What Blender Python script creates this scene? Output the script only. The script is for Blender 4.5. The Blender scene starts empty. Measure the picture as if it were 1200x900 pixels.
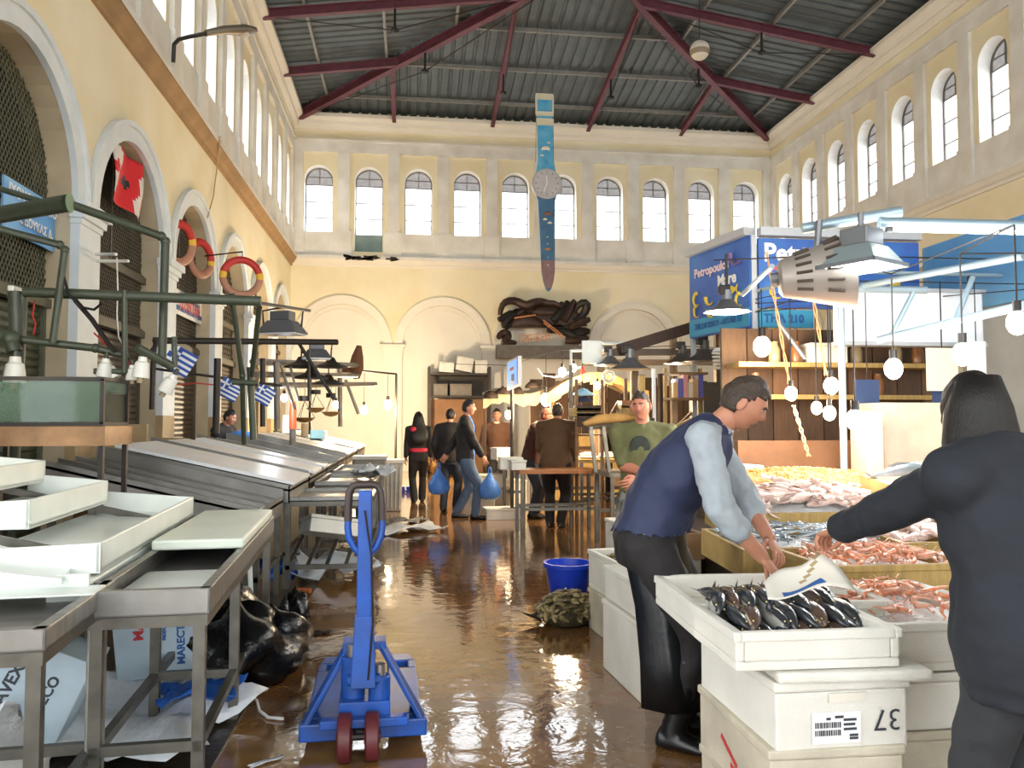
import bpy, bmesh, math, random
from mathutils import Vector, Matrix, Quaternion
random.seed(7)
SC = bpy.context.scene
COL = SC.collection
PI = math.pi
R = math.radians

# ------------------------------------------------------------------ camera
CAM_H, YAW, PITCH, FPX = 1.5, R(7.27), R(2.74), 940.0
cam_d = bpy.data.cameras.new('camera')
cam_d.sensor_width = 36.0
cam_d.lens = FPX / 1200.0 * 36.0
cam_d.clip_start = 0.05
cam_d.clip_end = 300
cam = bpy.data.objects.new('camera', cam_d)
COL.objects.link(cam)
cam.location = (0, 0, CAM_H)
cam.rotation_euler = (PI / 2 + PITCH, 0, -YAW)
SC.camera = cam

# ------------------------------------------------------------------ daylight: one even overcast sky
W = bpy.data.worlds.new('overcast_sky')
SC.world = W
W.use_nodes = True
_n = W.node_tree.nodes
_n['Background'].inputs[0].default_value = (0.93, 0.97, 1.0, 1)
_n['Background'].inputs[1].default_value = 3.6
SC.view_settings.view_transform = 'Standard'
SC.view_settings.look = 'None'
SC.view_settings.gamma = 1.0
SC.view_settings.use_curve_mapping = False
SC.view_settings.exposure = 0.72
SC.cycles.max_bounces = 8
SC.cycles.diffuse_bounces = 4
SC.cycles.glossy_bounces = 4
SC.cycles.transparent_max_bounces = 12
SC.cycles.caustics_reflective = False
SC.cycles.caustics_refractive = False
SC.cycles.sample_clamp_indirect = 6.0

# ------------------------------------------------------------------ materials
MATS = {}
def mat(name, col, rough=0.6, metal=0.0, var=0.0, vscale=6.0, bump=0.0, bscale=30.0, col2=None, emit=None, estr=0.0,
        alpha=None, trans=0.0, spec=None, detail=4.0, stretch=None, coat=0.0):
    if name in MATS:
        return MATS[name]
    m = bpy.data.materials.new(name)
    m.use_nodes = True
    nt = m.node_tree
    b = nt.nodes['Principled BSDF']
    c = tuple(col) + (1,)
    b.inputs['Base Color'].default_value = c
    b.inputs['Roughness'].default_value = rough
    b.inputs['Metallic'].default_value = metal
    if spec is not None:
        b.inputs['Specular IOR Level'].default_value = spec
    if trans:
        b.inputs['Transmission Weight'].default_value = trans
    if coat:
        b.inputs['Coat Weight'].default_value = coat
        b.inputs['Coat Roughness'].default_value = 0.1
    if alpha is not None:
        b.inputs['Alpha'].default_value = alpha
    if emit is not None:
        b.inputs['Emission Color'].default_value = tuple(emit) + (1,)
        b.inputs['Emission Strength'].default_value = estr
    if var > 0 or bump > 0:
        tc = nt.nodes.new('ShaderNodeTexCoord')
        mp = nt.nodes.new('ShaderNodeMapping')
        if stretch:
            mp.inputs['Scale'].default_value = stretch
        nt.links.new(tc.outputs['Object'], mp.inputs['Vector'])
    if var > 0:
        nz = nt.nodes.new('ShaderNodeTexNoise')
        nz.inputs['Scale'].default_value = vscale
        nz.inputs['Detail'].default_value = detail
        nt.links.new(mp.outputs['Vector'], nz.inputs['Vector'])
        rp = nt.nodes.new('ShaderNodeValToRGB')
        rp.color_ramp.elements[0].position = 0.32
        rp.color_ramp.elements[1].position = 0.68
        if col2 is None:
            col2 = tuple(max(0, x * (1 - var)) for x in col)
        rp.color_ramp.elements[0].color = tuple(col2) + (1,)
        rp.color_ramp.elements[1].color = c
        nt.links.new(nz.outputs['Fac'], rp.inputs['Fac'])
        nt.links.new(rp.outputs['Color'], b.inputs['Base Color'])
    if bump > 0:
        n2 = nt.nodes.new('ShaderNodeTexNoise')
        n2.inputs['Scale'].default_value = bscale
        n2.inputs['Detail'].default_value = 5
        nt.links.new(mp.outputs['Vector'], n2.inputs['Vector'])
        bp = nt.nodes.new('ShaderNodeBump')
        bp.inputs['Strength'].default_value = bump
        bp.inputs['Distance'].default_value = 0.02
        nt.links.new(n2.outputs['Fac'], bp.inputs['Height'])
        nt.links.new(bp.outputs['Normal'], b.inputs['Normal'])
    MATS[name] = m
    return m

def sRGB(h):
    h = h.lstrip('#')
    o = []
    for i in (0, 2, 4):
        v = int(h[i:i + 2], 16) / 255.0
        o.append(v / 12.92 if v <= 0.04045 else ((v + 0.055) / 1.055) ** 2.4)
    return tuple(o)

YEL = mat('yellow_wall_paint', sRGB('ece3c6'), .85, var=.22, vscale=.9, bump=.1, bscale=14, detail=8, col2=sRGB('e2d4ac'))
CREAM = mat('cream_plaster', sRGB('e8e2d4'), .85, var=.08, vscale=1.2, bump=.1, bscale=18, detail=8)
GREYW = mat('grey_white_plaster', sRGB('e6e4dc'), .85, var=.2, vscale=1.6, bump=.12, bscale=20, detail=9, col2=sRGB('d3cec2'))
PALE = mat('pale_blue_white_paint', sRGB('dde3e4'), .7, var=.12, vscale=2.5, bump=.06, bscale=20, detail=7)
TAN = mat('tan_dado_paint', sRGB('b59a70'), .7, var=.25, vscale=3, bump=.1)
BROWN = mat('shaded_cove_brown', sRGB('a8875f'), .8, var=.3, vscale=2.5, bump=.12, detail=8)  # left string course: shade of the cove put into its brown
OLIVE = mat('olive_green_metal_paint', sRGB('454c3c'), .45, var=.25, vscale=9, bump=.08)
SHUTG = mat('green_shutter_paint', sRGB('454b37'), .5, var=.22, vscale=5)
SHUTB = mat('brown_shutter_paint', sRGB('4d4031'), .5, var=.25, vscale=5)
MESHG = mat('olive_mesh_paint', sRGB('62634f'), .55, var=.2, vscale=8)
MESHB = mat('brown_mesh_paint', sRGB('57503f'), .55, var=.2, vscale=8)
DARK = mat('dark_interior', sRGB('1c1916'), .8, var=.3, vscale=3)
STEEL = mat('wet_stainless_steel', sRGB('94928d'), .38, .6, var=.3, vscale=4, bump=.06, bscale=12, stretch=(1, 5, 1))
STEELD = mat('galvanised_steel_legs', sRGB('6f6c64'), .42, .7, var=.35, vscale=9, bump=.05)
DKMET = mat('dark_iron', sRGB('35302d'), .5, .4, var=.3, vscale=8)
GREYMET = mat('grey_lamp_metal', sRGB('85878a'), .4, .5, var=.15)
WHITEP = mat('white_polyethylene', sRGB('e9efe9'), .4, var=.1, vscale=4, bump=.03, coat=.2)
FOAM = mat('white_styrofoam', sRGB('e6e4da'), .75, var=.14, vscale=3.5, bump=.25, bscale=160)
FOAMD = mat('soiled_styrofoam', sRGB('cfc7b2'), .75, var=.3, vscale=4, bump=.25, bscale=160)
SLAB = mat('white_marble_slab', sRGB('f0f2f4'), .4, var=.06, vscale=3, detail=8)
BLUEP = mat('blue_enamel_paint', sRGB('1b57b8'), .38, var=.25, vscale=5, bump=.05, col2=sRGB('173f80'))
BLUEPL = mat('blue_bucket_plastic', sRGB('1a3fc0'), .35)
BAGB = mat('blue_carrier_bag_plastic', sRGB('4f86d8'), .3, var=.15, vscale=14, bump=.4, bscale=30)
BLACKR = mat('black_rubber', sRGB('18181a'), .45)
BLACKBAG = mat('black_bin_bag_plastic', sRGB('101012'), .22, bump=.6, bscale=14)
MAROON = mat('maroon_wheel_rubber', sRGB('5d1f24'), .5, var=.3, vscale=12)
RED = mat('red_paint', sRGB('c2302a'), .5, var=.15)
YELO = mat('yellow_band_paint', sRGB('e0b532'), .5)
WHITE = mat('white_gloss_paint', sRGB('eeeeea'), .5)
WOOD = mat('weathered_wood', sRGB('8d6b47'), .7, var=.35, vscale=5, bump=.2, stretch=(1, 8, 1))
WOODL = mat('pale_crate_wood', sRGB('b99a5c'), .7, var=.3, vscale=6, bump=.15, stretch=(6, 1, 1))
WOODD = mat('dark_stained_wood', sRGB('4a3526'), .65, var=.35, vscale=5, bump=.2)
GLASS = mat('clear_window_glass', (1, 1, 1), .02, alpha=.12)
SKIN = mat('skin', sRGB('bf8468'), .55, var=.12, vscale=12)
SKIN2 = mat('ruddy_skin', sRGB('cc8468'), .55, var=.15, vscale=12)
HAIRD = mat('dark_hair', sRGB('120e0c'), .55, bump=.3, bscale=40, stretch=(6, 6, .6))
HAIRB = mat('brown_grey_hair', sRGB('43362c'), .55, bump=.6, bscale=70, var=.3, vscale=25)

# ------------------------------------------------------------------ geometry helpers
class B:
    """collects geometry for one mesh"""
    def __init__(s):
        s.bm = bmesh.new()
    def verts(s, pts):
        return [s.bm.verts.new(p) for p in pts]
    def face(s, vs, mi=0):
        try:
            f = s.bm.faces.new(vs)
            f.material_index = mi
            return f
        except ValueError:
            return None
    def quad(s, pts, mi=0):
        return s.face(s.verts(pts), mi)
    def hexa(s, p, mi=0):          # 8 points: bottom 4 ccw, top 4 ccw
        v = s.verts(p)
        for q in ((3, 2, 1, 0), (4, 5, 6, 7), (0, 1, 5, 4), (1, 2, 6, 5), (2, 3, 7, 6), (3, 0, 4, 7)):
            s.face([v[i] for i in q], mi)
        return s
    def box(s, c, d, M=None, mi=0):
        x, y, z = (k / 2 for k in d)
        pts = [Vector(q) for q in ((-x, -y, -z), (x, -y, -z), (x, y, -z), (-x, y, -z), (-x, -y, z), (x, -y, z), (x, y, z), (-x, y, z))]
        if M is not None:
            pts = [M @ q for q in pts]
        c = Vector(c)
        return s.hexa([q + c for q in pts], mi)
    def bx(s, x0, x1, y0, y1, z0, z1, mi=0):
        return s.box(((x0 + x1) / 2, (y0 + y1) / 2, (z0 + z1) / 2), (abs(x1 - x0), abs(y1 - y0), abs(z1 - z0)), None, mi)
    def ring(s, c, u, v, n):
        c, u, v = Vector(c), Vector(u), Vector(v)
        return s.verts([c + u * math.cos(2 * PI * i / n) + v * math.sin(2 * PI * i / n) for i in range(n)])
    def loft(s, rings, n=10, cap=True, mi=0):
        rs = [s.ring(c, u, v, n) for c, u, v in rings]
        for a, b in zip(rs, rs[1:]):
            for i in range(n):
                s.face([a[i], a[(i + 1) % n], b[(i + 1) % n], b[i]], mi)
        if cap:
            s.face(rs[0][::-1], mi)
            s.face(rs[-1], mi)
        return s
    def tube(s, p0, p1, r, n=8, r1=None, mi=0):
        p0, p1 = Vector(p0), Vector(p1)
        d = (p1 - p0)
        if d.length < 1e-6:
            return s
        q = d.normalized()
        u = q.orthogonal().normalized()
        v = q.cross(u)
        r1 = r if r1 is None else r1
        return s.loft([(p0, u * r, v * r), (p1, u * r1, v * r1)], n, True, mi)
    def path(s, pts, r, n=6, mi=0, radii=None):
        pts = [Vector(p) for p in pts]
        rings = []
        u = None
        for i, p in enumerate(pts):
            t = (pts[min(i + 1, len(pts) - 1)] - pts[max(i - 1, 0)])
            t = t.normalized() if t.length > 1e-9 else Vector((0, 0, 1))
            if u is None:
                u = t.orthogonal().normalized()
            else:
                u = u - t * u.dot(t)
                u = u.normalized() if u.length > 1e-6 else t.orthogonal().normalized()
            v = t.cross(u)
            rr = radii[i] if radii else r
            rings.append((p, u * rr, v * rr))
        return s.loft(rings, n, True, mi)
    def lathe(s, prof, c=(0, 0, 0), n=16, M=None, mi=0, cap=False):
        c = Vector(c)
        rs = []
        for r, z in prof:
            pts = [Vector((r * math.cos(2 * PI * i / n), r * math.sin(2 * PI * i / n), z)) for i in range(n)]
            if M is not None:
                pts = [M @ q for q in pts]
            rs.append(s.verts([q + c for q in pts]))
        for a, b in zip(rs, rs[1:]):
            for i in range(n):
                s.face([a[i], a[(i + 1) % n], b[(i + 1) % n], b[i]], mi)
        if cap:
            s.face(rs[0][::-1], mi)
            s.face(rs[-1], mi)
        return s
    def sphere(s, c, r, n=12, m=8, M=None, mi=0):
        c = Vector(c)
        r = Vector((r, r, r)) if not hasattr(r, '__len__') else Vector(r)
        rows = []
        for j in range(1, m):
            a = PI * j / m
            pts = [Vector((r.x * math.sin(a) * math.cos(2 * PI * i / n), r.y * math.sin(a) * math.sin(2 * PI * i / n), r.z * math.cos(a))) for i in range(n)]
            if M is not None:
                pts = [M @ q for q in pts]
            rows.append(s.verts([q + c for q in pts]))
        t, bt = Vector((0, 0, r.z)), Vector((0, 0, -r.z))
        if M is not None:
            t, bt = M @ t, M @ bt
        vt, vb = s.verts([t + c, bt + c])
        for i in range(n):
            k = (i + 1) % n
            s.face([vt, rows[0][i], rows[0][k]], mi)
            s.face([vb, rows[-1][k], rows[-1][i]], mi)
        for a, b in zip(rows, rows[1:]):
            for i in range(n):
                k = (i + 1) % n
                s.face([a[i], b[i], b[k], a[k]], mi)
        return s
    def prism(s, poly, f, d0, d1, mi=0):
        """poly: list of 2-D points, f(u,v,w)->world; extruded from w=d0 to w=d1"""
        a = s.verts([f(u, v, d0) for u, v in poly])
        b = s.verts([f(u, v, d1) for u, v in poly])
        n = len(poly)
        s.face(a[::-1], mi)
        s.face(b, mi)
        for i in range(n):
            s.face([a[i], a[(i + 1) % n], b[(i + 1) % n], b[i]], mi)
        return s
    def mesh(s, name, mats, smooth=False, norm=True):
        if norm:
            bmesh.ops.recalc_face_normals(s.bm, faces=s.bm.faces)
        me = bpy.data.meshes.new(name)
        s.bm.to_mesh(me)
        s.bm.free()
        for m in (mats if isinstance(mats, (list, tuple)) else [mats]):
            me.materials.append(m)
        if smooth:
            for p in me.polygons:
                p.use_smooth = True
            if smooth != 'all':
                try:
                    me.set_sharp_from_angle(angle=R(smooth if smooth is not True else 40))
                except Exception:
                    pass
        return me
    def obj(s, name, mats, parent=None, smooth=False, world=False, bevel=0, norm=True):
        return put(name, s.mesh(name, mats, smooth, norm), parent, world, bevel)

def put(name, me, parent=None, world=False, bevel=0):
    o = bpy.data.objects.new(name, me)
    COL.objects.link(o)
    if parent is not None:
        o.parent = parent
        if world:
            o.matrix_parent_inverse = base_matrix(parent).inverted()
    if bevel:
        md = o.modifiers.new('bevel', 'BEVEL')
        md.width = bevel
        md.segments = 2
        md.limit_method = 'ANGLE'
        md.angle_limit = R(40)
    return o

def base_matrix(o):
    m = Matrix.LocRotScale(o.location, o.rotation_euler.to_quaternion(), o.scale)
    if o.parent is not None:
        m = base_matrix(o.parent) @ o.matrix_parent_inverse @ m
    return m

def tag(o, label, cat=None, group=None, kind=None):
    if label:
        o['label'] = label
    if cat:
        o['category'] = cat
    if group:
        o['group'] = group
    if kind:
        o['kind'] = kind
    return o

def thing(name, label, cat, loc=(0, 0, 0), rz=0.0, group=None, rot=None):
    o = bpy.data.objects.new(name, None)
    o.empty_display_size = .1
    COL.objects.link(o)
    o.location = loc
    o.rotation_euler = rot if rot is not None else (0, 0, rz)
    return tag(o, label, cat, group)

def struct(o):
    o['kind'] = 'structure'
    return o

def dup(root, loc, rz=None, label=None, group=None, rot=None, scale=None):
    r = root.copy()
    COL.objects.link(r)
    r.location = loc
    if rz is not None:
        r.rotation_euler = (0, 0, rz)
    if rot is not None:
        r.rotation_euler = rot
    if scale is not None:
        r.scale = scale if hasattr(scale, '__len__') else (scale,) * 3
    if label:
        r['label'] = label
    if group:
        r['group'] = group
    for ch in list(root.children):
        c = ch.copy()
        COL.objects.link(c)
        c.parent = r
        for g in ch.children:
            d = g.copy()
            COL.objects.link(d)
            d.parent = c
    return r

def text(name, s, size, mtl, parent, M, ext=.001, world=True, align='CENTER', font_scale_x=1.0, bold=0.0):
    cu = bpy.data.curves.new(name, 'FONT')
    cu.body = s
    cu.size = size
    cu.extrude = ext
    cu.offset = bold
    cu.resolution_u = 3
    cu.align_x = align
    cu.align_y = 'CENTER'
    tmp = bpy.data.objects.new(name + '_tmp', cu)
    COL.objects.link(tmp)
    bpy.context.view_layer.update()
    me = bpy.data.meshes.new_from_object(tmp.evaluated_get(bpy.context.evaluated_depsgraph_get()))
    bpy.data.objects.remove(tmp)
    bpy.data.curves.remove(cu)
    me.transform(M @ Matrix.Diagonal((font_scale_x, 1, 1, 1)))
    me.materials.clear()
    me.materials.append(mtl)
    return put(name, me, parent, world)

def frame_matrix(o, right, up):
    """matrix taking text plane (x right, y up) to world"""
    r, u = Vector(right).normalized(), Vector(up).normalized()
    n = r.cross(u)
    m = Matrix((r, u, n)).transposed().to_4x4()
    m.translation = Vector(o)
    return m

_cp, _sp, _cy, _sy = math.cos(PITCH), math.sin(PITCH), math.cos(YAW), math.sin(YAW)
_FW, _RT = Vector((_sy * _cp, _cy * _cp, _sp)), Vector((_cy, -_sy, 0))
_UP = _RT.cross(_FW)
def at(x, y, X=None, Y=None, Z=None):
    """the point of the place seen at photo pixel x, y that lies at the given real X, Y or Z"""
    d = _FW + _RT * ((x - 600) / FPX) - _UP * ((y - 450) / FPX)
    k = (Z - CAM_H) / d.z if Z is not None else (Y / d.y if Y is not None else X / d.x)
    return Vector((0, 0, CAM_H)) + d * k
def RZ(a):
    return Matrix.Rotation(a, 3, 'Z')
def RX(a):
    return Matrix.Rotation(a, 3, 'X')
def RY(a):
    return Matrix.Rotation(a, 3, 'Y')
# ================================================================== THE HALL
XL, XR, YB, BAY = -3.63, 11.89, 25.0, 3.07
Y0 = 24.78
NB = 13
YF = Y0 - BAY * NB
SPR, RIN, ROUT = 3.9, 1.25, 1.5
FL = lambda u, v, w: Vector((XL + w, u, v))
FB = lambda u, v, w: Vector((u, YB - w, v))
FR = lambda u, v, w: Vector((XR - w, u, v))

def wet_floor_material():
    m = bpy.data.materials.new('wet_brown_concrete')
    m.use_nodes = True
    nt = m.node_tree
    b = nt.nodes['Principled BSDF']
    L = nt.links
    tc = nt.nodes.new('ShaderNodeTexCoord')
    def noise(sc, det=6, dist=0.0):
        n = nt.nodes.new('ShaderNodeTexNoise')
        n.inputs['Scale'].default_value = sc
        n.inputs['Detail'].default_value = det
        n.inputs['Distortion'].default_value = dist
        L.new(tc.outputs['Object'], n.inputs['Vector'])
        return n
    def ramp(src, stops):
        r = nt.nodes.new('ShaderNodeValToRGB')
        e = r.color_ramp.elements
        while len(e) < len(stops):
            e.new(.5)
        for k, (p, c) in zip(e, stops):
            k.position = p
            k.color = tuple(c) + (1,)
        L.new(src.outputs['Fac'], r.inputs['Fac'])
        return r
    a = ramp(noise(.55, 8, .6), [(.3, sRGB('5a4128')), (.47, sRGB('8a613a')), (.6, sRGB('9c7547')), (.75, sRGB('6b4f34'))])
    c2 = ramp(noise(6, 9), [(.35, (.55, .52, .48)), (.6, (1, 1, 1))])
    mx = nt.nodes.new('ShaderNodeMix')
    mx.data_type = 'RGBA'
    mx.blend_type = 'MULTIPLY'
    mx.inputs[0].default_value = .55
    L.new(a.outputs['Color'], mx.inputs[6])
    L.new(c2.outputs['Color'], mx.inputs[7])
    L.new(mx.outputs[2], b.inputs['Base Color'])
    rr = ramp(noise(1.3, 7, .8), [(.36, (.03,) * 3), (.55, (.08,) * 3), (.72, (.24,) * 3)])
    L.new(rr.outputs['Color'], b.inputs['Roughness'])
    n1, n2 = noise(7, 3, .3), noise(45, 4)
    ad = nt.nodes.new('ShaderNodeMath')
    ad.operation = 'MULTIPLY_ADD'
    L.new(n2.outputs['Fac'], ad.inputs[0])
    ad.inputs[1].default_value = .08
    L.new(n1.outputs['Fac'], ad.inputs[2])
    bp = nt.nodes.new('ShaderNodeBump')
    bp.inputs['Strength'].default_value = .1
    bp.inputs['Distance'].default_value = .03
    L.new(ad.outputs[0], bp.inputs['Height'])
    L.new(bp.outputs['Normal'], b.inputs['Normal'])
    b.inputs['Specular IOR Level'].default_value = .75
    b.inputs['Coat Weight'].default_value = .5
    b.inputs['Coat Roughness'].default_value = .05
    L.new(bp.outputs['Normal'], b.inputs['Coat Normal'])
    return m
FLOORM = wet_floor_material()
bb = B()
bb.bx(XL - .5, XR + .5, YF, YB + .4, -.2, 0)
floor = struct(bb.obj('floor', FLOORM))
tag(floor, 'wet brown concrete market floor with puddles')
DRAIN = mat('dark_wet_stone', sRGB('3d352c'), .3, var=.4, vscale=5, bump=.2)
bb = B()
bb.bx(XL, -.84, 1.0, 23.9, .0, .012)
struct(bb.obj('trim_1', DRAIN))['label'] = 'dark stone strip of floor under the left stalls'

# ---- wall with a row of arched openings
def wall_cells(b, f, cells, v0, v1, depth, seg=16, rev=1):
    """cells: (u0,u1,cu,hw,vsill,vspring); arch radius = hw"""
    for u0, u1, cu, hw, vs, vp in cells:
        a0, a1 = cu - hw, cu + hw
        q = lambda *p: b.quad([f(u, v, 0) for u, v in p])
        q((u0, v0), (a0, v0), (a0, v1), (u0, v1))
        q((a1, v0), (u1, v0), (u1, v1), (a1, v1))
        if vs > v0 + 1e-4:
            q((a0, v0), (a1, v0), (a1, vs), (a0, vs))
            b.quad([f(a0, vs, 0), f(a1, vs, 0), f(a1, vs, -depth), f(a0, vs, -depth)], rev)
        arc = [(cu - hw * math.cos(PI * i / seg), vp + hw * math.sin(PI * i / seg)) for i in range(seg + 1)]
        for (x0, z0), (x1, z1) in zip(arc, arc[1:]):
            q((x0, z0), (x1, z1), (x1, v1), (x0, v1))
            b.quad([f(x0, z0, 0), f(x1, z1, 0), f(x1, z1, -depth), f(x0, z0, -depth)], rev)
        for a in (a0, a1):
            b.quad([f(a, vs, 0), f(a, vp, 0), f(a, vp, -depth), f(a, vs, -depth)], rev)

REVEAL = mat('beige_reveal_plaster', sRGB('c9b899'), .85, var=.2, vscale=2.5, detail=7)
WREV = mat('white_window_reveal', sRGB('f2f1ec'), .8, var=.05, vscale=2)
def arch_band(b, f, cu, vp, r0, r1, w0, w1, seg=22, mi=0):
    P_ = lambda r, i, w: f(cu - r * math.cos(PI * i / seg), vp + r * math.sin(PI * i / seg), w)
    for i in range(seg):
        b.hexa([P_(r0, i, w0), P_(r1, i, w0), P_(r1, i + 1, w0), P_(r0, i + 1, w0),
                P_(r0, i, w1), P_(r1, i, w1), P_(r1, i + 1, w1), P_(r0, i + 1, w1)], mi)

LWIN = [24.05 - 1.535 * k for k in range(26)]
BWIN = [-2.83 + 1.535 * k for k in range(10)]
WZ0, WSP, WHW = 7.37, 9.02, .43
PARAS = 6.62

def build_wall(name, f, u0, u1, bays, wins, pier_mat, lower_depth, label):
    """bays: list of (ulow, uhigh); wins: window centres"""
    w = B()
    cells = [(a, c, (a + c) / 2, RIN, 0.0, SPR) for a, c in bays]
    wall_cells(w, f, cells, 0.0, 6.35, lower_depth)
    lo, hi = min(a for a, c in bays), max(c for a, c in bays)
    if lo > u0 + .01:
        w.quad([f(u0, 0, 0), f(lo, 0, 0), f(lo, 6.35, 0), f(u0, 6.35, 0)])
    if hi < u1 - .01:
        w.quad([f(hi, 0, 0), f(u1, 0, 0), f(u1, 6.35, 0), f(hi, 6.35, 0)])
    # clerestory
    half = .7675
    cells = []
    edges = sorted(wins)
    for i, c in enumerate(edges):
        a = u0 if i == 0 else (edges[i - 1] + c) / 2
        e = u1 if i == len(edges) - 1 else (c + edges[i + 1]) / 2
        tall = (name == 'wall_back' and i == 1)
        cells.append((a, e, c, WHW, 6.78 if tall else WZ0, WSP))
    wall_cells(w, f, cells, 6.35, 10.62, .34, 14, rev=2)
    # outer skin so that no light leaks round the roof edge
    w.quad([f(u0, 10.62, 0), f(u1, 10.62, 0), f(u1, 11.4, -.02), f(u0, 11.4, -.02)])
    wall = struct(w.obj(name, [YEL, REVEAL if name != 'wall_right' else CREAM, WREV]))
    tag(wall, label)
    # archivolts, pilasters, capitals
    for a, c in bays:
        k = B()
        arch_band(k, f, (a + c) / 2, SPR, RIN - .01, ROUT - .06, -.02, .05)
        arch_band(k, f, (a + c) / 2, SPR, ROUT - .07, ROUT, -.02, .085)
        k.obj('archivolt', pier_mat, wall, smooth=True)
    piers = sorted(set([round(a, 3) for a, c in bays] + [round(c, 3) for a, c in bays]))
    for p in piers:
        k = B()
        hw = BAY / 2 - RIN + .005
        def slab(e, z0, z1, w1, mi=0):
            pl = [(max(p - hw - e, u0), z0), (min(p + hw + e, u1), z0), (min(p + hw + e, u1), z1), (max(p - hw - e, u0), z1)]
            k.prism(pl, f, -.03, w1, mi)
        if name == 'wall_left':
            slab(.0, 0, 1.6, .075, 1)
            slab(.0, 1.6, 3.66, .07)
        else:
            slab(.0, 0, 3.66, .06)
        slab(.015, 3.66, 3.72, .09)
        slab(.04, 3.72, 3.8, .125)
        slab(.08, 3.8, 3.9, .17)
        k.obj('pilaster', [pier_mat, TAN], wall)
    # string course under the windows (cove profile)
    k = B()
    prof = [(0, 6.3), (.05, 6.3), (.06, 6.36), (.12, 6.4), (.19, 6.5), (.21, 6.5), (.21, 6.6), (.0, 6.64)]
    for i in range(len(prof)):
        (w0, z0), (w1, z1) = prof[i], prof[(i + 1) % len(prof)]
        k.quad([f(u0, z0, w0), f(u1, z0, w0), f(u1, z1, w1), f(u0, z1, w1)], 1 if i in (5, 6) else 0)
    k.obj('string_course', [BROWN if name == 'wall_left' else CREAM, GREYW], wall)
    # parapet with plinth blocks, window pilasters, architrave
    k = B()
    for i, c in enumerate(edges):
        tall = (name == 'wall_back' and i == 1)
        a = u0 if i == 0 else (edges[i - 1] + c) / 2
        e = u1 if i == len(edges) - 1 else (c + edges[i + 1]) / 2
        if tall:
            k.prism([(a, 6.62), (c - WHW - .05, 6.62), (c - WHW - .05, WZ0 - .01), (a, WZ0 - .01)], f, -.02, .05)
            k.prism([(c + WHW + .05, 6.62), (e, 6.62), (e, WZ0 - .01), (c + WHW + .05, WZ0 - .01)], f, -.02, .05)
        else:
            k.prism([(a, 6.62), (e, 6.62), (e, WZ0 - .01), (a, WZ0 - .01)], f, -.02, .05)
    k.obj('parapet', GREYW, wall)
    mids = [u0 + .15] + [(x + y) / 2 for x, y in zip(edges, edges[1:])] + [u1 - .15]
    for c in mids:
        k = B()
        k.prism([(c - .24, 6.62), (c + .24, 6.62), (c + .24, WZ0 + .02), (c - .24, WZ0 + .02)], f, 0, .115)
        k.prism([(c - .18, WZ0), (c + .18, WZ0), (c + .18, 9.86), (c - .18, 9.86)], f, -.02, .08)
        k.obj('window_pilaster', GREYW, wall)
    k = B()
    k.prism([(u0, 9.85), (u1, 9.85), (u1, 10.2), (u0, 10.2)], f, -.02, .08)
    k.prism([(u0, 10.2), (u1, 10.2), (u1, 10.26), (u0, 10.26)], f, -.02, .12)
    k.obj('architrave', GREYW, wall)
    k = B()
    prof = [(0, 10.55), (.06, 10.55), (.08, 10.62), (.16, 10.68), (.2, 10.68), (.22, 10.78), (.34, 10.86), (.36, 10.86), (.36, 10.97), (.0, 11.0)]
    for i in range(len(prof)):
        (w0, z0), (w1, z1) = prof[i], prof[(i + 1) % len(prof)]
        k.quad([f(u0, z0, w0), f(u1, z0, w0), f(u1, z1, w1), f(u0, z1, w1)])
    k.obj('cornice', CREAM, wall)
    return wall

bays_l = [(Y0 - BAY * (k + 1), Y0 - BAY * k) for k in range(NB)]
bays_b = [(-3.6 + BAY * k, -3.6 + BAY * (k + 1)) for k in range(5)]
wall_l = build_wall('wall_left', FL, YF, YB, bays_l, LWIN, PALE, .42, 'yellow left wall with white arches over shuttered shops')
wall_b = build_wall('wall_back', FB, XL, XR, bays_b, BWIN, CREAM, .12, 'yellow end wall with blind cream arches and round-headed windows')
wall_r = build_wall('wall_right', FR, YF, YB, bays_l, LWIN, CREAM, .12, 'pale right wall with deep round-headed windows')

# blind panels inside the arches of the end and right wall
for f, wall, bays in ((FB, wall_b, bays_b), (FR, wall_r, bays_l)):
    for a, c in bays:
        k = B()
        cu = (a + c) / 2
        poly = [(cu - RIN, 0), (cu + RIN, 0)] + [(cu + RIN * math.cos(PI * i / 20), SPR + RIN * math.sin(PI * i / 20)) for i in range(21)]
        k.prism(poly, f, -.3, -.1)
        r2 = RIN - .17
        arch_band(k, f, cu, SPR, r2, r2 + .035, -.11, -.075)
        k.obj('blind_arch_panel', CREAM, wall)

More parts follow.
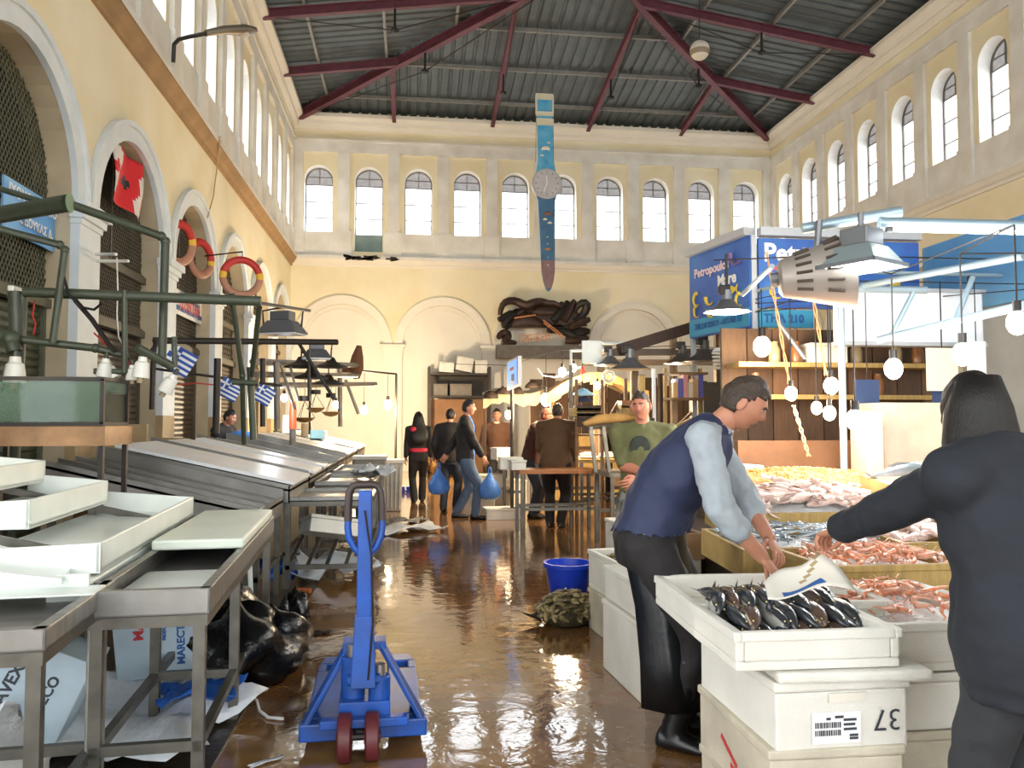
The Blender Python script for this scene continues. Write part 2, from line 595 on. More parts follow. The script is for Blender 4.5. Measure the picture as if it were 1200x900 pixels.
# ---- clerestory windows
EAVEGLASS = mat('eaves_brown_glass', sRGB('8f8580'), .5, alpha=.78, var=.4, vscale=5)  # dark of the eaves outside put into the fanlight pane colour
FRAMEM = mat('grey_window_iron', sRGB('6f6a63'), .6)
GREENP = mat('grey_green_panel', sRGB('7f9490'), .6, var=.2, vscale=3)
wn = 0
protos = {}
for f, wins, wd in ((FB, BWIN, 'end'), (FR, LWIN[:14], 'right'), (FL, LWIN[:14], 'left')):
    for i, c in enumerate(wins):
        wn += 1
        tall = (wd == 'end' and i == 1)
        z0 = 6.78 if tall else WZ0
        fr = B()
        d0, d1 = -.33, -.29
        for s in (-1, 1):
            fr.prism([(c + s * WHW, z0), (c + s * (WHW - .035), z0), (c + s * (WHW - .035), WSP), (c + s * WHW, WSP)], f, d0, d1)
        arch_band(fr, f, c, WSP, WHW - .035, WHW, d0, d1, 14)
        fr.prism([(c - WHW, z0), (c + WHW, z0), (c + WHW, z0 + .03), (c - WHW, z0 + .03)], f, d0, d1)
        w = struct(fr.obj('window_%d' % wn, FRAMEM))
        w['label'] = 'round-headed clerestory window, number %d along the %s wall' % (i + 1, wd)
        zs = [WZ0 + .02, 7.87, 8.37, WSP - .12]
        for z in zs[1:]:
            k = B()
            k.prism([(c - WHW, z - .014), (c + WHW, z - .014), (c + WHW, z + .014), (c - WHW, z + .014)], f, d0, d1)
            k.obj('glazing_bar', FRAMEM, w)
        k = B()
        k.prism([(c - .012, zs[-1]), (c + .012, zs[-1]), (c + .012, WSP + WHW - .02), (c - .012, WSP + WHW - .02)], f, d0, d1)
        k.prism([(c - WHW, WSP + .12), (c + WHW, WSP + .12), (c + WHW, WSP + .14), (c - WHW, WSP + .14)], f, d0, d1)
        k.obj('fanlight_bars', FRAMEM, w)
        for za, zb in zip(zs, zs[1:]):
            k = B()
            k.prism([(c - WHW + .03, za), (c + WHW - .03, za), (c + WHW - .03, zb), (c - WHW + .03, zb)], f, -.315, -.31)
            k.obj('pane', GLASS, w)
        k = B()
        rr = WHW - .03
        k.prism([(c - rr, zs[-1]), (c + rr, zs[-1])] + [(c + rr * math.cos(PI * j / 14), WSP + rr * math.sin(PI * j / 14)) for j in range(15)], f, -.315, -.31)
        k.obj('fanlight_pane', EAVEGLASS, w)
        if tall:
            k = B()
            k.prism([(c - WHW, 6.8), (c + WHW, 6.8), (c + WHW, WZ0), (c - WHW, WZ0)], f, -.32, -.26)
            k.obj('lower_panel', GREENP, w)

# broken damp patch of the string course below the tall window
DAMP = mat('black_mould_stain', sRGB('3c352e'), .9, var=.5, vscale=9)
k = B()
for i in range(26):
    x = random.uniform(-2.0, -.45)
    k.box((x, YB - .22, 6.55 + random.uniform(-.06, .05)), (random.uniform(.08, .3), .03, random.uniform(.02, .07)), RY(random.uniform(-.3, .3)))
o = k.obj('broken_plaster', DAMP, wall_b)
o['label'] = 'dark broken plaster on the ledge below the second window'
o['kind'] = 'stuff'

# ---- hipped roof of ribbed sheets on red rafters
ROOFM = mat('dark_ribbed_roof_sheet', sRGB('60686a'), .55, .25, var=.25, vscale=2.5, stretch=(1, 1, 1))
RAFT = mat('maroon_steel_paint', sRGB('6a3540'), .55, var=.3, vscale=5)
PURL = mat('grey_purlin_steel', sRGB('8b8983'), .5, .3, var=.2)
RIDX, HALF = (XL + XR) / 2, (XR - XL) / 2
RZ0, RSL = 11.12, .145
def roofz(t):
    return RZ0 + RSL * t
ceil = B()
def ribs(length, step=.3):
    out = []
    x = 0.0
    while x < length:
        out += [(x, 0), (x + step * .62, 0), (x + step * .7, .045), (x + step * .92, .045)]
        x += step
    return [p for p in out if p[0] < length] + [(length, 0)]
def slope(b, u0, length, tmax, P_):
    pr = ribs(length)
    row = []
    for du, h in pr:
        t1 = tmax(u0 + du)
        row.append((b.bm.verts.new(P_(u0 + du, 0, roofz(0) + h)), b.bm.verts.new(P_(u0 + du, t1, roofz(t1) + h))))
    for (a, c), (d, e) in zip(row, row[1:]):
        b.face([a, d, e, c])
slope(ceil, XL, XR - XL, lambda x: max(0.01, min(x - XL, XR - x)), lambda u, t, z: Vector((u, YB - t, z)))
ceiling = struct(ceil.obj('ceiling', ROOFM, norm=False))
tag(ceiling, 'hipped roof of dark ribbed sheets on maroon steel rafters')
for sx, nm in ((1, 'left'), (-1, 'right')):
    k = B()
    x_e = XL if sx > 0 else XR
    slope(k, YF, YB - YF, lambda y: max(.01, min(HALF, YB - y)), lambda u, t, z: Vector((x_e + sx * t, u, z)))
    k.obj('roof_sheet', ROOFM, ceiling, norm=False)
# covering deck above the sheets keeps the sky out of the joints
k = B()
hz = roofz(HALF) + .07
ap = Vector((RIDX, YB - HALF, hz))
c1, c2 = Vector((XL - .5, YB + .5, RZ0 + .0)), Vector((XR + .5, YB + .5, RZ0 + .0))
e1, e2, e3 = Vector((XL - .5, YF, RZ0)), Vector((XR + .5, YF, RZ0)), Vector((RIDX, YF, hz))
for t in ((c1, c2, ap), (e1, c1, ap, e3), (c2, e2, e3, ap)):
    k.quad(t)
k.obj('roof_deck', ROOFM, ceiling)
def beam(b, p0, p1, w, h):
    p0, p1 = Vector(p0), Vector(p1)
    d = (p1 - p0).normalized()
    s = d.cross(Vector((0, 0, 1))).normalized() * (w / 2)
    u = s.cross(d).normalized() * (h / 2)
    # I-section: two flanges and a web
    for o_, hh, ww in ((u * .86, .14, 1), (-u * .86, .14, 1), (Vector((0, 0, 0)), .8, .3)):
        a, c = s * ww, u * hh
        b.hexa([p0 + o_ - a - c, p0 + o_ + a - c, p1 + o_ + a - c, p1 + o_ - a - c,
                p0 + o_ - a + c, p0 + o_ + a + c, p1 + o_ + a + c, p1 + o_ - a + c])
def flat(b, p0, p1, w, h):
    p0, p1 = Vector(p0), Vector(p1)
    d = (p1 - p0).normalized()
    s = d.cross(Vector((0, 0, 1))).normalized() * (w / 2)
    u = s.cross(d).normalized() * (h / 2)
    b.hexa([p0 - s - u, p0 + s - u, p1 + s - u, p1 - s - u, p0 - s + u, p0 + s + u, p1 + s + u, p1 - s + u])
rafters = []
DZ = -.26
def RP(x, y, t, dz=DZ):
    return Vector((x, y, roofz(t) + dz))
hipl = (RP(XL + .2, YB - .2, .2), RP(RIDX, YB - HALF, HALF))
hipr = (RP(XR - .2, YB - .2, .2), RP(RIDX, YB - HALF, HALF))
rafters += [(hipl, .17, .26), (hipr, .17, .26)]
for x in (-.53, 2.54, 5.61, 8.68):
    t1 = min(x - XL, XR - x)
    rafters.append(((RP(x, YB - .1, .1), RP(x, YB - t1, t1)), .12, .2))
for kk in range(1, 13):
    y = Y0 - BAY * kk
    t1 = min(HALF, YB - y)
    rafters.append(((RP(XL + .1, y, .1), RP(XL + t1, y, t1)), .13, .22))
    rafters.append(((RP(XR - .1, y, .1), RP(XR - t1, y, t1)), .13, .22))
for (p0, p1), w_, h_ in rafters:
    k = B()
    beam(k, p0, p1, w_, h_)
    k.obj('rafter', RAFT, ceiling)
for t in (1.15, 2.95, 4.75, 6.5):
    for p0, p1 in ((RP(XL + t, YB - t, t, -.09), RP(XR - t, YB - t, t, -.09)),
                   (RP(XL + t, YF, t, -.09), RP(XL + t, YB - t, t, -.09)),
                   (RP(XR - t, YF, t, -.09), RP(XR - t, YB - t, t, -.09))):
        k = B()
        flat(k, p0, p1, .07, .1)
        k.obj('purlin', PURL, ceiling)
k = B()
beam(k, RP(RIDX, YF, HALF, -.2), RP(RIDX, YB - HALF, HALF, -.2), .15, .24)
k.obj('ridge_beam', RAFT, ceiling)
# trussing: a strut under each rafter, tie rods to its ends
for (p0, p1), w_, h_ in rafters:
    L_ = (p1 - p0).length
    if L_ < 3.4:
        continue
    m_ = p0.lerp(p1, .5)
    nd = m_ - Vector((0, 0, .62))
    k = B()
    k.tube(m_, nd, .03, 6)
    k.sphere(nd, (.11, .11, .06), 8, 5)
    k.obj('truss_strut', DKMET, ceiling)
    for e in (p0.lerp(p1, .06), p0.lerp(p1, .94)):
        k = B()
        k.tube(nd, e - Vector((0, 0, .1)), .014, 5)
        k.obj('tie_rod', DKMET, ceiling)

# ---- shop fronts in the left arches: mesh fanlight, beams, roller shutter
def lattice(b, f, inside, u0, u1, v0, v1, step, r, w):
    """crossing diagonal wires kept where inside(u,v)"""
    n = int((u1 - u0 + v1 - v0) / step) + 2
    for sgn in (1, -1):
        for i in range(-2, n):
            c = i * step
            prev = None
            m_ = int((v1 - v0) / (step * .5)) + 1
            seg = None
            for j in range(m_ + 1):
                v = v0 + (v1 - v0) * j / m_
                du = (v - v0) * .62
                u = (u0 + c * .8 - (0 if sgn > 0 else 0)) + (du if sgn > 0 else -du) - (.62 * (v1 - v0) * .5 if sgn > 0 else -.62 * (v1 - v0) * .5)
                ok = u0 <= u <= u1 and inside(u, v)
                if ok and seg is None:
                    seg = (u, v)
                if (not ok or j == m_) and seg is not None:
                    e = (u, v) if ok else prev
                    if e and abs(e[1] - seg[1]) > .03:
                        p0, p1 = f(seg[0], seg[1], w + .004 * sgn), f(e[0], e[1], w + .004 * sgn)
                        b.tube(p0, p1, r, 3)
                    seg = None
                prev = (u, v) if ok else None
def shop_front(idx, a, c, greenish):
    cu = (a + c) / 2
    lab = {3: 'brown shuttered shop arch with life rings hanging in its fanlight',
           4: 'olive green shuttered shop arch with the red and white flag',
           5: 'large green shuttered shop arch nearest on the left'}.get(idx, None)
    fm, sm = (MESHG, SHUTG) if greenish else (MESHB, SHUTB)
    root = struct(thing('door_%d' % (idx + 1), lab or 'shuttered shop arch, bay %d from the far left corner' % (idx + 1), None, FL(cu, 0, -.3)))
    ins = lambda u, v: (v < SPR or (u - cu) ** 2 + (v - SPR) ** 2 < (RIN + .01) ** 2)
    near = idx >= 3
    if near:
        k = B()
        lattice(k, FL, ins, cu - RIN, cu + RIN, 2.75, 5.15, .085 if idx > 3 else .1, .008, -.27)
        k.obj('mesh_screen', fm, root, world=True)
    else:
        k = B()
        lattice(k, FL, ins, cu - RIN, cu + RIN, 2.75, 5.15, .17, .012, -.27)
        k.obj('mesh_screen', fm, root, world=True)
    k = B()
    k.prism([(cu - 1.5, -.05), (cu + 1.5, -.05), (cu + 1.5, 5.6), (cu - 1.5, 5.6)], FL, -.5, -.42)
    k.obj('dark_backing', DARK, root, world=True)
    for z in (3.5, 2.72):
        k = B()
        k.prism([(cu - RIN, z), (cu + RIN, z), (cu + RIN, z + .1), (cu - RIN, z + .1)], FL, -.32, -.2)
        k.prism([(cu - RIN, z + .1), (cu + RIN, z + .1), (cu + RIN, z + .13), (cu - RIN, z + .13)], FL, -.32, -.23)
        k.obj('cross_beam', fm, root, world=True)
    k = B()
    k.prism([(cu - .02, 3.6), (cu + .02, 3.6), (cu + .02, 5.12), (cu - .02, 5.12)], FL, -.3, -.25)
    k.obj('mullion', fm, root, world=True)
    # roller shutter of curved slats
    z = .05
    n = 0
    prof = [(0, -.005), (.02, .012), (.06, .012), (.086, -.005)]
    slb = B()
    for (z0, w0), (z1, w1) in zip(prof, prof[1:]):
        slb.quad([(w0, -RIN, z0), (w0, RIN, z0), (w1, RIN, z1), (w1, -RIN, z1)])
    slb.quad([(-.012, -RIN, 0), (-.012, RIN, 0), (-.012, RIN, .09), (-.012, -RIN, .09)])
    me = slb.mesh('slat', sm)
    while z < 2.66:
        o = put('slat', me, root, False)
        o.location = (0, 0, z)
        z += .088
    for s in (-1, 1):
        k = B()
        k.prism([(cu + s * RIN, 0), (cu + s * (RIN - .05), 0), (cu + s * (RIN - .05), 2.75), (cu + s * RIN, 2.75)], FL, -.33, -.25)
        k.obj('guide_rail', fm, root, world=True)
    return root
for i, (a, c) in enumerate(bays_l[:7]):
    shop_front(i, a, c, i >= 5)
# ================================================================== LEFT SIDE
# ---------------- pallet jack
def pallet_jack(loc, rz):
    r = thing('pallet_jack', 'blue hand pallet truck standing in the wet aisle', 'pallet truck', loc, rz)
    for s in (-1, 1):
        k = B()
        x0, x1 = sorted((s * .115, s * .275))
        # fork with an oval slot near the tip
        k.bx(x0, x1, .18, .92, .035, .1)
        k.bx(x0, x0 + .045, .92, 1.06, .035, .1)
        k.bx(x1 - .045, x1, .92, 1.06, .035, .1)
        k.prism([(x0, 1.06), (x1, 1.06), (x1 - .03, 1.2), (x0 + .03, 1.2)], lambda u, v, w: Vector((u, v, w)), .045, .1)
        f = k.obj('fork', BLUEP, r, bevel=.008)
        k = B()
        k.tube((s * .195 - .04, 1.0, .04), (s * .195 + .04, 1.0, .04), .04, 12)
        k.obj('load_roller', DKMET, f)
    k = B()
    k.bx(-.29, .29, .02, .1, .05, .13)
    k.bx(-.28, .28, .1, .2, .06, .13)
    k.obj('cross_bar', BLUEP, r, bevel=.008)
    k = B()
    for s in (-1, 1):       # A-frame struts rising to the pump head
        for a, c in (((s * .275, .05, .11), (s * .075, .1, .46)), ((s * .25, .2, .1), (s * .07, .16, .45))):
            flat(k, a, c, .06, .022)
        k.quad([(s * .262, .06, .12), (s * .235, .2, .12), (s * .07, .16, .45), (s * .085, .1, .45)])
    k.bx(-.1, .1, .07, .19, .44, .475)
    k.obj('a_frame', BLUEP, r, bevel=.004)
    k = B()
    k.bx(-.11, .12, -.04, .14, .16, .24)
    k.tube((.07, .02, .2), (.07, .02, .34), .05, 14)
    k.tube((-.05, .06, .2), (-.05, .06, .42), .055, 14)
    k.bx(-.19, .2, -.09, -.03, .14, .18)
    k.obj('pump_body', BLUEP, r, smooth=True, bevel=.006)
    k = B()
    k.tube((-.05, .06, .4), (-.05, .06, .47), .03, 12)
    k.obj('piston', STEEL, r, smooth=True)
    k = B()
    k.tube((.07, .02, .33), (.07, .02, .39), .025, 12)
    k.obj('piston', STEEL, r, smooth=True)
    for s in (-1, 1):
        k = B()
        k.lathe([(.02, -.032), (.09, -.032), (.105, -.024), (.105, .024), (.09, .032), (.02, .032)], (s * .06 - .02, -.09, .105), 22, RY(PI / 2))
        k.lathe([(.0, -.036), (.03, -.036), (.03, .036), (.0, .036)], (s * .06 - .02, -.09, .105), 12, RY(PI / 2))
        k.obj('steering_wheel', MAROON, r, smooth=True)
    k = B()
    k.tube((-.12, -.09, .105), (.08, -.09, .105), .016, 8)
    k.hexa([(-.03, -.1, .1), (.0, -.1, .1), (.02, .02, .16), (-.05, .02, .16), (-.03, -.08, .13), (.0, -.08, .13), (.02, .05, .24), (-.05, .05, .24)])
    k.obj('axle', DKMET, r)
    # drawbar: a boxed root and a square tube
    k = B()
    k.hexa([(-.06, -.055, .3), (.055, -.055, .3), (.055, .045, .3), (-.06, .045, .3), (-.042, -.045, .62), (.042, -.045, .62), (.042, .03, .62), (-.042, .03, .62)])
    k.tube((-.075, -.01, .33), (.075, -.01, .33), .025, 12)
    d = k.obj('drawbar_root', BLUEP, r, bevel=.006)
    k = B()
    k.hexa([(-.036, -.042, .6), (.036, -.042, .6), (.036, .026, .6), (-.036, .026, .6), (-.03, -.05, 1.19), (.03, -.05, 1.19), (.03, .01, 1.19), (-.03, .01, 1.19)])
    dr = k.obj('drawbar', BLUEP, r, bevel=.006)
    k = B()
    for s in (-1, 1):
        k.path([(s * .02, -.02, .9), (s * .05, -.02, .93), (s * .072, -.02, .975), (s * .078, -.02, 1.02), (s * .077, -.02, 1.06)], .016, 10)
    k.obj('handle_loop', BLUEP, dr, smooth=True)
    k = B()
    k.path([(-.077, -.02, 1.05), (-.077, -.02, 1.12), (-.072, -.02, 1.18), (-.056, -.02, 1.208), (-.03, -.02, 1.215), (.03, -.02, 1.215), (.056, -.02, 1.208), (.072, -.02, 1.18), (.077, -.02, 1.12), (.077, -.02, 1.05)], .018, 10)
    k.obj('rubber_grip', mat('dark_brown_rubber_grip', sRGB('3b2f2b'), .5), dr, smooth=True)
    k = B()
    k.path([(.02, -.055, .34), (.04, -.06, .6), (.03, -.06, .9), (.0, -.06, 1.1)], .005, 5)
    k.obj('release_cable', DKMET, dr)
    return r
pallet_jack((-.2, 3.78, 0), R(2))

# ---------------- stainless tables in the foreground
def legged_table(name, label, loc, rz, L_, W_, H_, legs, basin=.1, rail=.22, rails=True, lt=.045, top_open=True):
    """local: x across (0..-W), y along (0..L)"""
    r = thing(name, label, 'table', loc, rz)
    k = B()
    t = .012
    k.bx(-W_, 0, 0, L_, H_ - basin, H_ - basin + t)
    for x in (-W_, -t):
        k.bx(x, x + t, 0, L_, H_ - basin, H_)
    for y in (0, L_ - t):
        k.bx(-W_, 0, y, y + t, H_ - basin, H_)
    k.bx(-W_ - .0, -W_ + .04, 0, L_, H_ - .004, H_ + .003)
    k.bx(-.04, 0, 0, L_, H_ - .004, H_ + .003)
    k.bx(-W_, 0, 0, .04, H_ - .004, H_ + .003)
    k.obj('basin', STEEL, r, bevel=.003)
    k = B()
    for x in (-W_ + .01, -.05):
        k.bx(x, x + .04, .01, L_ - .01, H_ - basin - .045, H_ - basin - .001)
    for y in (.01, L_ - .05):
        k.bx(-W_ + .05, -.05, y, y + .04, H_ - basin - .045, H_ - basin - .001)
    k.obj('top_frame', STEELD, r)
    for y in legs:
        for x in (-W_ + .02, -.02 - lt):
            k = B()
            k.bx(x, x + lt, y, y + lt, 0, H_ - basin - .03)
            k.obj('leg', STEELD, r)
        if rails:
            k = B()
            k.bx(-W_ + .02, -.02, y + .005, y + lt - .005, rail, rail + .04)
            k.obj('cross_rail', STEELD, r)
    if rails:
        for x in (-W_ + .025, -.06):
            k = B()
            k.bx(x, x + .035, legs[0], legs[-1], rail, rail + .04)
            k.obj('long_rail', STEELD, r)
    return r
tb = legged_table('steel_table', 'stainless steel basin table with a white slab, beside the pallet truck', (-.77, 3.3, 0), R(3.6), 2.45, .46, .85, (.02, .95, 2.38))
k = B()
k.bx(-.455, -.01, 1.0, 2.42, .853, .905)
tag(k.obj('cutting_slab', mat('greenish_white_slab', sRGB('e3ebdd'), .35, var=.08, vscale=3), None, bevel=.012), 'thick white cutting slab lying over the basin table', 'cutting board')
o = COL.objects['cutting_slab'] if 'cutting_slab' in COL.objects else None
o.location = (-.77, 3.3, 0)
o.rotation_euler = (0, 0, R(3.6))
k = B()
k.bx(-.42, -.1, .3, .8, .765, .785)
o = tag(k.obj('white_sheet', WHITEP), 'thin white plastic sheet lying inside the basin table', 'plastic sheet')
o.location, o.rotation_euler = (-.77, 3.3, 0), (0, 0, R(3.6))

ta = legged_table('steel_table', 'stainless steel table at the lower left corner of the view', (-1.13, 2.72, 0), R(5), .8, .95, .85, (.03, .68), basin=.07, rail=.2)
k = B()
k.bx(-.95, -.06, .66, .68, .83, .905)
k.bx(-.95, -.0, .5, .68, .85, .858)
k.obj('splash_back', WHITEP, ta, bevel=.006)
# heavy galvanised post between the two tables
k = B()
k.tube((-1.2, 3.34, 0), (-1.2, 3.34, .83), .035, 14)
tag(k.obj('steel_post', mat('galvanised_zinc', sRGB('a9a99f'), .4, .7, var=.3, vscale=12), None, smooth=True), 'round galvanised post between the two near steel tables', 'post')

# ---------------- stepped white display trays
def step_tray(label, xf, y0, y1, zr, hf, depth, dy=.0):
    """front panel at x=xf facing the aisle, floor running back and a sloping end panel"""
    r = thing('display_tray', label, 'tray', (xf, y0, zr - hf), R(4.5), 'stepped white display trays')
    L_ = y1 - y0
    k = B()
    k.bx(-.02, 0, 0, L_, 0, hf)
    k.obj('front_panel', WHITEP, r, bevel=.004)
    k = B()
    k.hexa([(-depth, .01, .035), (-.0, .01, .0), (0, L_, 0), (-depth, L_, .035), (-depth, .01, .055), (-.0, .01, .02), (0, L_, .02), (-depth, L_, .055)])
    k.obj('tray_floor', WHITEP, r)
    for y in (0, L_ - .016):
        k = B()
        pl = [(-.0, 0), (-.0, hf), (-depth, hf + (.05 if y else -.02)), (-depth, .0)]
        k.prism(pl, lambda u, v, w: Vector((u, y + w, v)), 0, .016)
        k.obj('end_panel', WHITEP, r)
    return r
step_tray('lowest and nearest of the three stepped white display trays', -1.27, 3.55, 5.65, 1.0, .125, .58)
step_tray('middle one of the three stepped white display trays', -1.8, 4.12, 5.42, 1.13, .14, .46)
step_tray('topmost of the three stepped white display trays by the glass tank', -2.16, 4.0, 5.4, 1.26, .13, .5)
# rack that carries the trays
r = thing('tray_rack', 'galvanised rack holding up the stepped white trays', 'rack', (-1.9, 4.6, 0))
for x, z in ((-1.42, .86), (-1.95, .98), (-2.5, 1.1)):
    for y in (4.0, 5.3):
        k = B()
        k.bx(x - .02, x + .02, y - .02, y + .02, 0, z)
        k.obj('leg', STEELD, r, world=True)
for y in (4.0, 5.3):
    k = B()
    flat(k, (-1.4, y, .85), (-2.55, y, 1.11), .03, .04)
    k.obj('sloping_rail', STEELD, r, world=True)
k = B()
k.hexa([(-1.42, 3.4, .74), (-1.27, 3.42, .74), (-1.4, 5.1, .74), (-1.55, 5.1, .74), (-1.42, 3.4, .86), (-1.27, 3.42, .86), (-1.4, 5.1, .86), (-1.55, 5.1, .86)])
tag(k.obj('white_beam', WHITEP, None, bevel=.01), 'white plastic beam lying along the basin table rim', 'beam')
# loose white boards under the trays
for i, (p, q, z0, z1, lab) in enumerate((((-2.2, 3.2), (-1.45, 3.55), .93, .95, 'sloping white board under the stepped trays at the left edge'),)):
    k = B()
    k.hexa([(-2.6, 3.3, 1.05), (-1.32, 3.3, .88), (-1.4, 3.62, .88), (-2.6, 4.1, 1.1), (-2.6, 3.3, 1.08), (-1.32, 3.3, .9), (-1.4, 3.62, .9), (-2.6, 4.1, 1.13)])
    tag(k.obj('white_board', WHITEP), lab, 'board')

# ---------------- glass tank
tk = thing('glass_tank', 'murky green glass fish tank on a metal stand at the left', 'fish tank', (-2.3, 5.6, 0))
gt = mat('greenish_tank_glass', sRGB('66806f'), .05, alpha=.4)
wt = mat('murky_tank_back', sRGB('5f7060'), .4, var=.6, vscale=4, col2=sRGB('2f3a2e'))
x0, x1, y0, y1, z0, z1 = -2.75, -1.96, 5.45, 5.9, 1.49, 1.78
k = B()
k.bx(x0, x1, y0, y0 + .008, z0, z1)
k.bx(x1 - .008, x1, y0, y1, z0, z1)
k.obj('glass', gt, tk, world=True)
k = B()
k.bx(x0, x1, y1 - .02, y1, z0, z1)
k.bx(x0, x1, y0 + .02, y1 - .02, z0 + .01, z0 + .2)
k.obj('water', wt, tk, world=True)
k = B()
for y in (y0, y1):
    for z in (z0, z1):
        k.bx(x0 - .01, x1 + .01, y - .012, y + .012, z - .012, z + .012)
for x in (x0, x1):
    for z in (z0, z1):
        k.bx(x - .012, x + .012, y0, y1, z - .012, z + .012)
    for y in (y0, y1):
        k.bx(x - .012, x + .012, y - .012, y + .012, z0, z1)
k.obj('frame', DKMET, tk, world=True)
k = B()
k.bx(x0 - .03, x1 + .03, y0 - .03, y1 + .03, 1.35, 1.475)
k.obj('copper_tray', mat('copper_toned_metal', sRGB('8f6d4c'), .3, .6, var=.5, vscale=5), tk, world=True)
for x in (x0, x1 - .02):
    for y in (y0, y1 - .02):
        k = B()
        k.bx(x, x + .03, y, y + .03, 0, 1.35)
        k.obj('leg', DKMET, tk, world=True)
for i, (u, v) in enumerate(((.3, 0.24), (.62, .3))):
    pass
# wooden box boards behind the first display bed
for i, (pa, pb, lab) in enumerate(((at(106, 528, Y=8.9), at(172, 497, Y=8.9), 'tan board standing at the foot of the pale pier'),
                                   (at(180, 527, Y=10.2), at(216, 513, Y=10.2), 'long brown board behind the white display slabs'))):
    k = B()
    k.bx(pa.x, pb.x, pa.y, pa.y + .05, .9, pb.z)
    k.bx(pa.x, pb.x, pa.y, pa.y + .4, .86, .9)
    for x in (pa.x + .02, pb.x - .06):
        k.bx(x, x + .05, pa.y + .02, pa.y + .07, 0, .86)
    tag(k.obj('wooden_board', TAN), lab, 'board')

# ---------------- sloping display beds in a row down the left
def bed(label, y0, y1, slab, zl=1.26, zr=.9, xl=-2.66, xr=-1.06, lip=.09, grp='sloping display beds on the left'):
    r = thing('display_bed', label, 'display bed', ((xl + xr) / 2, (y0 + y1) / 2, 0), 0, grp)
    k = B()
    Q = lambda x, y, d: Vector((x, y, zl + (zr - zl) * (x - xl) / (xr - xl) + d))
    def plate(ya, yb, d0, d1, xa=xl, xb=xr):
        k.hexa([Q(xa, ya, d0), Q(xb, ya, d0), Q(xb, yb, d0), Q(xa, yb, d0), Q(xa, ya, d1), Q(xb, ya, d1), Q(xb, yb, d1), Q(xa, yb, d1)])
    plate(y0, y1, -.02, 0)
    plate(y0, y0 + .015, -.12, lip * .4)
    plate(y1 - .015, y1, -.12, lip)
    k.hexa([Q(xr - .012, y0, -.12), Q(xr, y0, -.12), Q(xr, y1, -.12), Q(xr - .012, y1, -.12), Q(xr - .012, y0, .03), Q(xr, y0, .03), Q(xr, y1, .03), Q(xr - .012, y1, .03)])
    k.obj('bed_tray', STEEL, r, world=True)
    if slab:
        k = B()
        for ya, yb in slab:
            plate(ya, yb, .045, .075, xl + .1, xr + .03)
        k.obj('slab', SLAB, r, world=True)
    else:
        for f in (.3, .6):
            k = B()
            yy = y0 + (y1 - y0) * f
            plate(yy, yy + .03, 0, .03)
            k.obj('divider', STEEL, r, world=True)
    for x in (xl + .05, xr - .06):
        for y in (y0 + .05, y1 - .1):
            k = B()
            k.bx(x, x + .045, y, y + .045, 0, Q(x, y, -.05).z)
            k.obj('leg', STEELD, r, world=True)
    k = B()
    k.bx(xr - .06, xr - .02, y0 + .05, y1 - .06, .3, .34)
    k.obj('long_rail', STEELD, r, world=True)
bed('bare steel display bed nearest the stepped white trays', 6.2, 7.3, None, zl=1.2, zr=.82, xr=-1.1)
bed('nearest display bed with a large white slab', 7.4, 8.75, [(7.42, 8.6)])
bed('second display bed with two white slabs', 8.85, 10.6, [(9.0, 9.75), (10.1, 10.5)])
bed('bare grey display bed beyond the white slabs', 10.7, 12.2, None)
bed('second bare grey display bed along the left aisle', 12.3, 13.8, None)
bed('bright white slab display bed under the lamps', 13.9, 16.3, [(14.0, 15.0), (15.2, 16.2)])
bed('last display bed at the far left near the end wall', 16.6, 19.6, [(16.8, 19.4)])

# low steel tables in front of the beds
lt1 = legged_table('low_steel_table', 'low steel table in front of the nearest slab bed, box beneath', (-.32, 7.42, 0), 0, 1.0, .8, .83, (.02, .93), basin=.04, rail=.18)
k = B()
for i in range(5):
    flat(k, (-1.08 + i * .17, 7.46, .2), (-1.02 + i * .17, 8.3, .42), .03, .02)
k.obj('slatted_shelf', STEELD, lt1, world=True)
lt2 = legged_table('low_steel_table', 'second low steel table behind the pallet truck handle', (-.36, 8.9, 0), 0, 1.5, .66, .86, (.02, 1.43), basin=.05, rail=.2)
lt3 = legged_table('low_steel_table', 'third low steel table farther along the left aisle', (-.42, 10.9, 0), 0, 1.6, .6, .86, (.02, 1.53), basin=.05, rail=.2)

# grey bins at the end of the low tables
for i, (x, y, w, h, lab) in enumerate(((-.62, 13.1, .5, .95, 'ribbed grey plastic bin standing by the left beds'), (-.3, 13.9, .4, .85, 'pale grey bin behind the ribbed grey one'))):
    r = thing('plastic_bin', lab, 'bin', (x, y, 0))
    k = B()
    k.hexa([(-w / 2 + .04, -w / 2 + .04, 0), (w / 2 - .04, -w / 2 + .04, 0), (w / 2 - .04, w / 2 - .04, 0), (-w / 2 + .04, w / 2 - .04, 0),
            (-w / 2, -w / 2, h), (w / 2, -w / 2, h), (w / 2, w / 2, h), (-w / 2, w / 2, h)])
    k.obj('body', mat('grey_bin_plastic%d' % i, sRGB(('8b8478', 'a8a59c')[i]), .5, var=.2), r, bevel=.02)
    k = B()
    k.bx(-w / 2 - .02, w / 2 + .02, -w / 2 - .02, w / 2 + .02, h - .04, h + .02)
    k.obj('rim', mat('grey_bin_rim', sRGB('b9b4a8'), .5), r, bevel=.01)
    for j in range(5):
        k = B()
        u = -w / 2 + .05 + j * (w - .1) / 4
        k.tube((u * .86, -w / 2 + .035, .05), (u, -w / 2 - .003, h - .08), .012, 6)
        k.obj('rib', MATS['grey_bin_plastic%d' % i], r)

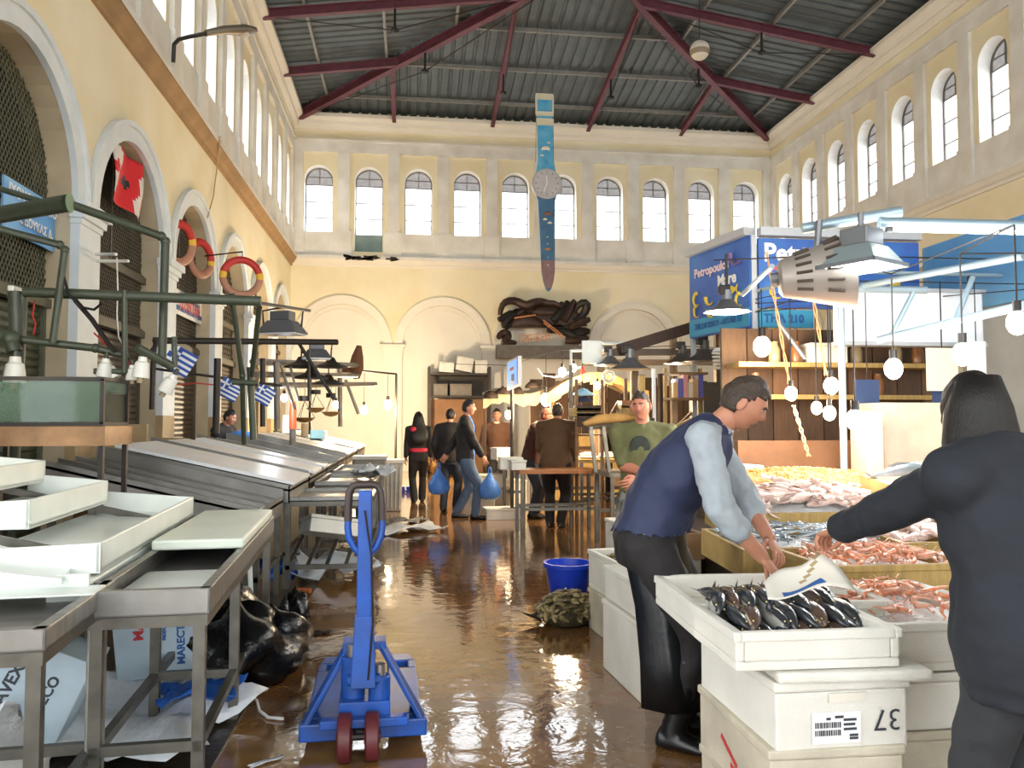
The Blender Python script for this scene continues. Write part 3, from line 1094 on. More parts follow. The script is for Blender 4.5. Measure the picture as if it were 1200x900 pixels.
# ---------------- styrofoam boxes and litter
def foam_box(label, loc, d, rot=(0, 0, 0), lid=False, m=None, group=None, wall=.025, name='foam_box'):
    """d = outside size; origin at base centre; open tray unless lid"""
    m = m or FOAM
    r = thing(name, label, 'box', loc, 0, group, rot)
    x, y, h = d[0] / 2, d[1] / 2, d[2]
    k = B()
    if lid:
        k.bx(-x, x, -y, y, 0, h - .035)
        k.obj('body', m, r, bevel=.008)
        k = B()
        k.bx(-x - .008, x + .008, -y - .008, y + .008, h - .033, h)
        k.obj('lid', m, r, bevel=.008)
    else:
        k.bx(-x, x, -y, y, 0, wall)
        for s in (-1, 1):
            k.bx(s * x, s * (x - wall), -y, y, wall, h)
            k.bx(-x + wall, x - wall, s * y, s * (y - wall), wall, h)
        # rounded outer rim
        k.obj('body', m, r, bevel=.006)
        k = B()
        for s in (-1, 1):
            k.bx(s * (x + .008), s * (x - wall * .6), -y - .008, y + .008, h - .03, h + .002)
            k.bx(-x + wall * .6, x - wall * .6, s * (y + .008), s * (y - wall * .6), h - .03, h + .002)
        k.obj('rim', m, r, bevel=.005)
    return r
foam_box('grey-white foam box tilted on the shelf of the low steel table', (-.72, 7.85, .42), (.55, .4, .16), (R(-12), R(10), R(20)), True)
def litter_sheet(label, c, sx, sy, amp, seed, m, rz=0.0, cat='litter', name='plastic_sheet', n=10):
    rnd = random.Random(seed)
    k = B()
    ph = [rnd.uniform(0, 6) for _ in range(6)]
    g = []
    for i in range(n + 1):
        row = []
        for j in range(n + 1):
            u, v = i / n - .5, j / n - .5
            e = 1 - .25 * math.sin(ph[5] + 5 * math.atan2(v, u + 1e-6))
            z = amp * (.5 + .25 * math.sin(u * 11 + ph[0]) + .25 * math.sin(v * 13 + ph[1] + u * 5) + .2 * math.sin((u + v) * 21 + ph[2])) + rnd.uniform(0, amp * .25)
            p = Vector((u * sx * e, v * sy * e, max(.004, z)))
            row.append(k.bm.verts.new(Vector(c) + RZ(rz) @ p))
        g.append(row)
    for i in range(n):
        for j in range(n):
            k.face([g[i][j], g[i + 1][j], g[i + 1][j + 1], g[i][j + 1]])
    o = k.obj(name, m, None, smooth='all', norm=False)
    md = o.modifiers.new('thick', 'SOLIDIFY')
    md.thickness = .004
    return tag(o, label, cat)
PLASTIC = mat('crumpled_white_plastic', sRGB('d8dde2'), .35, bump=.4, bscale=25)
PLBLUE = mat('crumpled_blue_plastic', sRGB('2a5fb8'), .35, bump=.4, bscale=25)
litter_sheet('crumpled white plastic under the low steel table', (-.75, 8.0, .02), .8, .6, .2, 1, PLASTIC, name='crumpled_plastic')
litter_sheet('crumpled blue plastic beside the leg of the low steel table', (-1.2, 7.7, .02), .3, .3, .2, 2, PLBLUE, name='crumpled_plastic')
litter_sheet('flat white rag on the floor by the curb', (-1.0, 6.05, .014), .2, .14, .02, 3, PLASTIC, name='rag')
litter_sheet('pale sheets of wet paper on the aisle beyond the jack', (-.1, 11.2, .005), .9, .5, .08, 4, PLASTIC, .4, name='wet_paper')
litter_sheet('grey wet paper heap in the aisle near the woman in black', (.0, 12.2, .005), .5, .3, .06, 5, mat('grey_wet_paper', sRGB('9b958c'), .5), .2, name='wet_paper')
litter_sheet('white plastic litter spread under the near steel tables', (-1.35, 4.3, .02), 1.0, 1.2, .12, 6, PLASTIC, name='crumpled_plastic', n=14)
litter_sheet('blue plastic scrap on the floor under the basin table', (-1.05, 4.3, .12), .35, .3, .06, 7, PLBLUE, name='crumpled_plastic')
litter_sheet('crumpled clear bag at the left edge under the steel table', (-2.0, 3.9, .02), .7, .7, .35, 8, PLASTIC, name='crumpled_plastic')
litter_sheet('small white scrap of paper by the pallet truck wheel', (-.62, 3.72, .004), .14, .03, .01, 9, PLASTIC, .6, name='paper_scrap', n=4)
litter_sheet('dark wet leaf of rag lying on the aisle floor', (-.6, 5.9, .004), .12, .08, .015, 10, BLACKR, .3, name='rag', n=5)
litter_sheet('pile of paper and rags on the second low table end', (-.45, 10.1, .84), .4, .5, .12, 11, PLASTIC, .3, name='wrapping_paper')
k = B()
k.path([(-.86, 4.6, .02), (-.8, 4.5, .012), (-.76, 4.35, .012), (-.7, 4.25, .012), (-.62, 4.22, .012)], .008, 6)
tag(k.obj('loose_rope', WHITE, None, smooth=True), 'short white rope lying on the floor by the black bag', 'rope')
k = B()
k.tube((-1.0, 7.3, .03), (-.85, 7.25, .03), .025, 10)
tag(k.obj('pipe_stub', mat('rusty_orange', sRGB('a55a34'), .6), None, smooth=True), 'rusty orange pipe stub on the curb under the low table', 'pipe')
# white leaning boards by the basin table's far leg
k = B()
k.box((-1.08, 5.55, .36), (.03, .3, .62), RX(.25) @ RZ(.5))
tag(k.obj('white_board', WHITEP), 'narrow white board leaning under the far end of the basin table', 'board')

# cardboard fish boxes under the tables
def print_box(label, loc, rot, d, lines, seed):
    r = thing('printed_box', label, 'box', loc, 0, None, rot)
    k = B()
    x, y, h = d[0] / 2, d[1] / 2, d[2]
    k.bx(-x, x, -y, y, 0, h)
    k.obj('carton', mat('pale_blue_carton', sRGB('b9ccd8'), .6, var=.15), r, bevel=.005)
    for (s, sz, u, v, a, m) in lines:
        M = Matrix.Translation((u, -y - .001, v)) @ Matrix.Rotation(PI / 2, 4, 'X') @ Matrix.Rotation(a, 4, 'Z')
        text('printed_text', s, sz, m, r, M, world=False, bold=.002)
    return r
INKB = mat('blue_print_ink', sRGB('2b5c9c'), .6)
INKR = mat('red_print_ink', sRGB('c23a3a'), .6)
INKD = mat('dark_print_ink', sRGB('33383f'), .6)
print_box('pale blue carton printed MARECTUADOR standing under the basin table', (-1.35, 4.75, .13), (0, R(-6), R(8)), (.42, .3, .5),
          [('MARECTUADOR', .055, .13, .25, R(86), INKB), ('MAR', .07, -.08, .28, R(86), INKR), ('PRODUCTO', .022, .045, .25, R(86), INKB), ('CONGELADO', .02, .015, .25, R(86), INKB)], 1)
print_box('grey-blue carton printed GUAVEXI leaning under the corner table', (-1.72, 3.85, .1), (0, R(24), R(6)), (.36, .28, .46),
          [('GUAVEXI', .07, -.1, .23, R(86), INKD), ('ECO', .06, .06, .3, R(86), INKD)], 2)
foam_box('white foam slab box lying flat at the bottom left corner', (-1.75, 3.5, .0), (.55, .4, .12), (0, 0, R(14)), True)
foam_box('white foam box with yellow band at the left edge', (-2.25, 4.6, .14), (.4, .3, .18), (0, 0, R(-10)), True, FOAMD)

# black bin bag
def lumpy(b, c, r, seed, n=22, m=14, amp=.18, flat_=0.0):
    rnd = random.Random(seed)
    ph = [(rnd.uniform(1.5, 5), rnd.uniform(1.5, 5), rnd.uniform(0, 6), rnd.uniform(.2, 1)) for _ in range(7)]
    c = Vector(c)
    rows = []
    def P_(i, j):
        a, t = 2 * PI * i / n, PI * j / m
        d = 1 + amp * sum(w * math.sin(round(p) * a + f) * math.sin(q * t + f * 2) for p, q, f, w in ph) / 2.2
        z = r[2] * math.cos(t) * d
        if z < -r[2] * flat_:
            z = -r[2] * flat_
        return c + Vector((r[0] * math.sin(t) * math.cos(a) * d, r[1] * math.sin(t) * math.sin(a) * d, z))
    top, bot = b.bm.verts.new(P_(0, 0)), b.bm.verts.new(P_(0, m))
    for j in range(1, m):
        rows.append([b.bm.verts.new(P_(i, j)) for i in range(n)])
    for i in range(n):
        k2 = (i + 1) % n
        b.face([top, rows[0][i], rows[0][k2]])
        b.face([bot, rows[-1][k2], rows[-1][i]])
    for p, q in zip(rows, rows[1:]):
        for i in range(n):
            k2 = (i + 1) % n
            b.face([p[i], q[i], q[k2], p[k2]])
    return b
r = thing('bin_bag', 'shiny black rubbish bag slumped under the basin table', 'bag', (-1.0, 4.95, 0))
k = B()
lumpy(k, (0, 0, .2), (.34, .42, .24), 5, 30, 18, amp=.3, flat_=.82)
k.obj('bag_body', BLACKBAG, r, smooth='all')
k = B()
lumpy(k, (.2, .2, .17), (.2, .26, .2), 8, amp=.32, flat_=.8)
lumpy(k, (.3, .34, .26), (.08, .1, .17), 9, 14, 10, amp=.35)
k.obj('bag_neck', BLACKBAG, r, smooth='all')
# ================================================================== HANGING AND WALL THINGS
# ---------------- street lamp on the left ledge
base = at(203, 73, X=-3.42)
top = at(204, 52, X=-3.40)
r = thing('street_lamp', 'grey street lamp on a bent arm fixed to the left ledge', 'lamp', base)
k = B()
arm = [base, top, at(210, 46, X=-3.3), at(222, 43, X=-3.15), at(243, 39, X=-2.9)]
k.path(arm, .03, 8)
k.obj('arm', DKMET, r, smooth=True, world=True)
h0, h1, h2, h3 = at(241, 39, X=-2.92), at(262, 35, X=-2.7), at(285, 35, X=-2.48), at(300, 37, X=-2.35)
dv = (h3 - h0).normalized()
sd = Vector((0, 0, 1)).cross(dv).normalized()
k = B()
uu = sd.cross(dv) * -1
k.loft([(h0, sd * .045, uu * .045), (h1, sd * .08, uu * .06), (h2, sd * .14, uu * .075), (h2.lerp(h3, .7), sd * .12, uu * .06), (h3, sd * .04, uu * .02)], 12)
hd = k.obj('head', mat('bronze_grey_lamp', sRGB('7d7466'), .4, .5), r, smooth=True, world=True)
k = B()
k.sphere(h2 - Vector((0, 0, .055)), (.1, .08, .05), 12, 6)
k.obj('lens', mat('pale_lamp_lens', sRGB('c9c4b4'), .2), hd, smooth='all')

# ---------------- globe lamp under the roof
gc = at(820, 59, Y=16.5)
r = thing('globe_lamp', 'white globe lamp hanging from the right side of the roof', 'lamp', gc - Vector((0, 0, .22)))
k = B()
k.sphere((0, 0, .22), .215, 20, 14)
k.obj('globe', mat('opal_globe', sRGB('d8cfc0'), .35), r, smooth='all')
k = B()
k.lathe([(.19, .1), (.216, .17), (.22, .2), (.2, .24)], (0, 0, 0), 20)
k.obj('band', mat('brown_globe_band', sRGB('8d7a63'), .5), r, smooth=True)
k = B()
k.tube((0, 0, .42), (0, 0, roofz(4.5) - gc.z + .1), .008, 5)
k.obj('cord', DKMET, r)

# ---------------- giant wristwatch banner
YW = 20.0
wt_, wb_ = at(638, 110, Y=YW), at(643, 340, Y=YW)
r = thing('giant_wristwatch', 'giant blue wristwatch hanging from the roof above the aisle', 'watch', wb_)
def wz(ypx):
    return at(640, ypx, Y=YW).z
def wx(ypx):
    return at(638 + 5 * (ypx - 110) / 230.0, ypx, Y=YW).x
def strap(name, rows, m, y_off=0.0, th=.05):
    k = B()
    vs = []
    for yp, hw in rows:
        z, x = wz(yp), wx(yp)
        vs.append([k.bm.verts.new((x + s * hw, YW + y_off + d, z)) for s, d in ((-1, 0), (1, 0), (1, th), (-1, th))])
    for a, c in zip(vs, vs[1:]):
        for i in range(4):
            k.face([a[i], a[(i + 1) % 4], c[(i + 1) % 4], c[i]])
    k.face(vs[0])
    k.face(vs[-1])
    return k.obj(name, m, r, world=True)
WBL = mat('turquoise_strap_print', sRGB('2f8ec0'), .5, var=.5, vscale=3, col2=sRGB('69b4cf'), detail=3)
WBD = mat('deep_blue_strap_print', sRGB('3d6f92'), .5, var=.5, vscale=3.5, col2=sRGB('2d5a7a'), detail=3)
WCR = mat('cream_strap_plastic', sRGB('d9d2b4'), .5, var=.1)
up_ = strap('upper_strap', [(112, .2), (146, .2), (170, .2), (188, .2), (198, .24), (204, .27)], WBL)
lo_ = strap('lower_strap', [(228, .27), (235, .22), (260, .2), (300, .18), (318, .17), (330, .13), (338, .07), (341, .02)], WBD)
for y0p, y1p in ((110, 117), (131, 136), (139, 147)):
    strap('strap_keeper', [(y0p, .225), (y1p, .225)], WCR, -.02, .09)
for s in (-1, 1):
    k = B()
    k.bx(wx(122) + s * .215 - .02, wx(122) + s * .215 + .02, YW - .03, YW + .06, wz(133), wz(112))
    k.obj('buckle_side', WCR, r, world=True)
strap('strap_tip_band', [(305, .178), (318, .168), (330, .128), (338, .06)], mat('russet_strap_print', sRGB('8c6a66'), .5, var=.4, vscale=5), -.004, .03)
cz, cx = wz(216), wx(216)
k = B()
k.lathe([(0, -.07), (.36, -.07), (.39, -.03), (.39, .06), (0, .06)], (cx, YW, cz), 32, RX(PI / 2))
cs = k.obj('case', mat('silver_watch_case', sRGB('b5b0ab'), .35, .5), r, smooth=True, world=True)
k = B()
k.lathe([(0, 0), (.33, 0), (.33, .01), (0, .01)], (cx, YW - .085, cz), 32, RX(PI / 2))
k.obj('dial', mat('pale_watch_dial', sRGB('c4bfbd'), .4, var=.15, vscale=4), r, world=True)
for a, l in ((R(200), .24), (R(355), .2)):
    k = B()
    k.box((cx + math.sin(a) * l / 2, YW - .1, cz + math.cos(a) * l / 2), (.02, .008, l), RY(a))
    k.obj('hand', WHITE, r, world=True)
for i in range(12):
    a = PI * i / 6
    k = B()
    k.box((cx + math.sin(a) * .28, YW - .1, cz + math.cos(a) * .28), (.015, .006, .05), RY(a))
    k.obj('hour_mark', INKD, r, world=True)
# printed dots, shells and strap holes
PR = [mat('pale_print', sRGB('e9e2cc'), .5), mat('brown_print', sRGB('86523a'), .5), mat('orange_print', sRGB('cf7a35'), .5)]
for yp, dx, rad, m in ((176, 0, .12, 0), (176, 0, .06, 1), (168, .08, .05, 0), (183, -.1, .05, 0), (252, .02, .1, 1), (258, -.05, .06, 0), (262, .07, .06, 0), (278, 0, .025, 0), (286, 0, .02, 0), (293, 0, .06, 2), (292, -.05, .03, 2), (292, .05, .03, 2), (302, 0, .022, 0), (311, 0, .022, 0)):
    k = B()
    lumpy(k, (wx(yp) + dx, YW - .005 - rad * .02 * (m + 1), wz(yp)), (rad, .012, rad * .9), int(yp), 12, 8, .15)
    k.obj('printed_motif', PR[m], r, world=True, smooth='all')
for s in (-1, 1):
    k = B()
    x = wx(125) + s * .235
    k.tube((x, YW + .02, wz(190)), (x - s * .05, YW + .02, roofz(5) + .02), .006, 4)
    k.obj('hanging_wire', DKMET, r, world=True)

# ---------------- dark metal relief on the end wall
def relief():
    p0, p1 = at(583, 403, Y=24.8), at(687, 352, Y=24.8)
    r = thing('wall_relief', 'dark tangled metal relief of curling tentacles on the end wall', 'sculpture', ((p0.x + p1.x) / 2, 24.75, p0.z))
    rnd = random.Random(4)
    br = mat('dark_bronze', sRGB('4a3830'), .5, .4, var=.4, vscale=6)
    bl = mat('black_bronze', sRGB('2d2a28'), .5, .4, var=.3, vscale=6)
    W_, H_ = p1.x - p0.x, p1.z - p0.z
    pt = lambda u, v, d=0.0: Vector((p0.x + u * W_, 24.72 - d, p0.z + v * H_))
    k = B()
    for i, (u, v, ru, rv, d) in enumerate(((.5, .42, .38, .42, .1), (.33, .36, .25, .34, .16), (.72, .42, .26, .46, .14), (.55, .62, .2, .3, .18))):
        lumpy(k, pt(u, v, .02), (ru * W_, d, rv * H_), i + 3, 20, 12, .22)
    k.obj('body', br, r, world=True, smooth='all')
    # winding ribbons along the upper edge
    ribbons = [[(.02, .62), (.03, .85), (.12, .97), (.24, .93), (.3, .8), (.38, .9), (.48, .96), (.56, .88), (.62, .92), (.7, .82)],
               [(.0, .5), (.1, .62), (.2, .7), (.12, .55), (.05, .45), (.08, .3), (.2, .5)],
               [(.0, .12), (.04, .25), (.12, .22), (.1, .08), (.03, .05), (.2, .02)],
               [(.84, .5), (.95, .62), (1.0, .82), (.98, .95), (.88, .9), (.86, .7)],
               [(.8, .35), (.92, .5), (1.02, .55)], [(.82, .2), (.95, .3), (1.02, .28)], [(.75, .1), (.9, .08), (1.0, .15)],
               [(.6, .5), (.72, .72), (.78, .95)], [(.72, .5), (.8, .8), (.86, .98)], [(.55, .3), (.7, .35), (.84, .2), (.96, .05)]]
    for i, rb in enumerate(ribbons):
        P_ = [pt(u, v, .12 + .1 * math.sin(j * 1.7 + i)) for j, (u, v) in enumerate(rb)]
        sm = []
        for a, c in zip(P_, P_[1:]):
            sm += [a, a.lerp(c, .5)]
        sm.append(P_[-1])
        # soften the corners
        for _ in range(2):
            sm = [sm[0]] + [(sm[j - 1] + sm[j] * 2 + sm[j + 1]) / 4 for j in range(1, len(sm) - 1)] + [sm[-1]]
        k = B()
        n = len(sm)
        k.path(sm, .1, 8, radii=[.05 + .09 * math.sin(PI * min(1, (j + 1.5) / (n + 1))) for j in range(n)])
        k.obj('tentacle', (br, bl)[i % 2], r, smooth=True, world=True)
    cp = mat('copper_studs', sRGB('b5713f'), .4, .5)
    for a, c, rows in (((.24, .16), (.55, .22), 3), ((.5, .5), (.7, .2), 2), ((.18, .55), (.4, .62), 1)):
        k = B()
        for q in range(rows):
            for j in range(12):
                t = j / 11
                k.box(pt(a[0] + (c[0] - a[0]) * t + .004 * q, a[1] + (c[1] - a[1]) * t - q * .06, .24), (.05, .04, .04), RY(.78))
        o = k.obj('copper_studs', cp, r, world=True)
        o['kind'] = 'stuff'
    k = B()
    a, c = pt(-.02, -.32), pt(1.05, -.04)
    k.bx(a.x, c.x, 24.55, 24.86, a.z, c.z)
    k.obj('shelf_plinth', mat('grey_steel_plinth', sRGB('6a625a'), .6, var=.3), r, world=True)
relief()

# ---------------- tall shelf against the end wall with foam boxes
s0, s1 = at(503, 430, Y=24.2), at(573, 430, Y=24.2)
r = thing('steel_shelf', 'dark steel shelf unit against the end wall', 'shelf', ((s0.x + s1.x) / 2, 24.3, 0))
SHD = mat('dark_shelf_steel', sRGB('4b443d'), .6, .3, var=.3)
def zpx(y, Y=24.2, x=540):
    return at(x, y, Y=Y).z
for x in (s0.x, s1.x):
    for y in (24.0, 24.7):
        k = B()
        k.bx(x - .04, x + .04, y - .04, y + .04, 0, zpx(430))
        k.obj('post', SHD, r, world=True)
for yp in (438, 464):
    k = B()
    k.bx(s0.x, s1.x, 23.98, 24.74, zpx(yp) - .05, zpx(yp))
    k.obj('shelf_board', SHD, r, world=True)
k = B()
k.bx(s0.x, s1.x, 24.7, 24.74, zpx(464), zpx(438))
k.obj('back_sheet', SHD, r, world=True)
k = B()
k.bx(s0.x + .04, s1.x - .04, 24.3, 24.36, 0, zpx(466) - .05)
k.obj('brown_door_panel', mat('brown_door_paint', sRGB('9a6c42'), .6, var=.25, vscale=3), r, world=True)
for i, (xa, xb, yp, hh, tilt, lab) in enumerate(((514, 531, 438, .3, .12, 'left white foam box on top of the dark steel shelf'), (533, 552, 439, .42, .35, 'tilted middle foam box on top of the dark steel shelf'), (556, 570, 438, .4, 0, 'right white foam box on top of the dark steel shelf'))):
    a, c = at(xa, yp, Y=24.3), at(xb, yp, Y=24.3)
    foam_box(lab, ((a.x + c.x) / 2, 24.3, zpx(438, 24.3) + (.07 if tilt > .2 else .03 if tilt else 0)), (c.x - a.x, .5, hh), (0, tilt * .6, 0), True)
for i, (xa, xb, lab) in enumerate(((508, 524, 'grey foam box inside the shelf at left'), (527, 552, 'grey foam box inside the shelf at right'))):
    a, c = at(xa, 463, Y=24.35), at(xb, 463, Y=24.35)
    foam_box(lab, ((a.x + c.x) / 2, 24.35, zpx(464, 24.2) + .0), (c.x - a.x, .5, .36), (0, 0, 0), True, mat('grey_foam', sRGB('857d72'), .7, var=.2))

# ---------------- signs, flags and life rings on the left
def plate_between(name, pts, th, m, parent):
    """thin board through four world corners (tl, tr, br, bl)"""
    tl, tr, br_, bl_ = pts
    n = (tr - tl).cross(bl_ - tl).normalized() * th
    k = B()
    k.hexa([bl_, br_, tr, tl, bl_ + n, br_ + n, tr + n, tl + n])
    return k.obj(name, m, parent, world=True)
SIGNB = mat('sky_blue_sign', sRGB('4a93d9'), .4, var=.5, vscale=1.2, col2=sRGB('86bdea'))
xs = XL - .18
tl, tr, br_, bl_ = (at(x, y, X=xs) for x, y in ((5, 204), (65, 241), (65, 298), (5, 266)))
tl.z = tr.z = (tl.z + tr.z) / 2
bl_.z = br_.z = (bl_.z + br_.z) / 2
bl_.y, br_.y = tl.y, tr.y
sh_ = (tl.z - bl_.z)
r = thing('shop_sign', 'sky blue fishmonger sign behind the green pipe at left', 'sign', (xs, (tl.y + tr.y) / 2, bl_.z))
plate_between('board', (tl, tr, br_, bl_), .02, SIGNB, r)
mid = (tl + br_) / 2
text('lettering', 'ΙΧΘΥΟΠΩΛΕΙΟ', .15, WHITE, r, frame_matrix(mid + Vector((.03, .0, sh_ * .26)), (0, 1, 0), (0, 0, 1)), bold=.004)
text('lettering', 'Ν. ΔΟΥΚΑΣ Δ.', .12, WHITE, r, frame_matrix(mid + Vector((.03, .05, -sh_ * .2)), (0, 1, 0), (0, 0, 1)), bold=.003)

tl, tr = at(203, 338, X=xs), at(237, 353, X=xs)
zt, zb = (tl.z + tr.z) / 2, at(220, 372, X=xs).z - .02
r = thing('shop_sign', 'white fishmonger sign with blue and red letters in the third arch', 'sign', (xs, (tl.y + tr.y) / 2, zb))
plate_between('board', (Vector((xs, tl.y, zt)), Vector((xs, tr.y, zt)), Vector((xs, tr.y, zb)), Vector((xs, tl.y, zb))), .02, WHITE, r)
my = (tl.y + tr.y) / 2
text('lettering', 'ΙΧΘΥΟΠΩΛΕΙΟ', .17, INKB, r, frame_matrix((xs + .03, my, zb + (zt - zb) * .78), (0, 1, 0), (0, 0, 1)), bold=.006)
text('lettering', 'ΓΟΥΝΤΑΝ', .27, INKR, r, frame_matrix((xs + .03, my, zb + (zt - zb) * .45), (0, 1, 0), (0, 0, 1)), bold=.012)
for i in range(5):
    k = B()
    k.bx(xs + .022, xs + .026, my - .8 + i * .34, my - .56 + i * .34, zb + .06, zb + .14)
    k.obj('small_print_block', INKB, r, world=True)

# red banner in the second arch
def banner():
    c = [at(126, 165, X=XL - .1), at(161, 192, X=XL - .1), at(161, 260, X=XL - .1), at(129, 232, X=XL - .1)]
    k = B()
    n, m_ = 14, 16
    g = []
    for i in range(n + 1):
        row = []
        for j in range(m_ + 1):
            u, v = i / n, j / m_
            p = c[0].lerp(c[1], u).lerp(c[3].lerp(c[2], u), v)
            row.append(k.bm.verts.new(p + Vector((.05 * math.sin(u * 7 + v * 3) + .03, 0, 0))))
        g.append(row)
    for i in range(n):
        for j in range(m_):
            u, v = (i + .5) / n, (j + .5) / m_
            s = math.sin(7 * u + 2.5 * v) + .6 * math.sin(13 * v - 4 * u) + .5 * math.sin(17 * u + 9 * v)
            mi = 0
            if s > .55:
                mi = 1
            if (u - .55) ** 2 + (v - .5) ** 2 < .009:
                mi = 2
            k.face([g[i][j], g[i + 1][j], g[i + 1][j + 1], g[i][j + 1]], mi)
    o = k.obj('banner', [mat('red_banner_cloth', sRGB('d4202a'), .7), mat('white_banner_print', sRGB('dcd5cf'), .7), BLACKR], None, smooth='all', norm=False)
    o.modifiers.new('t', 'SOLIDIFY').thickness = .006
    tag(o, 'red and white cloth banner hanging in the second arch', 'banner')
banner()

def life_ring(label, c, R_, r_, M, quarter=0.0):
    root = thing('life_ring', label, 'life ring', c)
    n, m_ = 40, 10
    cols = []
    for part, (a0, a1, mm) in {'red': (R(15), R(165), RED), 'yellow': (R(-5), R(15), YELO), 'yellow2': (R(165), R(185), YELO), 'rose': (R(185), R(355), mat('faded_rose_paint', sRGB('b5826b'), .6, var=.2))}.items():
        k = B()
        rings = []
        seg = max(3, int((a1 - a0) / R(9)))
        pts = []
        for i in range(seg + 1):
            a = a0 + (a1 - a0) * i / seg + quarter
            rad = Vector((math.cos(a), 0, math.sin(a)))
            rings.append((M @ (rad * R_), M @ (rad * r_), M @ Vector((0, r_ * .8, 0))))
        k.loft(rings, 10)
        k.obj('red_section' if part == 'red' else 'yellow_band' if 'yel' in part else 'faded_section', mm, root, smooth=True)
    return root
rc = at(283, 325, Y=13.6)
life_ring('red and yellow life ring hanging alone from a rod before the wall', rc, .29, .06, RZ(R(18)))
k = B()
k.tube(at(240, 300, X=XL + .08), at(284, 295, Y=13.6), .012, 6)
k.tube(at(284, 295, Y=13.6), at(284, 302, Y=13.6), .008, 6)
tag(k.obj('hanging_rod', DKMET), 'thin dark rod from the wall carrying the life ring', 'rod')
life_ring('far small life ring hanging at the left of the third arch', at(210, 285, X=XL + .05), .3, .07, RZ(R(66)) @ RX(.1), R(10))
life_ring('near small life ring hanging at the right of the third arch', at(235, 303, X=XL + .05), .28, .07, RZ(R(66)), R(-15))

def greek_flag(label, c, w, h, rz, tilt):
    """nine stripes and a canton cross"""
    r = thing('greek_flag', label, 'flag', c, 0, None, (0, tilt, rz))
    fb, fw = mat('flag_blue_cloth', sRGB('2a4f9e'), .7), mat('flag_white_cloth', sRGB('dfe3ea'), .7)
    def wavy(b, u0, u1, v0, v1, off, mi):
        n = 8
        for i in range(n):
            a, c2 = u0 + (u1 - u0) * i / n, u0 + (u1 - u0) * (i + 1) / n
            fy = lambda u: .05 * w * math.sin(u * 8) + off
            b.hexa([(a * w, fy(a), -v1 * h), (c2 * w, fy(c2), -v1 * h), (c2 * w, fy(c2) + .006, -v1 * h), (a * w, fy(a) + .006, -v1 * h),
                    (a * w, fy(a), -v0 * h), (c2 * w, fy(c2), -v0 * h), (c2 * w, fy(c2) + .006, -v0 * h), (a * w, fy(a) + .006, -v0 * h)], mi)
    for i in range(9):
        k = B()
        wavy(k, 0 if i > 4 else .42, 1, i / 9, (i + 1) / 9, 0, 0)
        k.obj('stripe', fb if i % 2 == 0 else fw, r)
    k = B()
    wavy(k, 0, .42, 0, 5 / 9, 0, 0)
    k.obj('canton', fb, r)
    k = B()
    wavy(k, 0, .42, 2 / 9, 3 / 9, -.004, 0)
    wavy(k, .168, .252, 0, 5 / 9, -.004, 0)
    k.obj('cross', fw, r)
    return r
greek_flag('largest Greek flag, hanging from the pipes before the third arch', at(204, 402, Y=8.36), .27, .25, R(10), R(30))
greek_flag('middle Greek flag beside the slanting poles', at(263, 441, Y=8.85), .22, .2, R(10), R(28))
greek_flag('far small Greek flag among the hanging scales', at(306, 448, Y=9.15), .2, .2, R(20), R(30))

# ---------------- green pipe frames for lamps
def pipes(name, label, cat, base, segs, m, parts):
    r = thing(name, label, cat, base)
    for nm, pts, rad in segs:
        k = B()
        k.path(pts, rad, 10)
        for p in pts[1:-1]:
            k.sphere(p, rad * 1.25, 10, 6)
        k.obj(nm, m, r, smooth=True, world=True)
    return r
GP = OLIVE
fr1 = pipes('lamp_rig', 'green painted lamp pipe frame over the tank at left', 'frame', (-2.4, 5.9, 0), [
    ('thick_pipe', [at(-60, 262, Y=6.4), at(80, 238, Y=5.8)], .06),
    ('upper_pipe', [at(84, 240, Y=5.85), at(189, 277, Y=6.3), at(194, 283, Y=6.32), at(190, 420, Y=6.2)], .03),
    ('upper_pipe', [at(-10, 218, Y=6.0), at(60, 240, Y=6.0)], .022),
    ('side_pipe', [at(-10, 266, Y=5.7), at(70, 287, Y=5.9), at(76, 293, Y=5.9), at(62, 402, Y=5.9)], .026),
    ('main_pipe', [at(28, 342, Y=6.0), at(306, 353, Y=6.1)], .038),
    ('lower_pipe', [at(-10, 394, Y=5.9), at(112, 408, Y=6.0), at(152, 418, Y=6.1)], .028),
    ('drop_pipe', [at(146, 340, Y=6.02), at(146, 437, Y=6.02)], .02),
    ('drop_pipe', [at(18, 342, Y=6.0), at(20, 400, Y=6.0)], .05),
    ('short_pipe', [at(160, 407, Y=5.9), at(202, 430, Y=6.1)], .032),
    ('foot_pipe', [at(110, 435, Y=6.0), at(160, 436, Y=6.05)], .022),
    ('elbow_pipe', [at(0, 393, Y=5.85), at(12, 397, Y=5.85), at(17, 412, Y=5.85)], .05),
    ('post', [Vector((-2.72, 6.02, 2.4)), Vector((-2.78, 6.05, 0))], .04),
    ('tie_pipe', [at(205, 430, Y=6.1), at(204, 395, Y=6.12)], .02),
], GP, None)
k = B()
k.lathe([(0, 0), (.05, 0), (.068, .012), (.068, .02), (0, .02)], at(80, 238, Y=5.79), 18, Matrix((Vector((0, 0, 1)), Vector((0, 1, 0)), (at(80, 238, Y=5.8) - at(-60, 262, Y=6.4)).normalized())).transposed())
k.obj('end_cap', mat('light_green_cap', sRGB('7f9474'), .5), fr1, world=True)
fr2 = pipes('lamp_rig', 'slanting green poles meeting below the lone life ring', 'frame', at(290, 430, Y=7.0), [
    ('slanting_pole', [at(272, 344, Y=6.6), at(284, 440, Y=6.9), at(286, 520, Y=7.2)], .022),
    ('slanting_pole', [at(304, 360, Y=6.3), at(295, 440, Y=6.9)], .022),
    ('pole', [at(293, 430, Y=6.95), at(297, 515, Y=7.0)], .028),
    ('cross_pipe', [at(272, 448, Y=6.9), at(303, 449, Y=6.9)], .022),
], GP, None)
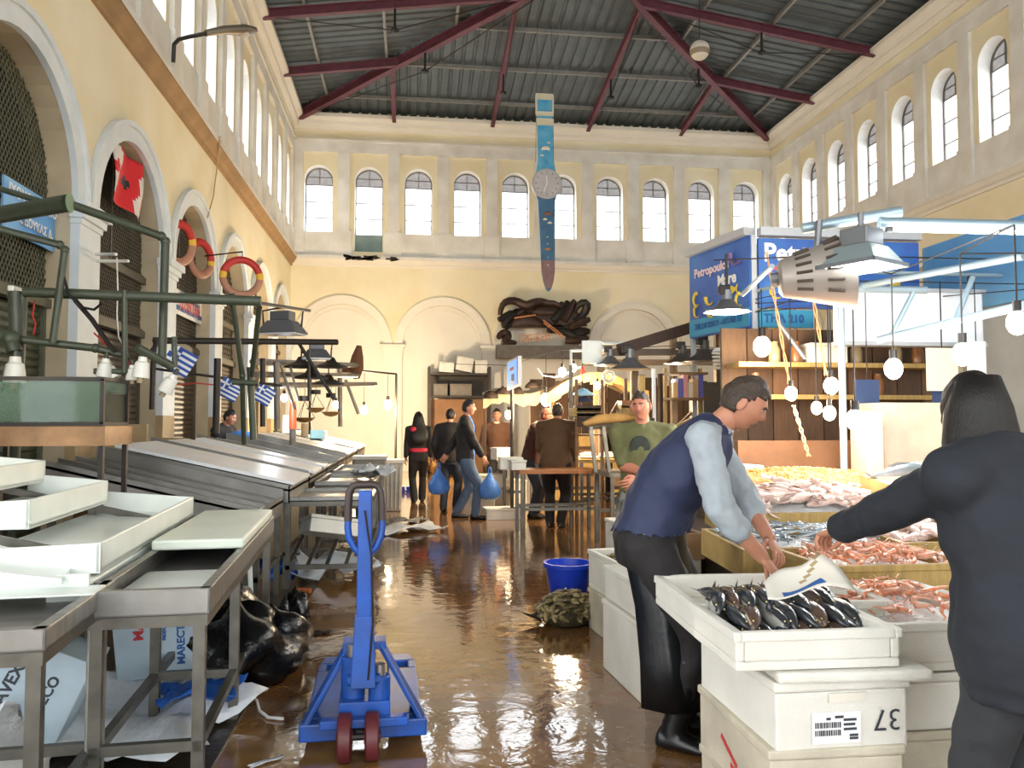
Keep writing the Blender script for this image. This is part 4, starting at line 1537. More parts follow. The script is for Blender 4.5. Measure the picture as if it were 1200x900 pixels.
fr3 = pipes('lamp_rig', 'black iron pipe rail across the left stalls', 'frame', at(255, 500, Y=8.6), [
    ('long_rail', [at(180, 399, Y=8.3), at(395, 401, Y=9.6)], .035),
    ('bent_rail', [at(178, 480, Y=8.2), at(180, 410, Y=8.2), at(184, 400, Y=8.25), at(190, 398, Y=8.3)], .025),
    ('thin_rail', [at(180, 432, Y=8.4), at(330, 452, Y=9.3)], .014),
    ('post', [at(255, 420, Y=8.6), at(253, 508, Y=8.6)], .035),
    ('strut', [at(350, 402, Y=9.4), at(392, 468, Y=9.4)], .02),
    ('strut', [at(362, 410, Y=9.4), at(362, 470, Y=9.4)], .016),
    ('strut', [at(308, 420, Y=9.2), at(308, 500, Y=9.2)], .03),
], DKMET, None)
fr4 = pipes('lamp_rig', 'grey steel rails in three tiers over the far left stalls', 'frame', at(330, 500, Y=13.0), [
    ('tier_rail', [at(296, 424, Y=11.5), at(420, 428, Y=17)], .05),
    ('tier_rail', [at(300, 439, Y=11.5), at(420, 440, Y=17)], .045),
    ('tier_rail', [at(300, 452, Y=11.5), at(440, 450, Y=17)], .045),
    ('post', [at(324, 424, Y=12), at(325, 503, Y=12)], .045),
    ('post', [at(398, 428, Y=16), at(399, 500, Y=16)], .045),
    ('strut', [at(328, 425, Y=12.2), at(346, 480, Y=12.2)], .02),
    ('strut', [at(340, 428, Y=12.4), at(350, 470, Y=12.4)], .018),
    ('strut', [at(405, 445, Y=15.5), at(420, 485, Y=15.5)], .03),
], mat('grey_rail_steel', sRGB('8a847b'), .5, .4, var=.2), None)

# white lamp holders hanging under the pipes
LH = mat('white_porcelain', sRGB('e4e3da'), .4)
hold = None
HL = [(18, 418, 5.85, .075, 'large white lamp holder below the pipe elbow above the tank', 0), (122, 420, 6.0, .055, 'leftmost lamp holder of the cluster', .1), (135, 424, 6.05, .05, 'lamp holder tilted right beside the leftmost one', -.5),
      (155, 428, 6.05, .045, 'narrow lamp holder in the middle of the cluster', 0), (165, 418, 5.95, .062, 'tall lamp holder at the bend of the short pipe', .1), (193, 436, 6.1, .06, 'lamp holder at the right end of the short pipe', .5)]
for x, y, Y, s, lab, tl_ in HL:
    p = at(x, y, Y=Y)
    r = thing('lamp_holder', 'white ' + lab if 'white' not in lab else lab, 'lamp holder', p - Vector((0, 0, s * 2.4)), 0, 'white lamp holders under the green pipes', (0, tl_, 0))
    k = B()
    k.lathe([(0, s * 2.4), (s * .45, s * 2.4), (s * .5, s * 1.9), (s * .75, s * 1.7), (s * .95, s * .2), (s * .95, 0), (s * .6, 0), (s * .55, s * .6), (0, s * .7)], (0, 0, 0), 16)
    k.obj('shade', LH, r, smooth=True)
    k = B()
    k.tube((0, 0, s * 2.3), (0, 0, s * 3.2), s * .25, 8)
    k.obj('stem', OLIVE, r, smooth=True)
    k = B()
    k.tube((0, 0, -s * .6), (0, 0, s * .6), s * .35, 10)
    k.obj('socket', mat('tan_socket', sRGB('a8977a'), .6), r, smooth=True)
k = B()
k.bx(*[v for a, c in zip(at(8, 334, Y=5.95), at(28, 345, Y=6.1)) for v in sorted((a, c))])
tag(k.obj('junction_box', LH, None, bevel=.01), 'white junction box on top of the green main pipe', 'junction box')

# cords
def cord(label, pts, m, rad=.007, name='hanging_rope', cat='rope'):
    k = B()
    k.path(pts, rad, 5)
    return tag(k.obj(name, m, None, smooth=True), label, cat)
cord('white looping cord hanging before the second arch', [at(x, y, X=XL + .5) for x, y in ((137, 302), (138, 340), (137, 370), (139, 395), (146, 408))], WHITE)
cord('black cable sagging from the main pipe to the lamp holders', [at(74, 320, Y=5.9), at(80, 345, Y=5.9), at(95, 360, Y=5.9), at(110, 363, Y=6), at(120, 355, Y=6)], BLACKR, .01, 'hanging_cable', 'cable')
cord('dark slanting cable by the pale pier', [at(88, 352, Y=6), at(108, 375, Y=6), at(125, 400, Y=6), at(135, 412, Y=6)], DKMET, .018, 'hanging_cable', 'cable')
cord('red cord strung below the lamp holders', [at(110, 390, Y=6.1), at(125, 405, Y=6.1), at(145, 420, Y=6.1), at(160, 432, Y=6.1)], RED, .006)
cord('red string hanging before the green shutter', [at(41, 352, Y=6.1), at(38, 370, Y=6.1), at(42, 380, Y=6.1), at(39, 392, Y=6.1)], RED, .006)
cord('long red wire strung before the third arch', [at(196, 452, Y=8.5), at(230, 449, Y=8.8), at(262, 452, Y=9), at(300, 450, Y=9.5)], RED, .008, 'strung_wire', 'wire')
k = B()
for y in (298, 306):
    k.tube(at(113, y, X=XL + .1), at(136 + (y - 298) * 1.8, y, X=XL + .55), .018, 6)
tag(k.obj('wall_bracket', WHITE), 'white double bracket on the pier of the second arch', 'bracket')
cord('thin cable running down the yellow wall from the left ledge', [at(258, 160, X=XL + .26), at(254, 200, X=XL + .03), at(250, 230, X=XL + .03), at(243, 255, X=XL + .1)], mat('tan_cable', sRGB('a98f63'), .6), .012, 'wall_cable', 'cable')

# floodlights on the far left frames
def flood(label, c, s, rz, lit=0.0):
    r = thing('floodlight', label, 'floodlight', c, rz, 'grey floodlights over the left stalls')
    k = B()
    k.hexa([(-.5 * s, -.35 * s, 0), (.5 * s, -.35 * s, 0), (.5 * s, .35 * s, 0), (-.5 * s, .35 * s, 0), (-.3 * s, -.2 * s, .3 * s), (.3 * s, -.2 * s, .3 * s), (.3 * s, .2 * s, .3 * s), (-.3 * s, .2 * s, .3 * s)])
    k.bx(-.25 * s, .25 * s, -.16 * s, .16 * s, .3 * s, .52 * s)
    k.obj('housing', mat('slate_lamp_housing', sRGB('5f6166'), .45, .3), r, bevel=.01)
    k = B()
    k.bx(-.45 * s, .45 * s, -.31 * s, .31 * s, -.015, -.002)
    k.obj('glass', mat('pale_lamp_glass', sRGB('cfd8e0'), .1), r)
    k = B()
    k.path([(-.48 * s, 0, .15 * s), (-.52 * s, 0, .55 * s), (0, 0, .62 * s), (.52 * s, 0, .55 * s), (.48 * s, 0, .15 * s)], .012, 6)
    k.obj('yoke', DKMET, r)
flood('largest floodlight, grey trapezoid lamp under the rod end', at(331, 391, Y=9.6), .5, R(-20))
flood('small pale-fronted floodlight to the right of the largest one', at(371, 420, Y=11.8), .42, R(10))
for i, (x, y, lab) in enumerate(((353, 430, 'flat dark lamp under the upper grey rail'), (364, 443, 'flat dark lamp under the middle grey rail'), (388, 430, 'dark pointed lamp at the end of the upper rail'), (385, 450, 'lowest flat dark lamp on the far left rails'))):
    p = at(x, y, Y=12.5 + i * .3)
    r = thing('shade_lamp', lab, 'lamp', p)
    k = B()
    k.lathe([(.02, .16), (.05, .15), (.09, .08), (.26, .01), (.27, -.01), (.24, 0), (.05, .06)], (0, 0, 0), 14)
    k.obj('shade', DKMET, r, smooth=True)
    k = B()
    k.tube((0, 0, .14), (0, 0, .3), .012, 6)
    k.obj('stem', DKMET, r)
cord('black stay rod ending above the far floodlight', [at(305, 355, Y=6.2), at(363, 364, Y=7.6)], DKMET, .015, 'stay_rod', 'rod')
# hanging baskets and scales in front of the bright far corner
def scale_hang(label, x, y, Y, s):
    p = at(x, y, Y=Y)
    r = thing('hanging_scale', label, 'scale', p - Vector((0, 0, s)), 0, 'scales hanging over the far left stalls')
    k = B()
    k.tube((0, 0, s * 1.0), (0, 0, s * 1.25), s * .28, 12)
    k.obj('dial_body', DKMET, r)
    k = B()
    for a in (0, 2.1, 4.2):
        k.tube((0, 0, s), (s * .5 * math.cos(a), s * .5 * math.sin(a), .06), .006, 4)
    k.obj('chains', DKMET, r)
    k = B()
    k.lathe([(0, -.02), (s * .3, 0), (s * .52, .06), (s * .5, .07), (s * .28, .015), (0, 0)], (0, 0, 0), 16)
    k.obj('pan', mat('dull_brass', sRGB('97743f'), .35, .7), r, smooth=True)
    k = B()
    k.tube((0, 0, s * 1.2), (0, 0, s * 2.2), .006, 4)
    k.obj('cord', DKMET, r)
scale_hang('left hanging scale over the far left stalls', 357, 470, 13.5, .34)
scale_hang('middle hanging scale over the far left stalls', 370, 462, 14, .3)
scale_hang('right hanging scale over the far left stalls', 388, 466, 14.5, .32)
r = thing('traffic_cone_sleeve', 'bright orange sleeve standing on the far left bed', 'sleeve', at(343, 510, Y=13.0))
p = at(343, 510, Y=13.0)
k = B()
k.lathe([(0, 0), (.06, 0), (.055, .3), (.04, .42), (0, .43)], (0, 0, .1), 12)
k.obj('sleeve', mat('orange_plastic', sRGB('e2552f'), .5), r, smooth=True)
k = B()
k.lathe([(0, -.15), (.05, -.15), (.05, .1), (0, .1)], (0, 0, 0), 10)
k.obj('stand', STEELD, r)
# price cards and small things on the far left beds
for i, (x, y, w, h, lab) in enumerate(((337, 498, .16, .3, 'large leaning white price card on the far left bed'), (357, 502, .12, .22, 'tan price card beside the orange sleeve'), (380, 506, .1, .16, 'small white price card right of the scales'), (371, 505, .2, .14, 'pale blue carton on the far left bed'))):
    p = at(x, y + 10, Y=13.4)
    k = B()
    k.box(p + Vector((0, 0, h / 2)), (w, .02 if i != 3 else .15, h), RX(-.25) @ RZ(.2))
    tag(k.obj('price_card' if i != 3 else 'carton', (WHITE, TAN, WHITE, mat('aqua_carton', sRGB('9ec9cf'), .6))[i]), lab, 'card' if i != 3 else 'carton')
# hanging dried fish or sponge bunch near the bright corner
k = B()
k.path([at(421, 405, Y=17), at(419, 418, Y=17), at(417, 432, Y=17), at(418, 444, Y=17)], .1, 10, radii=[.05, .12, .16, .06])
lumpy(k, at(405, 437, Y=17), (.16, .12, .2), 3, 14, 10, .3)
tag(k.obj('sponge_bunch', mat('brown_sponge', sRGB('6b4a33'), .9, bump=.6, bscale=18)), 'brown bunch of sponges hanging before the bright far corner', 'sponges')
# strong work lamps in the far left corner
def bulb(label, c, rad, col, watts, cordlen=.3, name='light_bulb', group=None, m=None):
    r = thing(name, label, 'light bulb', c, 0, group)
    k = B()
    k.sphere((0, 0, 0), (rad, rad, rad * 1.25), 14, 10)
    em = mat('lit_bulb_%02x%02x%02x_%d' % tuple([int(v * 255) for v in col] + [int(watts)]), (1, 1, 1), .3, emit=col, estr=max(20, watts / (6 * rad * rad * 4)) * .05)
    k.obj('glass_bulb', em, r, smooth='all')
    k = B()
    k.tube((0, 0, rad * .9), (0, 0, rad * 2.2), rad * .42, 10)
    k.obj('socket', DKMET, r, smooth=True)
    if cordlen:
        k = B()
        k.tube((0, 0, rad * 2), (0, 0, cordlen), .006, 5)
        k.obj('cord', DKMET, r)
    ld = bpy.data.lights.new('bulb_light', 'POINT')
    ld.energy = watts
    ld.color = col
    ld.shadow_soft_size = rad * 1.3
    lo = bpy.data.objects.new('bulb_light', ld)
    COL.objects.link(lo)
    lo.parent = r
    lo.location = (0, 0, -rad * 1.6)
    return r
WARM = (1.0, .79, .52)
pipes('lamp_rig', 'thin iron rail with posts carrying the bulbs in the far corner', 'frame', Vector((-1.2, 20, 0)), [
    ('rail', [Vector((-2.2, 18.3, 2.75)), Vector((-.35, 20.9, 2.75))], .025),
    ('post', [Vector((-2.2, 18.3, 2.75)), Vector((-2.2, 18.3, 0))], .03),
    ('post', [Vector((-.35, 20.9, 2.75)), Vector((-.35, 20.9, 0))], .03)], DKMET, None)
bulb('bright warm bulb before the end wall, left of the woman in black', Vector((-.55, 20.62, 1.95)), .1, WARM, 480, .8)
bulb('bright warm bulb low in the far left corner', Vector((-1.1, 19.85, 1.8)), .09, WARM, 240, .95)
bulb('warm bulb above the last far left display bed', Vector((-1.7, 19.0, 1.9)), .08, WARM, 90, .85)
bulb('cool white bulb glaring over the middle left bed', at(333, 466, Y=12.5), .05, (.9, .95, 1), 25, .3)
bulb('cool bulb reflected by the fish tank, hung over the stepped trays', at(-40, 395, Y=5.0), .05, (1, .85, .6), 3, .3)
# ================================================================== RIGHT STALL
# ---- near foam trays and stacked boxes
tray_a = foam_box('near white foam tray heaped with dark fish', (1.335, 2.72, .695), (.56, .42, .125), (0, 0, R(-1.5)), wall=.03)
tray_b = foam_box('white foam tray behind the fish tray, beside the apron', (1.48, 3.24, .685), (.78, .58, .125), (0, 0, R(-3)), wall=.03)
st = []
bz = [(.0, .21, 'lowest'), (.215, .455, 'second lowest'), (.46, .69, 'upper')]
for i, (z0, z1, w) in enumerate(bz):
    b_ = foam_box('%s white foam box of the stack under the fish tray%s' % (w, ', with the barcode label' if i == 2 else ''), (1.41 - .012 * (i % 2), 2.85, z0), (.46, .66, z1 - z0), (0, 0, R((1.2, -.8, .6)[i])), True, FOAMD if i < 2 else FOAM)
    st.append(b_)
# barcode sticker, handwriting and small marks on the front of the upper box
tb_ = st[2]
yf = -.335
k = B()
k.bx(-.11, .06, yf - .0015, yf, .03, .13)
stick = k.obj('barcode_label', mat('white_sticker_paper', sRGB('eeeeee'), .5), tb_)
rnd = random.Random(2)
for zz in (.055, .08):
    k = B()
    u = -.1
    while u < -.01:
        w = rnd.choice((.002, .003, .005))
        k.bx(u, u + w, yf - .003, yf - .0015, zz, zz + .018)
        u += w + rnd.choice((.002, .003))
    o = k.obj('barcode_bars', INKD, stick)
    o['kind'] = 'stuff'
for u0, u1, zz in ((-.06, -.045, .105), (-.03, .0, .11), (0, .045, .1), (.0, .04, .085), (0, .045, .07), (.02, .05, .05), (.02, .05, .04)):
    k = B()
    k.bx(u0, u1, yf - .003, yf - .0015, zz, zz + .008)
    k.obj('label_print_line', INKD, stick)
M = Matrix.Translation((.155, yf - .002, .1)) @ Matrix.Rotation(PI / 2, 4, 'X') @ Matrix.Rotation(PI, 4, 'Z')
text('handwritten_number', '37', .1, INKD, tb_, M, world=False, bold=-.001)
k = B()
k.hexa([(-.05, yf - .004, .16), (.08, yf - .004, .165), (.08, yf, .165), (-.05, yf, .16), (-.05, yf - .004, .19), (.08, yf - .004, .19), (.08, yf, .19), (-.05, yf, .19)])
k.obj('torn_tape', mat('clear_packing_tape', sRGB('e2ddcf'), .2), tb_)
M = Matrix.Translation((-.232, .02, .11)) @ Matrix.Rotation(-PI / 2, 4, 'Z') @ Matrix.Rotation(PI / 2, 4, 'X')
for i, (u, v) in enumerate(((-.07, .12), (-.02, .1), (.03, .08), (.02, .05))):
    k = B()
    k.box((-.232, -u, v), (.002, .05, .018), RX(.35))
    k.obj('red_stamp_mark', INKR, st[1])
# broken lid slab sticking out to the right over the label box
k = B()
k.bx(-.2, .32, -.3, .3, .0, .035)
o = tag(k.obj('foam_slab', FOAM, None, bevel=.01), 'loose white foam slab jutting out between tray and box', 'foam slab')
o.location, o.rotation_euler = (1.4, 2.78, .693 - .04), (0, 0, R(-3))
o.location.z = .657
st[2].location.z = .425
st[1].location.z = .2
st[0].location.z = -.0

sb = []
for i, (z0, h, lab, m_) in enumerate(((0, .2, 'lowest foam box of the second stack, by the dark trousers', FOAMD), (.205, .2, 'middle foam box of the second stack, stained', FOAMD), (.41, .2, 'upper foam box of the second stack under the prawn tray', FOAM))):
    foam_box(lab, (1.98 + .01 * i, 3.02, z0), (.56, .66, h), (0, 0, R((2, -2, 1)[i])), True, m_)
tray_p = foam_box('white foam tray of orange prawns next to the dark coat', (1.95, 3.03, .62), (.6, .72, .17), (0, 0, R(1)), wall=.03)
tray_p2 = foam_box('second tray of orange prawns behind the white one', (2.25, 3.72, .7), (.75, .55, .15), (0, 0, 0), wall=.03, m=WOODL, name='wooden_tray')

# ---- stall counter that carries the trays
cn = thing('stall_counter', 'dark stall counter under the fish trays on the right', 'counter', (3.6, 5.2, 0))
k = B()
k.bx(1.95, 5.2, 3.42, 7.4, .6, .68)
k.obj('counter_top', WOODD, cn, world=True)
for x in (2.0, 3.5, 5.1):
    for y in (3.5, 5.4, 7.3):
        k = B()
        k.bx(x - .05, x + .05, y - .05, y + .05, 0, .6)
        k.obj('leg', WOODD, cn, world=True)
k = B()
k.bx(2.02, 2.06, 3.5, 7.3, .05, .6)
k.obj('front_board', WOODD, cn, world=True)

def wtray(label, x0, x1, y0, y1, z0, z1, m, tilt=0.0, name='wooden_tray', th=.025):
    """open wooden tray; tilt raises its far side"""
    r = thing(name, label, 'tray', ((x0 + x1) / 2, y0, z0), 0, None, (tilt, 0, 0))
    w, d, h = (x1 - x0) / 2, y1 - y0, z1 - z0
    k = B()
    k.bx(-w, w, 0, d, 0, .02)
    k.obj('bottom_board', m, r)
    for a in ((-w, w, 0, th), (-w, w, d - th, d), (-w, -w + th, th, d - th), (w - th, w, th, d - th)):
        k = B()
        k.bx(a[0], a[1], a[2], a[3], .02, h)
        k.obj('side_board', m, r)
    return r
wtray('yellow wooden tray of small silver fish by the hands', 1.72, 2.55, 4.02, 4.62, .69, .84, WOODL, R(3))
wtray('yellow wooden tray of pale squid', 2.0, 3.1, 4.66, 5.3, .76, .95, WOODL, R(5))
wtray('brown wooden tray of tiny orange shrimp', 2.55, 3.75, 5.45, 6.5, .86, .99, mat('orange_brown_wood', sRGB('a9743f'), .65, var=.3, vscale=5), R(6))
wtray('tray of large silver fish at the right end of the stall', 3.15, 4.6, 4.1, 5.35, .8, .96, WOODL, R(8))
wtray('second squid tray between squid and large fish', 2.6, 3.12, 4.0, 4.6, .72, .86, WOODL, R(3))
# supports under the raised trays
for x0, x1, y0, y1, z, lab in ((2.05, 3.05, 4.7, 5.25, .755, 'dark crate raising the squid tray'), (2.6, 3.7, 5.5, 6.45, .855, 'dark crate raising the orange shrimp tray'), (3.2, 4.55, 4.15, 5.3, .795, 'dark crate raising the large fish tray')):
    k = B()
    k.bx(x0, x1, y0, y1, .682, z)
    tag(k.obj('support_crate', WOODD), lab, 'crate')

# ---- seafood meshes
def fish_mesh(name, L_, h, w, back, belly, fin):
    k = B()
    prof = [(0, .08), (.06, .45), (.18, .85), (.32, 1.0), (.5, .9), (.68, .6), (.82, .3), (.9, .2)]
    rings = [(Vector((L_ * (t - .45), 0, -h * .05 * (1 - s))), Vector((0, w * s, 0)), Vector((0, 0, h * s))) for t, s in prof]
    k.loft(rings, 10)
    for f in k.bm.faces:
        f.material_index = 0 if f.calc_center_median().z > -h * .12 else 1
    ta = L_ * .43
    for s in (-1, 1):
        k.quad([(ta, 0, 0), (ta + L_ * .1, .004, s * h * .75), (ta + L_ * .07, .004, s * h * .1), (ta + .01, .003, 0)], 2)
    k.quad([(-L_ * .15, 0, h * .9), (L_ * .05, 0, h * 1.12), (L_ * .2, 0, h * .85), (L_ * .1, .0, h * .6)], 2)
    for s in (-1, 1):
        k.quad([(-L_ * .2, s * w * .9, -h * .1), (-L_ * .08, s * w * 1.5, -h * .3), (-L_ * .06, s * w * 1.2, -h * .05), (-L_ * .15, s * w * .95, 0)], 2)
        k.sphere((-L_ * .37, s * w * .55, h * .22), L_ * .011, 6, 4, None, 3)
    return k.mesh(name, [back, belly, fin, mat('fish_eye', sRGB('d8c58a'), .15)], smooth='all')
F1 = fish_mesh('fish', .3, .038, .026, mat('dark_fish_back', sRGB('34383d'), .22, var=.3, vscale=30, spec=.8), mat('silver_fish_belly', sRGB('a9a9a4'), .2, .3), mat('dark_fin', sRGB('2b2c2e'), .4))
F2 = fish_mesh('fish', .28, .035, .025, mat('brown_fish_back', sRGB('5f4a3f'), .25, var=.3, vscale=30, spec=.8), mat('pale_fish_belly', sRGB('c0ab96'), .2, .2), mat('brown_fin', sRGB('5c4a40'), .4))
F3 = fish_mesh('large_fish', .5, .07, .045, mat('steel_fish_back', sRGB('8d979c'), .2, .4, var=.25, vscale=14), mat('white_fish_belly', sRGB('e4e4df'), .25), mat('grey_fin', sRGB('7f8588'), .4))
F4 = fish_mesh('small_fish', .12, .012, .009, mat('blue_silver_back', sRGB('8a949c'), .2, .5), mat('bright_silver_belly', sRGB('e2e4e4'), .15, .4), mat('pale_fin', sRGB('bbbfc0'), .4))
def curl_mesh(name, L_, r0, m, bend=1.6, n=7, legs=True):
    k = B()
    pts, rad = [], []
    for i in range(n):
        a = bend * i / (n - 1)
        R_ = L_ / bend
        pts.append(Vector((R_ * math.sin(a), 0, R_ * (math.cos(a) - math.cos(bend / 2)))))
        rad.append(r0 * (1 - .75 * i / (n - 1)))
    k.path(pts, r0, 6, radii=rad)
    k.quad([pts[-1], pts[-1] + Vector((.012, .01, -.006)), pts[-1] + Vector((.016, 0, -.006)), pts[-1] + Vector((.012, -.01, -.006))])
    if legs:
        for s in (-1, 1):
            k.path([pts[0], pts[0] + Vector((-.03, s * .012, .006)), pts[0] + Vector((-.065, s * .02, -.004))], .0014, 3)
    return k.mesh(name, m, smooth='all')
PR1 = curl_mesh('prawn', .1, .012, mat('orange_prawn_shell', sRGB('e0763f'), .3, var=.3, vscale=40, col2=sRGB('f0b898')))
PR2 = curl_mesh('prawn', .09, .011, mat('pink_prawn_shell', sRGB('ecae90'), .3, var=.25, vscale=40), 1.1)
def squid_mesh():
    k = B()
    k.path([(-.11, 0, 0), (-.09, 0, 0), (-.02, 0, .002), (.05, 0, .002), (.07, 0, 0), (.085, 0, 0), (.1, 0, 0)], .02, 8, radii=[.003, .014, .026, .024, .016, .018, .01])
    k.quad([(-.1, 0, .006), (-.05, .045, .004), (-.03, .02, .006), (-.06, 0, .012)])
    k.quad([(-.1, 0, .006), (-.05, -.045, .004), (-.03, -.02, .006), (-.06, 0, .012)])
    for i in range(5):
        a = (i - 2) * .25
        k.path([(.09, .004 * (i - 2), 0), (.13, .02 * math.sin(a * 2), -.004), (.165, .05 * math.sin(a), -.006)], .004, 4, radii=[.005, .004, .002])
    return k.mesh('squid', mat('pale_squid_flesh', sRGB('e6d3c8'), .25, var=.3, vscale=20, col2=sRGB('cfa99c')), smooth='all')
SQ = squid_mesh()
def mussel_mesh():
    k = B()
    k.loft([(Vector((-.035, 0, 0)), Vector((0, .004, 0)), Vector((0, 0, .003))), (Vector((-.02, 0, 0)), Vector((0, .014, 0)), Vector((0, 0, .01))), (Vector((.01, 0, .002)), Vector((0, .021, 0)), Vector((0, 0, .013))), (Vector((.035, 0, .002)), Vector((0, .015, 0)), Vector((0, 0, .009))), (Vector((.045, 0, 0)), Vector((0, .004, 0)), Vector((0, 0, .003)))], 8)
    return [k.mesh('mussel', mat('olive_mussel_shell', sRGB('7d7047'), .35, var=.5, vscale=30, col2=sRGB('3a3526')), smooth='all')]
MU = mussel_mesh()[0]
MU2 = MU.copy()
MU2.materials[0] = mat('pale_mussel_shell', sRGB('a89669'), .35, var=.4, vscale=30, col2=sRGB('5b5035'))

def scatter(name, meshes, n, fn, label, cat, group, seed):
    rnd = random.Random(seed)
    for i in range(n):
        p, rot, s = fn(i, rnd)
        o = bpy.data.objects.new(name, meshes[i % len(meshes)] if len(meshes) < 3 else rnd.choice(meshes))
        COL.objects.link(o)
        o.location = p
        o.rotation_euler = rot
        o.scale = (s, s, s)
        tag(o, label, cat, group)

# dark fish: heads towards the camera and to the right
def ffn(i, rnd):
    row, c = divmod(i, 8)
    x = 1.115 + c * .062 + (.03 if row % 2 else 0) + rnd.uniform(-.012, .012)
    y, z, pt = ((2.73, .765, -6), (2.8, .805, -7), (2.92, .835, -3), (3.07, .815, 5))[row]
    return (x + .01 * row, y + rnd.uniform(-.02, .02), z + rnd.uniform(0, .012)), (rnd.choice((-1.1, -.7, .5, .9)), R(pt), R(84) + rnd.uniform(-.2, .2)), rnd.uniform(1.0, 1.2)
scatter('fish', [F1, F1, F1, F2], 32, lambda i, r_: ffn(i, r_), 'dark slippery fish heaped in the near foam tray', 'fish', 'dark fish in the near tray', 3)
def heap(x0, x1, y0, y1, z0, slope, bulge, spread=6.3, lay=0.0):
    def fn(i, rnd):
        u, v = rnd.random(), rnd.random()
        x, y = x0 + (x1 - x0) * u, y0 + (y1 - y0) * v
        z = z0 + slope * (y - y0) + bulge * math.sin(PI * u) ** .6 * math.sin(PI * (.15 + .7 * v)) * rnd.uniform(.75, 1.0)
        return (x, y, z), (rnd.uniform(-.5, .5) + lay * rnd.choice((-1, 1)), rnd.uniform(-.3, .3), rnd.uniform(0, spread)), rnd.uniform(.8, 1.15)
    return fn
def mound(label, x0, x1, y0, y1, z0, slope, bulge, m, name, cat):
    k = B()
    n = 12
    g = [[k.bm.verts.new((x0 + (x1 - x0) * i / n, y0 + (y1 - y0) * j / n, z0 - .02 + slope * (y1 - y0) * j / n + bulge * .86 * max(0, math.sin(PI * i / n)) ** .6 * math.sin(PI * (.15 + .7 * j / n)))) for j in range(n + 1)] for i in range(n + 1)]
    for i in range(n):
        for j in range(n):
            k.face([g[i][j], g[i + 1][j], g[i + 1][j + 1], g[i][j + 1]])
    o = k.obj(name, m, None, smooth='all', norm=False)
    tag(o, label, cat, None, 'stuff')
ICE = mat('crushed_ice', sRGB('eef2f4'), .3, bump=.8, bscale=60, spec=.7)
mound('crushed ice under the prawns in the white tray', 1.68, 2.22, 2.7, 3.36, .74, 0, .05, ICE, 'crushed_ice', 'ice')
mound('crushed ice under the back tray of prawns', 1.91, 2.6, 3.48, 3.96, .8, 0.02, .06, ICE, 'crushed_ice', 'ice')
scatter('prawn', [PR1, PR2], 70, heap(1.8, 2.2, 2.85, 3.34, .775, .0, .05, lay=1.4), 'orange prawn lying in the white foam tray', 'prawn', 'prawns in the white tray', 11)
scatter('prawn', [PR1, PR2], 110, heap(1.93, 2.58, 3.5, 3.94, .83, .02, .06, lay=1.4), 'orange prawn lying in the wooden tray behind', 'prawn', 'prawns in the wooden tray', 12)
mound('bed of ice under the small silver fish', 1.76, 2.52, 4.06, 4.58, .8, .05, .06, ICE, 'crushed_ice', 'ice')
scatter('small_fish', [F4], 130, heap(1.76, 2.52, 4.05, 4.58, .84, .05, .07), 'small silver fish strewn on ice in the yellow tray', 'fish', 'small silver fish', 13)
mound('bed of ice under the squid heap', 2.04, 3.06, 4.7, 5.26, .92, .09, .1, ICE, 'crushed_ice', 'ice')
scatter('squid', [SQ], 120, heap(2.05, 3.05, 4.7, 5.26, .95, .09, .12), 'pale pink squid piled in the yellow wooden tray', 'squid', 'squid in the yellow tray', 14)
scatter('squid', [SQ], 40, heap(2.63, 3.1, 4.05, 4.55, .84, .05, .08), 'pale squid in the small tray by the large fish', 'squid', 'squid in the small tray', 15)
mound('bed of ice under the large silver fish', 3.2, 4.56, 4.15, 5.3, .94, .14, .12, ICE, 'crushed_ice', 'ice')
def bfn(i, rnd):
    c, row = i % 7, i // 7
    return (3.3 + c * .18 + rnd.uniform(-.03, .03), 4.32 + row * .33, 1.06 + row * .05 + rnd.uniform(0, .02)), (rnd.uniform(-.4, .4), R(8), R(115) + rnd.uniform(-.3, .3)), rnd.uniform(.8, 1.1)
scatter('large_fish', [F3], 21, bfn, 'large silver fish laid on ice at the right end', 'fish', 'large silver fish on ice', 16)
# tiny shrimp: uncountable
mound('mound of tiny shrimp under the loose ones in the brown tray', 2.58, 3.72, 5.48, 6.46, .97, .105, .1, mat('shrimp_mass', sRGB('d89a5c'), .5, var=.4, vscale=60, bump=.8, bscale=120, col2=sRGB('b8713a')), 'shrimp_mass', 'shrimp')
k = B()
rnd = random.Random(21)
hp = heap(2.58, 3.72, 5.48, 6.46, .975, .105, .1)
for i in range(900):
    p, rt_, s = hp(i, rnd)
    Mq = RZ(rt_[2]) @ RX(rt_[0])
    q = [Vector(p) + Mq @ Vector(v) for v in ((.022, 0, 0), (0, .007, 0), (-.022, 0, 0), (0, -.007, 0), (0, 0, .007), (0, 0, -.007))]
    v = k.verts(q)
    for a, b_, c in ((0, 1, 4), (1, 2, 4), (2, 3, 4), (3, 0, 4), (1, 0, 5), (2, 1, 5), (3, 2, 5), (0, 3, 5)):
        k.face([v[a], v[b_], v[c]])
tag(k.obj('tiny_shrimp', mat('tiny_orange_shrimp', sRGB('e5aa6a'), .4, var=.3, vscale=40, col2=sRGB('d98a48')), None, norm=False), 'tiny orange shrimp heaped in the brown wooden tray', 'shrimp', None, 'stuff')
